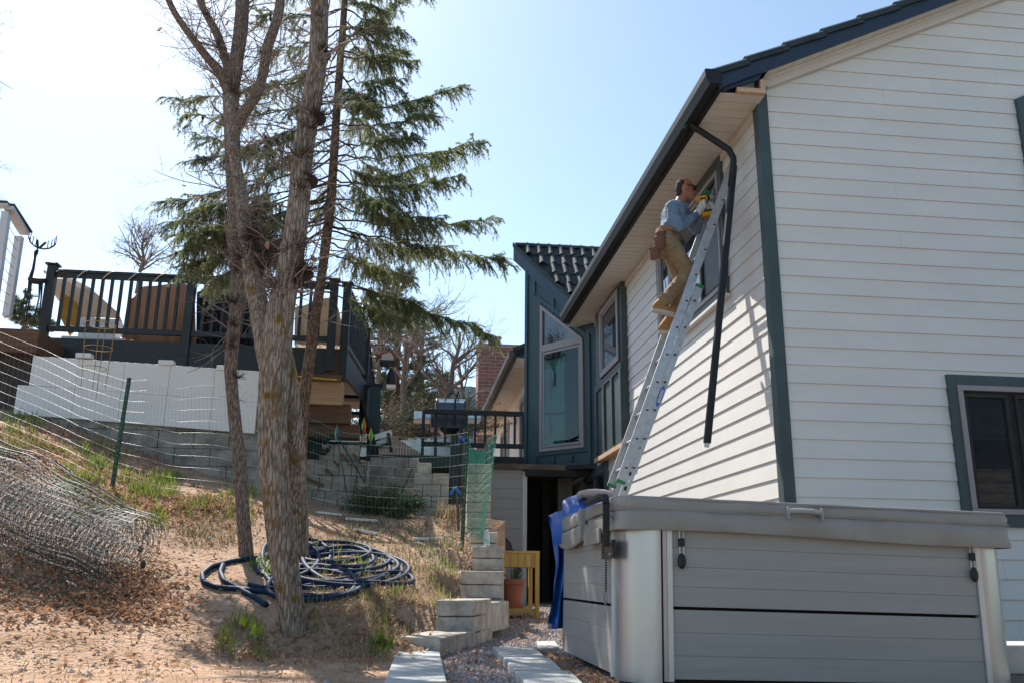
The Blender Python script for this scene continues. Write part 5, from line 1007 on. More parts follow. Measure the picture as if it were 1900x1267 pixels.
hs = thing('garden_hose', 'long dark blue garden hose lying in loose coils round the oaks', 'hose', tuple(G3[0])); MB().tube(G4, 0.019, 9).build('tube', M_HOSE, hs, smooth=True, recalc=False)
ext = [(378, 1085), (374, 1070), (392, 1055), (430, 1045), (480, 1038), (530, 1036), (560, 1042)]; ext2 = [(378, 1085), (400, 1094), (450, 1098), (520, 1106), (600, 1110), (650, 1106), (668, 1094)]
for e_ in (ext, ext2): MB().tube([ground_pt(x_, y_)+V((0, 0, 0.022)) for x_, y_ in dens(e_, 30)], 0.019, 9).build('tube', M_HOSE, hs, smooth=True)
MB().tube([ground_pt(x_, y_)+V((0, 0, 0.022)) for x_, y_ in dens([(413, 1052), (408, 1066), (415, 1082), (440, 1095), (470, 1112), (495, 1128)], 24)], 0.019, 9).build('tube', M_HOSE, hs, smooth=True)
for (x0, y0, x1, y1, lb) in ((588, 953, 632, 958, 'short white pipe nearest the stepped stair wall'), (655, 985, 703, 994, 'middle white plastic pipe lying on the dry grass'), (766, 1003, 820, 1002, 'white plastic pipe near the tall green post'), (640, 965, 700, 969, 'pale plank lying below the dark shrub')):
    a_, b_ = ground_pt(x0, y0), ground_pt(x1, y1); tag(MB().bar(a_+V((0, 0, 0.02)), b_+V((0, 0, 0.02)), 0.05, 0.03).build('pipe' if 'pipe' in lb else 'plank', M_VINYL, bevel=0.006), lb, 'pipe' if 'pipe' in lb else 'plank')
# ---- feeders and spinners
bf1 = thing('bird_feeder', 'hopper bird feeder with a red gabled roof hung by the deck stairs', 'bird feeder', tuple(atY(718, 670, 12.6))); YF = 12.6; F_ = lambda x, y, d=0: atY(x, y, YF+d)
rf = MB(); a_, r1, r2 = F_(702, 655), F_(716, 649), F_(733, 658); e_ = F_(727, 649)-F_(709, 654)
rf.prism([F_(701, 656), F_(727, 649), F_(727, 652), F_(701, 659)], (0, 0.2, 0)); rf.prism([F_(727, 649), F_(735, 659), F_(733, 661), F_(726, 652)], (0, 0.2, 0)); rf.build('roof', mat('red feeder roof', (0.42, 0.09, 0.06), 0.5, 0.1), bf1)
q_ = MB(); q_.prism([F_(708, 658), F_(724, 653), F_(730, 660), F_(730, 672), F_(708, 669)], (0, 0.16, 0)); q_.build('hopper', mat('feeder plastic', (0.5, 0.49, 0.47), 0.3, 0.1), bf1); q_ = MB(); q_.box(F_(704, 673)+V((0, -0.03, 0)), F_(734, 669)+V((0, 0.22, 0))); q_.build('tray', M_DECK, bf1)
MB().tube([F_(718, 650, 0.1), F_(715, 640, 0.1), F_(690, 640, 0.1), F_(680, 655, 0.1)], 0.008, 5).build('hanger', M_BLACK, bf1)
bf2 = thing('bird_feeder', 'black tube shaped bird feeder hanging below the red roofed one', 'bird feeder', tuple(F_(725, 710)))
c_ = F_(725, 713); MB().lathe([(0.055, 0), (0.06, 0.1), (0.055, 0.17), (0.03, 0.22), (0.004, 0.24)], c_, n=16).build('tube', M_BLACK, bf2); MB().box(F_(717, 720)+V((0, -0.06, 0)), F_(734, 714)+V((0, 0.1, 0))).build('tray', M_VINYL, bf2); MB().box(F_(716, 714)+V((0, -0.065, 0)), F_(734, 711)+V((0, 0.1, 0))).build('tray_rim', M_BLACK, bf2); MB().tube([F_(726, 694), F_(723, 674)], 0.005, 5).build('hanger', M_STEEL, bf2)
def spinner(px, py, bx_, by_, Y, cols, label):
    c_ = atY(px, py, Y); b_ = atY(bx_, by_, Y); t_ = thing('garden_spinner', label, 'garden spinner', tuple(b_)); MB().tube([b_, c_], 0.007, 6).build('stake', M_BLACK, t_)
    for k, cc in enumerate(cols): s_ = V((0.028*(-1)**k, 0, 0)); MB().prism([c_+V((0, 0, -0.11)), c_+s_*1.2, c_+V((0, 0, 0.12)), c_+s_*0.2], (0, 0.012, 0)).build('vane', mat('vane colour', cc, 0.4, 0.1), t_)
spinner(625, 803, 650, 952, 11.4, ((0.05, 0.03, 0.45), (0.1, 0.42, 0.12)), 'blue and green garden spinner on a thin leaning stake'); spinner(675, 790, 651, 952, 11.42, ((0.7, 0.10, 0.01), (0.1, 0.5, 0.08)), 'orange and green garden spinner at the deck corner'); spinner(688, 808, 676, 895, 11.6, ((0.1, 0.55, 0.04), (0.65, 0.4, 0.05)), 'lime and yellow garden spinner beside the deck chair')
sk = MB(); sk.tube([atY(628, 812, 11.5), atY(676, 893, 11.5)], 0.012, 6); tag(sk.build('stake', M_TPOST), 'leaning green stake across the stepped stair wall', 'stake')
sk = MB(); sk.tube([atY(740, 925, 11.3), atY(766, 866, 11.3)], 0.012, 6); tag(sk.build('stake', M_TPOST), 'leaning green stake in front of the long block wall', 'stake')
for px, py, lb in ((603, 815, 'dark iron bird ornament on the top of the stepped wall'), (598, 838, 'dark iron bird ornament one step lower than its twin')):
    c_ = atY(px, py, 11.55); t_ = thing('bird_ornament', lb, 'ornament', tuple(c_), 'iron bird ornaments on the stair wall'); q_ = MB(); q_.ball(c_, (0.07, 0.045, 0.045), 14, 9); q_.build('body', M_BLACK, t_, smooth=True)
    q_ = MB(); q_.tube([c_+V((0.06, 0, 0.02)), c_+V((0.09, 0, 0.07)), c_+V((0.11, 0, 0.08))], [0.03, 0.02, 0.008], 8); q_.build('head', M_BLACK, t_, smooth=True)
    q_ = MB(); q_.prism([c_+V((-0.07, -0.02, 0.01)), c_+V((-0.14, -0.02, 0.06)), c_+V((-0.12, -0.02, 0.0))], (0, 0.04, 0)); q_.build('tail', M_BLACK, t_)
    for s_ in (-0.03, 0.035): MB().tube([c_+V((s_, 0, -0.04)), c_+V((s_+0.01, 0, -0.1))], 0.008, 5).build('leg', M_STEEL, t_)
# ================================================================== TREES
M_OAK = bark_mat('oak bark', (0.15, 0.115, 0.09), (0.32, 0.25, 0.19), (0.47, 0.38, 0.30), 1.0, (0.20, 0.12, 0.03))
M_OAK2 = bark_mat('oak limb bark', (0.11, 0.083, 0.066), (0.26, 0.195, 0.155), (0.40, 0.31, 0.25), 1.4)
M_TWIG = mat('oak twig', (0.21, 0.155, 0.125), 0.85, 0.25, 6)
M_TWIGD = mat('dark twig', (0.06, 0.042, 0.032), 0.9, 0.3, 6)
M_FIRB = bark_mat('fir bark', (0.05, 0.035, 0.028), (0.22, 0.14, 0.09), (0.36, 0.25, 0.17), 1.6)
M_NEED = mat('fir needles', (0.13, 0.175, 0.095), 0.55, 0.0, 1.6, col2=(0.32, 0.33, 0.15), trans=0.55, spec=0.3)
M_NEEDP = mat('pine needles', (0.07, 0.10, 0.05), 0.6, 0.0, 1.2, col2=(0.13, 0.15, 0.07), trans=0.3)
M_LEAFB = mat('dead oak leaf', (0.30, 0.15, 0.085), 0.8, 0.0, 25, col2=(0.50, 0.32, 0.20), trans=0.3)
M_CONE = mat('fir cone', (0.07, 0.035, 0.02), 0.8, 0.3, 20)

def catmull(P, n):
    P = V(P); Q = np.vstack([2*P[0]-P[1], P, 2*P[-1]-P[-2]]); out = []
    m = len(P)-1
    for k in np.linspace(0, m, n):
        i = min(int(k), m-1); t = k-i; a, b, c, d = Q[i], Q[i+1], Q[i+2], Q[i+3]
        out.append(0.5*((2*b)+(-a+c)*t+(2*a-5*b+4*c-d)*t*t+(-a+3*b-3*c+d)*t**3))
    return np.array(out)
def trunk(mb, path, Y, seg=28, n=150, rough=0.05, flare=0.0, dY=None, minw=4, groove=9):
    """path: (px, py, width px); ridged bark relief built into the mesh"""
    pts, rad = [], []
    for i, (x, y, w) in enumerate(path):
        yy = Y[i] if isinstance(Y, (list, tuple)) else Y; a = atY(x-w/2, y, yy); b = atY(x+w/2, y, yy); pts.append((a+b)/2); rad.append((b[0]-a[0])/2*0.985)
    P = catmull(pts, n); r = catmull(np.c_[rad, rad, rad], n)[:, 0]
    s = np.concatenate([[0], np.cumsum(np.linalg.norm(np.diff(P, axis=0), axis=1))]); ang = np.arange(seg)*2*math.pi/seg; R_ = []
    for i in range(n):
        ph = 1.3*np.sin(s[i]*9+ang*2)+0.8*np.sin(s[i]*21+ang*3+1)
        g_ = np.abs(np.sin(ang*groove/2+ph*0.55))**0.6
        R_.append(1-rough+2*rough*g_+0.02*np.sin(ang*2+s[i]*3)+0.015*np.sin(s[i]*11)+flare*math.exp(-s[i]/0.10)*(1+0.4*np.sin(ang*3)))
    mb.tube(P, r, seg, ridge=np.array(R_)); return P, r
def grow(mb, p, d, L, r, lev, wob=0.25, up=0.15, kids=5, tips=None):
    n = 5+int(L*5); pts = [V(p)]; d = unit(d)
    for i in range(n):
        d = unit(d+V((rnd.gauss(0, wob), rnd.gauss(0, wob), rnd.gauss(0, wob)+up*0.3))*0.55); pts.append(pts[-1]+d*L/n)
    rr = np.linspace(r, r*0.35, n+1); mb.tube(pts, rr, 6 if r > 0.012 else (4 if r > 0.004 else 3), cap=False)
    if tips is not None: tips.append((pts[-1], d))
    if lev <= 0: return
    for k in range(kids):
        t = rnd.uniform(0.2, 1.0); i = min(int(t*n), n-1); dd = unit(pts[i+1]-pts[i]); s = unit(np.cross(dd, V((rnd.gauss(0, 1), rnd.gauss(0, 1), rnd.gauss(0, 1))))); 
        grow(mb, pts[i], dd*0.7+s*rnd.uniform(0.6, 1.1), L*rnd.uniform(0.3, 0.6), max(rr[i]*0.55, 0.0016), lev-1, wob, up, max(2, kids-1), tips)
def sprout(mb, P, r, n, Lr, lev, lo=0.2, hi=1.0, rk=0.22, up=0.3, kids=4, out=1.0, tips=None):
    for _ in range(n):
        i = int(len(P)*rnd.uniform(lo, hi))-1; a = rnd.uniform(0, 6.283); grow(mb, P[i]+V((math.cos(a), math.sin(a), 0))*r[i]*0.8, (math.cos(a)*out, math.sin(a)*out, rnd.uniform(-0.25, 0.9)), rnd.uniform(*Lr), min(0.0075, max(0.0028, r[i]*rk*0.6)), lev, up=up, kids=kids, tips=tips)
def broom(mb, c, R, n, r=0.0022):
    for _ in range(n):
        d = unit(V((rnd.gauss(0, 1), rnd.gauss(0, 1), rnd.gauss(0.2, 0.8)))); L_ = R*rnd.uniform(0.4, 1.25); mb.tube([c+d*R*0.1, c+d*L_*0.6+V((0, 0, rnd.uniform(-.02, .03))), c+d*L_+V((rnd.uniform(-.03, .03), 0, rnd.uniform(-.02, .05)))], [r*1.6, r, r*0.6], 3, cap=False)
def leaves_at(mb, pts, size=0.05):
    for p in pts:
        a = V((rnd.gauss(0, 1), rnd.gauss(0, 1), rnd.gauss(0, 1))); a = unit(a); b = unit(np.cross(a, V((rnd.gauss(0, 1), rnd.gauss(0, 1), rnd.gauss(0, 1))))); s = size*rnd.uniform(0.6, 1.3); c = np.cross(a, b)
        mb.add([p-b*s*0.25, p+a*s*0.5-b*s*0.35+c*s*.1, p+a*s*1.1, p+a*s*0.5+b*s*0.35+c*s*.1], [(0, 1, 2, 3)])
# --- the thick leaning oak
YB = 6.3
oakB = thing('oak_tree', 'thickest bare oak leaning left with a forked furrowed trunk', 'tree', tuple(ground_pt(550, 1207)), 'bare oaks on the slope')
mb = MB()
PB, rB = trunk(mb, [(549, 1222, 58), (549, 1200, 53), (541, 1130, 50), (527, 1040, 50), (516, 950, 51), (509, 880, 52), (506, 800, 52), (508, 720, 54), (514, 640, 55), (520, 580, 51), (528, 540, 47), (537, 500, 46), (547, 440, 42), (556, 360, 39), (562, 285, 37), (576, 200, 36), (588, 126, 35), (592, 60, 33), (594, -30, 31), (598, -200, 28)], YB, 48, 360, 0.07, 0.03, groove=17)
P2, r2 = trunk(mb, [(556, 1030, 30), (554, 960, 34), (549, 880, 36), (544, 800, 38), (535, 720, 38), (524, 640, 34)], [6.75, 6.7, 6.6, 6.5, 6.45, 6.4], 26, 120, 0.07, 0.1, groove=11)
P3, r3 = trunk(mb, [(503, 690, 40), (494, 640, 42), (485, 590, 40), (474, 540, 34), (463, 490, 29), (455, 430, 25), (446, 350, 22), (430, 260, 20), (425, 180, 17)], [6.4, 6.42, 6.5, 6.55, 6.6, 6.7, 6.9, 7.1, 7.2], 24, 120, 0.07, groove=11)
mb.build('trunk', M_OAK, oakB, smooth=True, recalc=False)
tw = MB(); tips = []
sprout(tw, PB, rB, 52, (0.3, 0.8), 2, 0.5, 0.92, tips=tips); sprout(tw, P3, r3, 20, (0.3, 0.7), 2, 0.35, 1.0, tips=tips)
for px, py, tx, ty, w in ((560, 300, 480, 250, 6), (566, 250, 660, 190, 5), (548, 430, 470, 400, 5), (590, 110, 700, 60, 6), (575, 210, 505, 150, 6), (556, 330, 690, 350, 4), (538, 520, 640, 470, 4), (545, 445, 690, 400, 4)):
    a, b = atY(px, py, YB-0.1), atY(tx, ty, YB-rnd.uniform(-0.5, 0.4)); grow(tw, a, b-a, np.linalg.norm(b-a), w/2*0.0039, 2, 0.22, 0.1, 5, tips)
tw.build('twigs', M_TWIG, oakB, kind='stuff', recalc=False)
kb = MB()
for px, py, R_, n in ((560, 291, 0.13, 110), (548, 463, 0.12, 90), (566, 505, 0.15, 150), (560, 352, 0.10, 90), (515, 536, 0.12, 90), (592, 36, 0.08, 60), (600, 95, 0.09, 60), (590, 215, 0.15, 110), (573, 240, 0.1, 60), (548, 520, 0.1, 60), (500, 655, 0.05, 30), (575, 330, 0.12, 60)): 
    c = atY(px, py, YB-0.05); broom(kb, c, R_, n); kb.ball(c+V((0, 0.06, 0)), (0.06, 0.05, 0.05), 9, 6)
for px, py, R_, n in ((470, 440, 0.2, 120), (455, 480, 0.18, 100), (480, 500, 0.16, 100), (490, 470, 0.22, 90)): broom(kb, atY(px, py, 6.6), R_, n)
kb.build('burls', M_TWIGD, oakB, kind='stuff', recalc=False)
lf = MB(); leaves_at(lf, [p for p, d in rnd.sample(tips, min(26, len(tips)))], 0.06); lf.build('dead_leaves', M_LEAFB, oakB, kind='stuff', recalc=False)
# --- the slim oak with four limbs
YA = 7.9
oakA = thing('oak_tree', 'slim bare oak with four limbs spreading near the top of the picture', 'tree', tuple(ground_pt(455, 1035)), 'bare oaks on the slope')
mb = MB()
PA, rA = trunk(mb, [(457, 1045, 27), (456, 1020, 26), (450, 940, 25), (444, 850, 25), (437, 790, 23), (431, 730, 22), (428, 680, 23), (434, 610, 24), (440, 540, 24), (438, 480, 24), (435, 420, 25), (434, 350, 27), (432, 290, 28), (430, 230, 29), (428, 175, 30), (427, 140, 28)], YA, 28, 240, 0.06, 0.12, groove=11)
limbs = [([(428, 178, 22), (408, 135, 19), (385, 108, 16), (360, 75, 14), (340, 48, 13), (322, 20, 12), (300, -30, 11), (270, -120, 9)], [7.9, 7.85, 7.8, 7.7, 7.65, 7.6, 7.5, 7.4]),
         ([(430, 165, 20), (421, 120, 17), (407, 75, 15), (393, 45, 14), (375, 10, 13), (355, -60, 11)], [7.9, 8.0, 8.05, 8.1, 8.1, 8.2]),
         ([(430, 170, 26), (438, 120, 26), (446, 60, 26), (450, 0, 25), (452, -90, 22)], [7.9, 7.9, 7.95, 8.0, 8.0]),
         ([(433, 240, 24), (452, 210, 22), (474, 180, 19), (487, 140, 18), (496, 90, 19), (511, 45, 18), (520, 0, 17), (520, -90, 15)], [7.88, 7.8, 7.75, 7.7, 7.65, 7.6, 7.6, 7.6])]
LB = [trunk(mb, p, y, 20, 90, 0.06, groove=9) for p, y in limbs]
mb.build('trunk', M_OAK2, oakA, smooth=True, recalc=False)
tw = MB(); tips = []; sprout(tw, PA, rA, 60, (0.25, 0.7), 2, 0.45, 1.0, tips=tips)
for P, r in LB: sprout(tw, P, r, 30, (0.3, 0.9), 2, 0.1, 0.95, tips=tips)
for px, py, tx, ty in ((390, 620, 345, 650), (430, 600, 372, 690), (436, 560, 366, 560), (430, 640, 380, 690), (430, 740, 413, 745)):
    a, b = atY(px, py, YA-0.05), atY(tx, ty, YA-0.35); grow(tw, atY(432, py, YA-0.06), b-a, np.linalg.norm(b-atY(432, py, YA)), 0.006, 1, 0.3, 0.0, 3)
tw.build('twigs', M_TWIG, oakA, kind='stuff', recalc=False)
kb = MB()
for px, py in ((432, 560), (436, 500), (430, 600), (428, 640), (434, 300), (432, 260), (385, 28), (430, 170), (440, 700), (405, 85), (487, 100)): broom(kb, atY(px, py, YA-0.08), 0.10, 36)
kb.build('burls', M_TWIGD, oakA, kind='stuff', recalc=False)
lf = MB(); leaves_at(lf, [p for p, d in rnd.sample(tips, min(24, len(tips)))], 0.06); lf.build('dead_leaves', M_LEAFB, oakA, kind='stuff', recalc=False)
# --- the douglas fir behind them
YFI = 8.7
fir = thing('fir_tree', 'tall fir with drooping needle boughs and a spotted leaning trunk behind the oaks', 'tree', tuple(ground_pt(556, 985)))
mb = MB(); PF, rF = trunk(mb, [(551, 985, 27), (556, 880, 25), (562, 760, 22), (571, 690, 21), (579, 630, 20), (588, 570, 19), (597, 510, 18), (606, 440, 18), (614, 370, 17), (619, 300, 16), (624, 220, 15), (630, 130, 14), (637, 40, 12), (645, -80, 10), (655, -260, 6)], YFI, 22, 220, 0.04, 0.1, groove=7); mb.build('trunk', M_FIRB, fir, smooth=True, recalc=False)
bw, needV, needF, cones = MB(), [], [], MB()
def needles(P, dens_=190, ln=0.024, w=0.0028):
    P = V(P); sg = np.linalg.norm(np.diff(P, axis=0), axis=1); cs = np.r_[0, np.cumsum(sg)]; n = max(6, int(cs[-1]*dens_*2)); t = nr.uniform(0, cs[-1], n); i = np.clip(np.searchsorted(cs, t)-1, 0, len(sg)-1)
    f = (t-cs[i])/np.maximum(sg[i], 1e-6); b = P[i]+(P[i+1]-P[i])*f[:, None]; d = (P[i+1]-P[i])/np.maximum(sg[i], 1e-6)[:, None]
    rv = nr.normal(size=(n, 3)); s = np.cross(d, rv); s /= np.linalg.norm(s, axis=1)[:, None]+1e-9; e = s*0.85+d*0.55; e /= np.linalg.norm(e, axis=1)[:, None]; L_ = ln*nr.uniform(0.7, 1.2, n)[:, None]; u = np.cross(e, d); u /= np.linalg.norm(u, axis=1)[:, None]+1e-9
    needV.append(np.stack([b-u*w, b+u*w, b+e*L_+V((0, 0, -0.003))], 1).reshape(-1, 3))
def bough(p0, p1, droop=0.12, hang=0.28, dens2=42, r=0.012, full=1.0, up_tip=0.05):
    p0, p1 = V(p0), V(p1); L_ = np.linalg.norm(p1-p0); n = 14; ax = []
    for t in np.linspace(0, 1, n): ax.append(p0+(p1-p0)*t+V((0, 0, -droop*L_*math.sin(math.pi*t)*(1-0.2*t)))+V((rnd.gauss(0, .012), rnd.gauss(0, .02), rnd.gauss(0, .012)))+V((0, 0, up_tip*max(0, t-0.75))))
    ax = np.array(ax); bw.tube(ax, np.linspace(r, r*0.2, n), 6, cap=False); needles(ax[int(n*0.5):], 150)
    d = unit(p1-p0); sd = unit(np.cross(d, (0, 0, 1)))
    for k in range(int(dens2*L_*full)):
        t = rnd.uniform(0.30, 1.0)**0.85; i = min(int(t*(n-1)), n-2); b = ax[i]+(ax[i+1]-ax[i])*(t*(n-1)-i); s_ = rnd.choice((-1, 1)); l2 = hang*rnd.uniform(0.45, 1.25)*(1.15-0.75*t)+0.05
        q = [b]; hg = rnd.uniform(0.04, 0.30)*(0.5 if t > 0.7 else 1); dd = unit(d*rnd.uniform(0.4, 1.0)+sd*s_*rnd.uniform(0.3, 1.1)+V((0, 0, rnd.uniform(-0.5, 0.3)))); m_ = 6
        for j in range(m_): dd = unit(dd+V((rnd.gauss(0, .14), rnd.gauss(0, .14), -hg))); q.append(q[-1]+dd*l2/m_)
        bw.tube(q, np.linspace(0.003, 0.001, m_+1), 3, cap=False); needles(q, 210)
        for _ in range(4):
            j = rnd.randint(0, m_-1); e = unit(unit(q[j+1]-q[j])+V((rnd.gauss(0, .7), rnd.gauss(0, .7), rnd.gauss(-0.1, .4)))); l3 = l2*rnd.uniform(0.2, 0.55); q2 = [q[j], q[j]+e*l3*0.5+V((0, 0, -0.01)), q[j]+e*l3+V((0, 0, -0.05*l3/0.1))]; needles(q2, 210)
        if t > 0.55 and rnd.random() < 0.03:
            cc = b+V((rnd.gauss(0, .02), rnd.gauss(0, .02), -0.03)); cones.ball(cc, (0.016, 0.016, 0.034), 7, 6)
def trunkF(py): i = np.argmin(np.abs(np.array([_v(p)[1] for p in PF])-py)); return PF[i]
def _v(p):
    q = V(p)-EYE; z = q @ FW; return W0/2+FPX*(q @ RT)/z, H0/2-FPX*(q @ UP)/z
# boughs: trunk height, tip in the survey, distance offset; highest ones, out of view, added for slope shade
for py, tx, ty, dy, dr, fu in ((90, 762, 118, 0.3, 0.06, 1.0), (20, 752, 62, -0.2, 0.05, .8), (60, 740, 8, 0.4, 0.03, .7), (150, 742, 150, -0.3, 0.08, 1.2), (200, 858, 160, 0.3, 0.10, 1.1), (235, 800, 215, -0.4, 0.06, 1.1), (290, 892, 266, 0.1, 0.10, 1.1), (330, 850, 330, -0.5, 0.12, 1.2), (350, 815, 300, 0.6, 0.06, 1.1),
                               (400, 917, 408, 0.0, 0.10, 1.0), (420, 934, 484, 0.2, 0.02, 1.2), (430, 800, 470, 0.7, 0.02, 1.2), (380, 830, 405, -0.6, 0.08, 1.1), (520, 919, 630, 0.0, -0.08, 1.2), (515, 800, 585, 0.5, -0.05, 1.3), (540, 740, 590, -0.5, -0.03, 1.2), (470, 760, 520, -0.7, 0.0, 1.1), (255, 720, 330, 0.9, 0.05, 1.0), (310, 740, 400, -0.9, 0.05, 1.0), (130, 690, 200, -0.8, 0.1, 1.0), (60, 690, 110, 0.8, 0.1, 1.0),
                               (130, 325, 188, 0.4, 0.05, .55), (190, 338, 215, -0.2, 0.06, .55), (230, 358, 300, 0.5, 0.06, .7), (300, 300, 376, 0.2, 0.06, .8), (280, 357, 250, 0.8, 0.10, .7), (340, 312, 415, -0.1, 0.04, 1.0), (360, 318, 470, 0.2, 0.0, 1.2), (370, 355, 445, -0.4, 0.03, 1.1), (400, 345, 500, 0.5, 0.0, 1.1), (330, 405, 420, 0.8, 0.05, 1.0), (395, 400, 520, -0.3, 0.0, .9), (385, 330, 440, 0.7, 0.02, 1.2), (410, 370, 500, -0.1, 0.0, 1.3), (375, 385, 460, 0.3, 0.02, 1.2), (320, 345, 395, -0.5, 0.05, 1.0), (420, 395, 540, 0.6, -0.03, 1.1),
                               (250, 470, 330, 0.6, 0.06, .8), (200, 465, 270, -0.5, 0.06, .8), (120, 480, 160, 0.7, 0.06, .8), (60, 500, 100, 0.5, 0.06, .8), (20, 480, 30, 0.2, 0.05, .8), (350, 480, 420, -0.6, 0.04, .8), (430, 480, 480, 0.6, 0.02, .7), (-40, 500, -30, 0.3, 0.05, .7), (-40, 720, -20, -0.2, 0.05, .8), (90, 560, 150, 1.0, 0.06, .9), (300, 600, 400, 1.1, 0.06, .9), (180, 700, 260, 1.1, 0.06, .9), (445, 700, 505, 1.0, 0.0, .9),
                               (40, 720, 90, 0.3, 0.05, 1.2), (75, 700, 40, -0.5, 0.05, 1.1), (110, 745, 95, 0.6, 0.04, 1.1), (160, 700, 190, -0.3, 0.06, 1.2), (0, 700, 15, -0.4, 0.05, 1.1), (270, 770, 255, -0.6, 0.05, 1.0), (300, 690, 330, 0.2, 0.05, 1.1), (370, 730, 370, -0.3, 0.05, 1.1), (420, 720, 450, 0.4, 0.02, 1.1), (150, 545, 200, -0.2, 0.05, 1.0), (250, 520, 300, -0.2, 0.05, 1.0), (-40, 800, -20, 0.4, 0.03, 1.0), (-90, 770, -90, -0.4, 0.03, 1.0), (-90, 470, -80, 0.3, 0.03, 1.0), (-140, 780, -170, 0.2, 0.02, 1.1), (-150, 520, -170, -0.5, 0.02, 1.1), (-180, 760, -230, -0.7, 0.02, 1.1), (-190, 540, -240, 0.6, 0.02, 1.1), (-220, 740, -280, 0.8, 0.0, 1.1), (-30, 620, -40, 1.3, 0.02, 1.0)):
    t = trunkF(py); bough(t, atY(tx, ty, YFI+dy), dr*0.6, 0.34, 38, 0.011, fu)
bw.build('branches', M_TWIGD, fir, kind='stuff', recalc=False)
def needle_obj(name, m_, parent):
    v = np.vstack(needV); mb = MB(); mb.add(v, np.arange(len(v)).reshape(-1, 3)); needV.clear(); return mb.build(name, m_, parent, kind='stuff', recalc=False)
needle_obj('needles', M_NEED, fir); cones.build('cones', M_CONE, fir, kind='stuff', recalc=False)
# bare dead twigs on the fir's lower trunk
tw = MB(); sprout(tw, PF, rF, 24, (0.4, 1.1), 1, 0.3, 0.75, rk=0.5, up=0.0, kids=3); tw.build('dead_twigs', M_TWIG, fir, kind='stuff', recalc=False)

# --- trees and scrub beyond
def bare_tree(px, py, Y, hgt, r, label, nb=9, lev=3, lean=0.0, m_=None, name='bare_tree', grp='bare trees beyond the decks'):
    b = atY(px, py, Y); b[2] = min(b[2], b[2]); t_ = thing(name, label, 'tree', tuple(b), grp); mb = MB(); pts = [b+V((lean*k*hgt/6+rnd.gauss(0, .04)*hgt/6, rnd.gauss(0, .04), hgt*0.62*k/6)) for k in range(7)]; pts[0] = b
    P = catmull(pts, 24); rr = np.linspace(r, r*0.4, 24); mb.tube(P, rr, 9); mb.build('trunk', M_OAK2, t_, smooth=True, recalc=False); tw = MB()
    for k in range(nb):
        i = int(len(P)*rnd.uniform(0.35, 1))-1; a = rnd.uniform(0, 6.283); grow(tw, P[i], (math.cos(a)*0.8, math.sin(a)*0.5, rnd.uniform(0.3, 1)), hgt*rnd.uniform(0.28, 0.5), rr[i]*0.55, lev, 0.25, 0.25, 5)
    tw.build('branches', m_ or M_TWIG, t_, kind='stuff', recalc=False)
bare_tree(254, 545, 17.0, 1.9, 0.045, 'small bare tree rising behind the tan furniture cover', 22, 4)
bare_tree(352, 560, 20.0, 2.2, 0.05, 'thin bare tree half hidden behind the fir foliage', 8, 3)
bare_tree(820, 790, 24.0, 4.2, 0.10, 'spreading bare tree beyond the grill', 13, 3, 0.1); bare_tree(745, 800, 22.0, 4.8, 0.09, 'bare tree behind the hanging bird feeders', 13, 3); bare_tree(870, 800, 26.0, 3.6, 0.07, 'bare scrub oak in front of the brick chimney', 11, 3, -0.1)
bare_tree(700, 760, 20.0, 3.6, 0.07, 'bare tree behind the deck stair rail', 11, 3)
def edge_tree(px, py, tx, ty, Y, label):
    a, b = atY(px, py, Y), atY(tx, ty, Y); base = V((a[0]-0.5, Y+0.3, hz1(a[0]-0.5, Y+0.3)-0.1)); t_ = thing('bare_tree', label, 'tree', tuple(base), 'bare trees beyond the decks'); mb = MB()
    P = catmull([base, lerp(base, a, 0.4)+V((-0.15, 0, 0)), lerp(base, a, 0.8)+V((-0.1, 0.05, 0)), a+V((0, 0, 0.4))], 24); mb.tube(P, np.linspace(0.10, 0.03, 24), 10); mb.build('trunk', M_OAK2, t_, smooth=True, recalc=False); tw = MB()
    for k in range(3): grow(tw, P[19+k], b-a, np.linalg.norm(b-a)*(1-0.15*k), 0.007, 3, 0.25, 0.1, 5)
    for k in range(6): grow(tw, P[rnd.randint(14, 23)], (-1, rnd.uniform(-.6, .6), rnd.uniform(0.2, 0.9)), 0.9, 0.008, 2, 0.25, 0.2, 5)
    tw.build('twigs', M_TWIG, t_, kind='stuff', recalc=False)
edge_tree(-60, 40, 45, 95, 8.0, 'bare oak cut off by the frame, its twigs near the top left corner'); edge_tree(-60, 330, 40, 370, 14.0, 'bare tree cut off by the frame, its twigs just above the white cable railing')
def pine(px, py, Y, hgt, wid, label, nb=60, trunk_r=0.12, dens_=16, name='pine_tree', ln=0.09):
    b = atY(px, py, Y); t_ = thing(name, label, 'tree', tuple(b), 'pines beyond the decks'); mb = MB(); pts = [b+V((rnd.gauss(0, .03)*k, 0, hgt*k/5)) for k in range(6)]; P = catmull(pts, 20); rr = np.linspace(trunk_r, trunk_r*0.25, 20); mb.tube(P, rr, 9); mb.build('trunk', M_FIRB, t_, smooth=True, recalc=False); br = MB()
    for k in range(nb):
        i = int(20*rnd.uniform(0.22, 1))-1; a = rnd.uniform(0, 6.283); L_ = wid*rnd.uniform(0.5, 1)*(1.15-i/20*0.8); d = V((math.cos(a), math.sin(a), rnd.uniform(-0.1, 0.35))); q = [P[i], P[i]+d*L_*0.5+V((0, 0, -0.03)), P[i]+d*L_]; br.tube(q, [0.02, 0.012, 0.005], 4, cap=False)
        for j in range(10):
            t = rnd.uniform(0.3, 1); c = q[0]+(q[2]-q[0])*t; e = unit(d+V((rnd.gauss(0, .7), rnd.gauss(0, .7), rnd.gauss(0.1, .5)))); needles([c, c+e*L_*0.16, c+e*L_*0.28], dens_*6, ln, 0.006)
    br.build('branches', M_TWIGD, t_, kind='stuff', recalc=False); needle_obj('needles', M_NEEDP, t_)
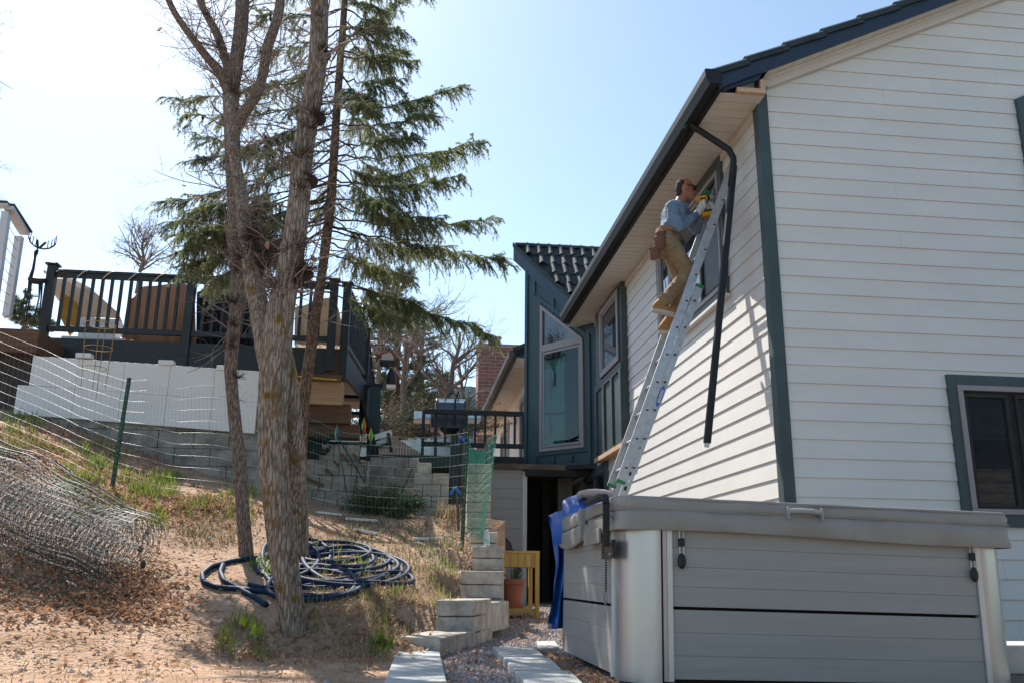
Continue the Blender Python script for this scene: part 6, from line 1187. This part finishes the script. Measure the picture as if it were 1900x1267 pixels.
pine(728, 800, 26, 5.2, 1.3, 'shaggy pine directly behind the black bird feeder', 120, 0.16); pine(770, 800, 28, 3.6, 1.2, 'low grey green pine left of the grill', 100, 0.14); pine(690, 800, 27, 4.6, 1.2, 'pine partly hidden by the deck stairs', 90, 0.15); pine(815, 790, 34, 2.2, 1.3, 'small pine behind the grill lid', 60, 0.12)
pine(42, 615, 26, 1.3, 0.55, 'small bright pine under the iron deer', 60, 0.08); pine(72, 620, 27, 0.8, 0.5, 'smaller pine by the deck corner post', 50, 0.08)

# ================================================================== GROUND COVER
M_GRASS = mat('spring grass', (0.13, 0.20, 0.03), 0.6, 0.0, 6, col2=(0.26, 0.30, 0.06), trans=0.45)
M_DRY = mat('dry grass', (0.36, 0.27, 0.15), 0.8, 0.0, 7, col2=(0.50, 0.40, 0.25), trans=0.3)
M_WEED = mat('weed green', (0.05, 0.085, 0.03), 0.6, 0.0, 7, col2=(0.12, 0.15, 0.06), trans=0.35)
def blades(spots, m_, name, hgt=(0.05, 0.12), w=0.0035, lean=0.6, kind='stuff', **k):
    n = len(spots); P = V(spots); a = nr.uniform(0, 6.283, n); L_ = nr.uniform(*hgt, n)[:, None]; le = nr.uniform(0.1, lean, n); d = np.stack([np.cos(a)*le, np.sin(a)*le, np.ones(n)], 1); d /= np.linalg.norm(d, axis=1)[:, None]; s = np.stack([-np.sin(a), np.cos(a), np.zeros(n)], 1)*w*nr.uniform(0.6, 1.3, n)[:, None]
    mid = P+d*L_*0.55; dn = d+np.stack([np.cos(a)*0.5, np.sin(a)*0.5, -0.35*np.ones(n)], 1)*le[:, None]; tip = mid+dn*L_*0.5
    v = np.stack([P-s, P+s, mid+s*0.7, mid-s*0.7, tip], 1).reshape(-1, 3); i = np.arange(n)[:, None]*5; mb = MB(); mb.add(v, np.concatenate([i+V((0, 1, 2, 3)).astype(int)[None]]).astype(int)); base = mb.v[0]
    mb.f.setdefault(3, []).append((i+np.array([[3, 2, 4]])).astype(int)); mb.fm.setdefault(3, []).append(np.zeros(n, int)); return mb.build(name, m_, recalc=False, kind=kind, **k)
def scat(n, poly_px=None, rect=None, clump=0, rad=0.06):
    """random spots on the hill inside a survey rectangle; optionally in clumps"""
    x0, y0, x1, y1 = rect; out = []
    if clump:
        for _ in range(clump):
            c = ground_pt(rnd.uniform(x0, x1), rnd.uniform(y0, y1)); m_ = max(1, n//clump); q = np.c_[nr.normal(c[0], rad, m_), nr.normal(c[1], rad*1.3, m_)]; out.append(np.c_[q, hz(q[:, 0], q[:, 1])])
    else:
        cs = [ground_pt(rnd.uniform(x0, x1), rnd.uniform(y0, y1)) for _ in range(min(n, 160))]; q = np.array([cs[rnd.randrange(len(cs))][:2] for _ in range(n)])+nr.normal(0, 0.16, (n, 2)); out.append(np.c_[q, hz(q[:, 0], q[:, 1])])
    o = np.vstack(out); return o[o[:, 0] < edge_x(o[:, 1])-0.01]
S_ = np.vstack([scat(1500, rect=(110, 830, 300, 980), clump=34), scat(500, rect=(0, 760, 110, 840), clump=16), scat(500, rect=(230, 880, 330, 930), clump=12), scat(260, rect=(330, 900, 440, 960), clump=14, rad=0.05), scat(240, rect=(560, 1000, 860, 1180), clump=26, rad=0.05), scat(160, rect=(410, 1160, 500, 1235), clump=6, rad=0.04), scat(120, rect=(700, 1190, 735, 1225), clump=4, rad=0.03), scat(120, rect=(470, 1050, 520, 1070), clump=4, rad=0.05), scat(160, rect=(440, 900, 480, 960), clump=8), scat(100, rect=(800, 1060, 860, 1140), clump=6, rad=0.03)])
blades(S_, M_GRASS, 'grass', (0.05, 0.16), 0.0045)
S_ = np.vstack([scat(5200, rect=(560, 960, 860, 1140), clump=170, rad=0.10), scat(1300, rect=(330, 930, 450, 1020), clump=50, rad=0.08), scat(2600, rect=(580, 1090, 760, 1230), clump=90, rad=0.09), scat(1500, rect=(0, 780, 440, 930), clump=80, rad=0.08), scat(1000, rect=(0, 1160, 700, 1300), clump=190, rad=0.06), scat(1800, rect=(740, 985, 900, 1190), clump=100, rad=0.06), scat(500, rect=(820, 945, 868, 985), clump=10, rad=0.07)])
blades(S_, M_DRY, 'dry_grass', (0.02, 0.09), 0.0024, 1.8)
S_ = np.vstack([scat(1100, rect=(600, 985, 860, 1070), clump=60, rad=0.09), scat(350, rect=(640, 940, 860, 985), clump=20, rad=0.06), scat(250, rect=(340, 950, 440, 1010), clump=24, rad=0.06)]); blades(S_, M_WEED, 'weeds', (0.03, 0.10), 0.004, 1.0)
c = ground_pt(838, 968); q = np.c_[nr.normal(c[0], 0.10, 420), nr.normal(c[1], 0.08, 420)]; blades(np.c_[q, hz(q[:, 0], q[:, 1])], M_DRY, 'straw_clump', (0.12, 0.26), 0.003, 0.7, kind=None, label='pale straw clump behind the tall green post', cat='grass clump')
def bush(px, py, Y, R_, n, m_, label, name='shrub', cat='shrub', leaf=0.03):
    c = atY(px, py, Y); t_ = thing(name, label, cat, tuple(c)); st, lfm = MB(), MB()
    for _ in range(n):
        d = unit(V((rnd.gauss(0, 0.6), rnd.gauss(0, 0.5), abs(rnd.gauss(0.5, 0.4))))); L_ = R_*rnd.uniform(0.5, 1.1); p1_ = c+d*L_; st.tube([c, c+d*L_*0.5+V((0, 0, 0.03)), p1_], [0.006, 0.004, 0.002], 3, cap=False); leaves_at(lfm, [c+d*L_*rnd.uniform(0.4, 1.05)+V((rnd.gauss(0, .03), rnd.gauss(0, .03), rnd.gauss(0, .03))) for _ in range(16)], leaf)
    st.build('stems', M_TWIGD, t_, kind='stuff', recalc=False); lfm.build('foliage', m_, t_, kind='stuff', recalc=False)
bush(690, 955, 11.2, 0.46, 130, M_WEED, 'dark green shrub at the foot of the stepped stair wall'); bush(760, 950, 11.0, 0.25, 60, M_WEED, 'low green weeds in front of the pale block pier', 'weed_patch', 'weeds'); bush(735, 962, 10.9, 0.16, 40, M_WEED, 'small green weed left of the block pier', 'weed_patch', 'weeds')
M_BRUSH = mat('grey green brush', (0.10, 0.11, 0.065), 0.8, 0.0, 3, col2=(0.20, 0.18, 0.12), trans=0.2)
for px, py, Y, R_, lb in ((700, 812, 21, 1.1, 'olive brush behind the deck chair'), (745, 815, 22, 1.2, 'grey green brush below the hanging feeders'), (790, 812, 21.5, 1.1, 'grey green brush left of the grill'), (828, 808, 23, 1.2, 'olive brush seen under the grill'), (868, 800, 24, 1.3, 'grey brush below the brick chimney'), (720, 770, 27, 1.6, 'tall grey green brush far behind the feeders'), (775, 765, 29, 1.6, 'tall olive brush far left of the grill lid')):
    bush(px, py, Y, R_, 150, M_BRUSH, lb, 'brush_shrub', 'shrub', 0.055)
# broad leaved weed by the big oak
c = ground_pt(466, 1205); t_ = thing('weed', 'bright broad-leaved weed sprouting left of the thick oak', 'weed', tuple(c)); mb = MB()
for a, b in ((0.2, 0.10), (1.8, 0.13), (3.6, 0.15), (5.0, 0.09)):
    d = V((math.cos(a)*0.4, math.sin(a)*0.3, 1)); p = c+unit(d)*b; s = V((0.022, 0.006, 0.008)); u = unit(d+V((0, 0, 0.2))); mb.add([p, p+u*0.03+s, p+u*0.075, p+u*0.03-s], [(0, 1, 2, 3)])
mb.build('leaves', mat('bright leaf', (0.25, 0.33, 0.03), 0.5, 0.1, trans=0.5), t_, recalc=False); st = MB(); st.tube([c, c+V((0.005, 0, 0.13))], 0.003, 4); st.build('stem', M_GRASS, t_, recalc=False)
def litter(spots, name, size=(0.014, 0.030), **k):
    mb = MB(); n = len(spots); a = nr.uniform(0, 6.283, n); s = nr.uniform(*size, n)[:, None]; d = np.stack([np.cos(a), np.sin(a), nr.normal(0, 0.55, n)], 1); e = np.stack([-np.sin(a), np.cos(a), nr.normal(0, 0.5, n)], 1); P = V(spots)+np.c_[np.zeros(n), np.zeros(n), nr.uniform(0.004, 0.03, n)]
    up = V((0, 0, 1))*s*0.25; v = np.stack([P-d*s*0.9, P+e*s*0.5+up, P+d*s+up*0.3, P-e*s*0.5+up], 1).reshape(-1, 3); i = np.arange(n)[:, None]*4; mb.add(v, np.vstack([i+np.array([[0, 1, 2]]), i+np.array([[0, 2, 3]])])); return mb.build(name, M_LEAFB, recalc=False, kind='stuff', **k)
S_ = np.vstack([scat(1900, rect=(0, 1040, 290, 1150)), scat(900, rect=(150, 1090, 310, 1150)), scat(3600, rect=(0, 790, 300, 930)), scat(1500, rect=(190, 920, 440, 960)), scat(200, rect=(0, 1180, 680, 1300)), scat(500, rect=(590, 945, 860, 1000)), scat(900, rect=(570, 1080, 830, 1240)), scat(200, rect=(400, 1180, 530, 1230)), scat(250, rect=(330, 930, 450, 1010))]); litter(S_, 'leaf_litter')
def flat(n, x0, x1, y0, y1): x, y = nr.uniform(x0, x1, n), nr.uniform(y0, y1, n); return np.c_[x, y, path_z(y)]
# white and grey gravel on the path, leaves on it
def pebbles(spots, name, m_, size=(0.008, 0.02)):
    oc = V([(1, 0, 0), (-1, 0, 0), (0, 1, 0), (0, -1, 0), (0, 0, 1), (0, 0, -1)]); fc_ = np.array([[0, 2, 4], [2, 1, 4], [1, 3, 4], [3, 0, 4], [2, 0, 5], [1, 2, 5], [3, 1, 5], [0, 3, 5]]); n = len(spots); s = nr.uniform(*size, n)
    J = oc[None]*nr.uniform(0.65, 1.25, (n, 6, 3))*s[:, None, None]; J += nr.normal(0, 0.2, (n, 6, 3))*s[:, None, None]*0.6; a = nr.uniform(0, 6.28, n); c_, s_ = np.cos(a), np.sin(a); R_ = np.zeros((n, 3, 3)); R_[:, 0, 0] = c_; R_[:, 0, 1] = -s_; R_[:, 1, 0] = s_; R_[:, 1, 1] = c_; R_[:, 2, 2] = 0.75
    v = np.einsum('nij,nkj->nki', R_, J)+V(spots)[:, None]; mb = MB(); mb.add(v.reshape(-1, 3), (np.arange(n)[:, None, None]*6+fc_[None]).reshape(-1, 3)); return mb.build(name, m_, recalc=False, kind='stuff')
M_PEB = mat('pale gravel', (0.36, 0.31, 0.29), 0.9, 0.35, 60); M_PEB2 = mat('pinkish gravel', (0.27, 0.20, 0.18), 0.9, 0.35, 60)
S_ = np.vstack([flat(9000, 0.2, 1.15, 3.6, 7.6), flat(9000, 0.55, 1.9, 7.0, 11.5), flat(3500, 0.9, 3.2, 11.5, 15.5)]); S_ = S_[S_[:, 0] > edge_x(S_[:, 1])+0.02]
pebbles(S_[::2], 'gravel', M_PEB, (0.009, 0.022)); pebbles(S_[1::2], 'gravel', M_PEB2, (0.008, 0.018))
S_ = np.vstack([flat(420, 0.82, 1.05, 4.1, 6.3), flat(120, 0.2, 0.6, 4.2, 6.8), flat(220, 1.1, 2.0, 9.6, 11.2), flat(160, 0.6, 1.6, 6.8, 9.5)]); S_ = S_[S_[:, 0] > edge_x(S_[:, 1])+0.02]; litter(S_, 'fallen_leaves', (0.014, 0.028))
st = []
for _ in range(1900): 
    p = ground_pt(rnd.uniform(0, 700), rnd.uniform(960, 1300)); st.append(p)
pebbles(np.array(st), 'dirt_clods', M_DIRT, (0.005, 0.016)); pebbles(np.array([ground_pt(rnd.uniform(0, 860), rnd.uniform(930, 1290)) for _ in range(260)]), 'slope_stones', M_PEB, (0.008, 0.026))
tw = MB()
for _ in range(170):
    p = ground_pt(rnd.uniform(0, 860), rnd.uniform(900, 1262)); a = rnd.uniform(0, 3.14); L_ = rnd.uniform(0.05, 0.2); d = V((math.cos(a), math.sin(a), 0)); q = p+d*L_; q[2] = hz1(q[0], q[1])+0.02; tw.tube([p+V((0, 0, 0.012)), (p+q)/2+V((0, 0, 0.02)), q], 0.003, 4, cap=False)
tw.build('fallen_twigs', M_DRY, kind='stuff', recalc=False)
# ================================================================== THE MAN ON THE LADDER
YM = YL+0.215
man = thing('person', 'man in blue shirt and tan trousers standing on the ladder holding a drill', 'person', tuple(atY(1240, 612, YM)))
M_SKIN = mat('tanned skin', (0.33, 0.135, 0.085), 0.5, 0.06, 12, 0.05, 80); M_SHIRT = mat('faded blue shirt', (0.15, 0.215, 0.30), 0.85, 0.16, 9, 0.9, 15, bdist=0.03); M_TROU = mat('tan work trousers', (0.25, 0.175, 0.10), 0.85, 0.14, 9, 0.9, 13, bdist=0.03)
M_BOOT = mat('tan suede boot', (0.33, 0.165, 0.065), 0.8, 0.12, 14, 0.15, 60); M_SOLE = mat('pale boot sole', (0.45, 0.41, 0.36), 0.7, 0.08, 10); M_LEATH = mat('brown leather', (0.15, 0.065, 0.04), 0.6, 0.18, 10, 0.15, 50); M_GLOVE = mat('white work glove', (0.62, 0.58, 0.53), 0.85, 0.06, 20, 0.15, 60); M_HAIR = mat('greying dark hair', (0.045, 0.036, 0.031), 0.8, 0.5, 60, spec=0.1)
def pp(x, y, dy=0.0): return atY(x, y, YM+dy)
def capsule(mb, p, q, r0, r1, n=14): 
    p, q = V(p), V(q); d = unit(q-p); L_ = np.linalg.norm(q-p); pr = []
    for t in np.linspace(-math.pi/2+0.15, 0, 5): pr.append((r0*math.cos(t), r0*math.sin(t)))
    for t in np.linspace(0, math.pi/2-0.15, 5): pr.append((r1*math.cos(t), L_+r1*math.sin(t)))
    mb.lathe(pr, p, d, n)
def chain_(mb, pts, rad):
    for i in range(len(pts)-1): capsule(mb, pts[i], pts[i+1], rad[i], rad[i+1])
def fuse(mb, name, m_, parent, vox=0.009, it=5, fac=0.5, cloth=0, **k):
    o = mb.build(name, m_, parent, smooth=True, recalc=True, **k); r = o.modifiers.new('fuse', 'REMESH'); r.mode = 'VOXEL'; r.voxel_size = vox; r.use_smooth_shade = True
    s = o.modifiers.new('soften', 'SMOOTH'); s.factor = fac; s.iterations = it
    if cloth:
        for nm_, sc_t, st_ in (('cloth folds', 0.085, cloth), ('cloth creases', 0.035, cloth*0.45)):
            tx_ = bpy.data.textures.new(nm_, 'CLOUDS'); tx_.noise_scale = sc_t; tx_.noise_depth = 1; tx_.noise_type = 'HARD_NOISE' if sc_t > 0.05 else 'SOFT_NOISE'
            dm_ = o.modifiers.new('folds', 'DISPLACE'); dm_.texture = tx_; dm_.strength = st_; dm_.mid_level = 0.5; dm_.texture_coords = 'LOCAL'
    return o
# joints
NEAR, FAR = -0.19, 0.19
hd = pp(1272, 352); neck = pp(1261, 377); chest = pp(1252, 400); waist = pp(1244, 436); hip = pp(1241, 452)
shR, shL = pp(1247, 385, NEAR), pp(1262, 386, FAR); elR = pp(1259, 421, NEAR-0.05); wrR = pp(1293, 397, -0.02); elL = pp(1291, 427, FAR+0.0); wrL = pp(1301, 404, 0.07)
hipR, hipL = pp(1243, 455, -0.10), pp(1242, 457, 0.10); knR, anR = pp(1279, 507, -0.07), pp(1229, 564, -0.06); knL, anL = pp(1262, 520, 0.10), pp(1246, 592, 0.08)
# body: head, neck, trunk and limbs in one surface
b = MB()
u_f = unit(V((1, -0.05, -0.02))); hs_ = 1.0
b.ball(hd+V((-0.008, 0, 0.012)), (0.098, 0.077, 0.115), 18, 14); b.ball(hd+V((0.028, 0, -0.045)), (0.066, 0.058, 0.075), 16, 12); b.ball(hd+V((0.062, 0, -0.098)), (0.032, 0.034, 0.026), 12, 8)
capsule(b, hd+V((0.088, 0, 0.012)), hd+V((0.108, 0, -0.030)), 0.012, 0.017); b.ball(hd+V((0.098, 0, -0.034)), (0.018, 0.020, 0.013), 10, 8)
b.ball(hd+V((0.085, 0, -0.066)), (0.018, 0.028, 0.010), 10, 6); b.ball(hd+V((0.082, 0, -0.080)), (0.018, 0.026, 0.009), 10, 6); b.ball(hd+V((0.078, 0, 0.032)), (0.022, 0.055, 0.014), 12, 8)
for s_ in (-1, 1): b.ball(hd+V((-0.012, s_*0.079, -0.012)), (0.022, 0.011, 0.034), 10, 8)
chain_(b, [hd+V((-0.02, 0, -0.06)), neck+V((0.0, 0, 0.0)), chest], [0.056, 0.058, 0.07]); chain_(b, [chest, waist, hip], [0.085, 0.085, 0.085])
chain_(b, [shR, elR, wrR], [0.04, 0.036, 0.029]); chain_(b, [shL, elL, wrL], [0.04, 0.036, 0.029]); chain_(b, [hipR, knR, anR], [0.085, 0.058, 0.04]); chain_(b, [hipL, knL, anL], [0.085, 0.058, 0.04]); capsule(b, chest+V((0, -0.08, 0.0)), chest+V((0, 0.08, 0)), 0.07, 0.07)
fuse(b, 'body', M_SKIN, man, 0.0062, 2, 0.4)
# shirt
s = MB(); rr = [0.150, 0.140, 0.135]
for dy, sc_ in ((-0.075, 1.0), (0.075, 1.0), (0, 1.02)): chain_(s, [chest+V((-0.015, dy, 0.03)), (chest+waist)/2+V((0.005, dy*0.9, 0)), waist+V((0.0, dy*0.8, -0.01))], [0.112*sc_, 0.118*sc_, 0.112*sc_])
capsule(s, shR+V((0.0, 0.03, 0.0)), shL+V((0, -0.03, 0.0)), 0.072, 0.072); chain_(s, [shR, lerp(shR, elR, 0.5)+V((-0.012, 0, 0)), elR, lerp(elR, wrR, 0.5)+V((0, 0, -0.012)), lerp(elR, wrR, 0.92)], [0.078, 0.066, 0.060, 0.056, 0.042])
chain_(s, [shL, lerp(shL, elL, 0.5), elL, lerp(elL, wrL, 0.86)], [0.078, 0.068, 0.060, 0.044]); capsule(s, neck+V((-0.02, 0, -0.03)), neck+V((-0.005, 0, -0.055)), 0.066, 0.10)
for p_, q_, r_ in ((elR+V((-0.02, -0.03, 0.07)), elR+V((0.03, -0.045, 0.02)), 0.022), (elR+V((-0.03, -0.035, 0.1)), elR+V((0.02, -0.05, 0.075)), 0.018), (lerp(elR, wrR, .3)+V((0, -.04, .02)), lerp(elR, wrR, .45)+V((0, -.04, -.04)), 0.016), (lerp(elR, wrR, .6)+V((0, -.033, .02)), lerp(elR, wrR, .68)+V((0, -.03, -.03)), 0.014), (waist+V((-0.10, -0.12, 0.03)), waist+V((0.06, -0.16, 0.05)), 0.018), (waist+V((-0.09, -0.12, 0.08)), waist+V((0.05, -0.16, 0.12)), 0.016), (chest+V((-0.12, -0.10, 0.0)), chest+V((-0.02, -0.17, -0.08)), 0.016)): capsule(s, p_, q_, r_, r_*0.7)
so_ = fuse(s, 'shirt', M_SHIRT, man, 0.0075, 2, cloth=0.013)
# trousers
t = MB(); 
for dy in (-0.06, 0.06): capsule(t, hip+V((-0.01, dy, 0.08)), hip+V((-0.02, dy, -0.04)), 0.112, 0.118)
chain_(t, [hipR+V((-0.01, 0, 0.02)), lerp(hipR, knR, 0.5)+V((0.0, 0, 0.0)), knR+V((-0.005, 0, 0)), lerp(knR, anR, 0.5)+V((-0.012, 0, -0.0)), lerp(knR, anR, 0.93)], [0.110, 0.094, 0.083, 0.074, 0.070]); chain_(t, [hipL, lerp(hipL, knL, 0.5), knL, lerp(knL, anL, 0.5), lerp(knL, anL, 0.97)], [0.108, 0.09, 0.078, 0.070, 0.064])
for p_, q_, r_ in ((knR+V((-0.09, -0.05, 0.05)), knR+V((0.03, -0.085, 0.03)), 0.02), (knR+V((-0.10, -0.05, 0.0)), knR+V((0.02, -0.08, -0.02)), 0.018), (hipR+V((0.05, -0.09, -0.03)), hipR+V((-0.06, -0.11, -0.09)), 0.018), (anR+V((-0.02, -0.06, 0.09)), anR+V((0.08, -0.06, 0.06)), 0.022), (anR+V((-0.04, -0.06, 0.05)), anR+V((0.08, -0.06, 0.03)), 0.022), (anL+V((-0.06, -0.05, 0.06)), anL+V((0.07, -0.05, 0.07)), 0.022), (anL+V((-0.06, -0.05, 0.02)), anL+V((0.07, -0.05, 0.03)), 0.02), (lerp(knR, anR, .4)+V((-0.05, -0.06, 0)), lerp(knR, anR, .75)+V((0.03, -0.07, 0)), 0.016)): capsule(t, p_, q_, r_, r_*0.8)
fuse(t, 'trousers', M_TROU, man, 0.0075, 2, cloth=0.013)
def boot(an, tx, ty, hx, hy, dy, lab=None):
    toe, heel = pp(tx, ty, dy), pp(hx, hy, dy); d = unit(toe-heel); up = unit(np.cross(V((0, 1, 0)), d)); up = up if up[2] > 0 else -up
    m_ = MB(); capsule(m_, heel+d*0.055+up*0.062, an+V((0, dy*0, 0.02)), 0.058, 0.055); capsule(m_, heel+d*0.05+up*0.055, toe-d*0.06+up*0.045, 0.05, 0.042); m_.ball(toe-d*0.075+up*0.045, (0.075, 0.048, 0.042), 14, 10)
    bo_ = fuse(m_, 'boot', M_BOOT, man, 0.008, 2); s2 = MB(); L_ = np.linalg.norm(toe-heel); pr = [(t_, 0.043*math.sin(min(1, (t_+0.008)/0.05)*math.pi/2)*(1.12 if t_ > L_*0.55 else 1.0)*math.sqrt(max(0.0, 1-max(0, (t_-L_*0.72)/(L_*0.29))**2))) for t_ in np.linspace(0, L_, 14)]
    out = [heel+d*a_+V((0, w_, 0)) for a_, w_ in pr]+[heel+d*a_-V((0, w_, 0)) for a_, w_ in pr[::-1]]; s2.prism(out, up*0.03-V((0, 0, 0))); s2.build('sole', M_SOLE, bo_, bevel=0.004)
boot(anR, 1258, 589, 1209, 578, -0.06); boot(anL, 1256, 621, 1222, 619, 0.08)
# hair, ears side tufts, sunglasses
h_ = MB(); 
for c_, r_ in (((-0.046, 0, 0.036), (0.064, 0.072, 0.080)), ((-0.074, 0, -0.004), (0.042, 0.064, 0.070)), ((-0.080, 0, -0.055), (0.030, 0.054, 0.05))): h_.ball(hd+V(c_), r_, 16, 12)
for i in range(46):
    a_ = rnd.uniform(-1.5, 1.5); h_.ball(hd+V((-0.072-0.035*math.cos(a_)*rnd.random(), 0.064*math.sin(a_), rnd.uniform(-0.09, 0.05))), (0.014, 0.010, 0.016), 6, 5)
fuse(h_, 'hair', M_HAIR, man, 0.007, 1, 0.3)
g_ = MB(); 
for s_ in (-1, 1): g_.bar(hd+V((-0.02, s_*0.082, 0.022)), hd+V((0.092, s_*0.070, 0.012)), 0.004, 0.012); g_.ball(hd+V((0.096, s_*0.036, 0.003)), (0.012, 0.034, 0.022), 12, 8)
g_.bar(hd+V((0.105, -0.03, 0.014)), hd+V((0.105, 0.03, 0.014)), 0.006, 0.008, (0, 0, 1)); g_.build('sunglasses', M_BLACK, man)
# belt with pouches
bl_ = MB(); an_ = np.linspace(0, 2*math.pi, 29); bc = (waist+hip)/2+V((0.0, 0, 0.03))
ringP = [bc+V((0.135*math.cos(a_), 0.195*math.sin(a_), -0.10*math.cos(a_)*0.55)) for a_ in an_]
bl_.grid(np.array([[p_+V((0, 0, z_)) for z_ in (-0.024, 0.024)] for p_ in ringP])); bl_.grid(np.array([[p_+(p_-bc)*0.04+V((0, 0, z_)) for z_ in (0.024, -0.024)] for p_ in ringP])); bo_ = bl_.build('tool_belt', mat('tan leather belt', (0.26, 0.13, 0.06), 0.6, 0.15, 12), man, smooth=True)
def pouch(x, y, dy, w, h_, d_, nm='pouch'):
    c_ = pp(x, y, dy); m_ = MB(); R_ = []
    for z_, k in ((-h_, 0.62), (-h_*0.85, 0.85), (-h_*0.4, 0.95), (0, 1.0), (0.02, 1.06)): R_.append([c_+V((w*k*math.cos(a_), d_*k*math.sin(a_), z_+0.15*w*math.cos(a_))) for a_ in np.linspace(0, 2*math.pi, 19)])
    m_.grid(np.array(R_)); m_.add([R_[0][i] for i in range(18)], [tuple(range(18))]); m_.grid(np.array([[p_+(c_-p_)*0.12 for p_ in R_[-1]], R_[-1]])); m_.grid(np.array([[p_+(c_-p_)*0.12 for p_ in R_[-1]], [p_+(c_-p_)*0.2+V((0, 0, -h_*0.8)) for p_ in R_[-1]]])); return m_.build(nm, M_LEATH, bo_, smooth=False)
pouch(1224, 446, -0.16, 0.066, 0.11, 0.06); pouch(1215, 465, -0.15, 0.062, 0.10, 0.055); pouch(1226, 437, -0.10, 0.06, 0.1, 0.08)
bu = MB(); c_ = pp(1263, 450, -0.12); bu.obox(c_, (0.04, 0, -0.03), (0, 0.01, 0), (0.02, 0, 0.035)); bu.build('buckle', M_BLACK, bo_)
rg = MB(); c_ = pp(1234, 452, -0.185); rg.tube([c_+V((0.035*math.cos(a_), 0, 0.055*math.sin(a_))) for a_ in np.linspace(0, 6.283, 18)], 0.004, 6); rg.build('hammer_loop', M_STEEL, bo_)
rag = MB(); c_ = pp(1262, 452, -0.05); rag.prism([c_+V((-0.03, 0, 0.06)), c_+V((0.05, 0, 0.02)), c_+V((0.055, 0, -0.09)), c_+V((0.01, 0, -0.12)), c_+V((-0.02, 0, -0.04))], (0, 0.05, 0)); fuse(rag, 'shirt_tail', M_SHIRT, man, 0.008, 3)
# drill held in both hands
dr = thing('cordless_drill', 'yellow and black cordless drill in the gloved hands of the man', 'drill', tuple(pp(1305, 380)))
M_YEL = mat('drill yellow', (0.62, 0.31, 0.01), 0.4, 0.06, 10); da, dbk = pp(1323, 366, 0.0), pp(1292, 372, 0.0); dx = unit(da-dbk); dz_ = unit(np.cross(dx, V((0, 1, 0)))); dz_ = dz_ if dz_[2] > 0 else -dz_
m_ = MB(); m_.lathe([(0.018, 0), (0.036, 0.006), (0.04, 0.05), (0.04, 0.105), (0.036, 0.115), (0.0, 0.116)], dbk, dx, 18); m_.build('motor_housing', M_YEL, dr, smooth=False)
m_ = MB(); m_.lathe([(0.030, 0.113), (0.036, 0.115), (0.036, 0.135), (0.028, 0.145)], dbk, dx, 16); m_.build('gearbox', M_BLACK, dr); m_ = MB(); m_.lathe([(0.030, 0.146), (0.026, 0.17), (0.012, 0.195), (0.004, 0.20), (0.004, 0.235)], dbk, dx, 14); m_.build('chuck', mat('pale chuck', (0.55, 0.55, 0.45), 0.35, 0.1, metal=0.5), dr)
hc_ = dbk+dx*0.055; hb_ = pp(1309, 399, 0.0); m_ = MB(); capsule(m_, hc_-dz_*0.02, hb_, 0.021, 0.024, 12); m_.build('handle', M_BLACK, dr, smooth=True)
bt0 = hb_-dx*0.045-dz_*0.022+V((0, -0.036, 0)); m_ = MB(); m_.obox(bt0, dx*0.125, (0, 0.072, 0), dz_*0.045); m_.build('battery', M_YEL, dr, bevel=0.006); m_ = MB(); m_.obox(bt0+dz_*0.046+dx*0.006, dx*0.112, (0, 0.070, 0), dz_*0.018); m_.build('battery_latch', M_BLACK, dr, bevel=0.004)
for i, (a0_, a1_) in enumerate(((0.02, 0.06),)): MB().obox(dbk+dx*0.03-V((0, 0.0405, 0))-dz_*0.018, dx*0.06, (0, 0.004, 0), dz_*0.016).build('badge', M_BLACK, dr)
# gloves: palm, four bent fingers round the handle, thumb on the near side
def glove(wr, palm, side, lab, grip0, grip1, wrap):
    m_ = MB(); g_ax = unit(grip1-grip0); fw = unit(palm-wr); capsule(m_, wr, lerp(wr, palm, 0.6), 0.036, 0.040); m_.ball(palm, (0.045, 0.030, 0.050), 12, 9)
    out_ = unit(np.cross(g_ax, fw))*wrap
    for k in range(4):
        base = palm+fw*0.026+g_ax*(0.036-0.024*k); L_ = (0.036, 0.042, 0.040, 0.032)[k]; k1 = base+fw*L_*0.9+out_*0.012; k2 = k1+fw*0.008-out_*0.034; k3 = k2-fw*0.026-out_*0.010
        chain_(m_, [base, k1, k2, k3], [0.0125, 0.0118, 0.011, 0.0098])
    tb = palm-fw*0.012-g_ax*0.045*(-1)+out_*0.0; chain_(m_, [tb, tb+fw*0.034+g_ax*0.012-out_*0.018, tb+fw*0.066+g_ax*0.004-out_*0.022], [0.0155, 0.0135, 0.011])
    return fuse(m_, 'glove', M_GLOVE, man, 0.0042, 2, 0.35)
glove(lerp(elR, wrR, 0.99), pp(1301, 386, -0.03), -1, '', hb_, hc_, -1.0)
glove(pp(1303, 401, 0.07), pp(1314, 392, 0.045), 1, '', hb_, hc_, 1.0)
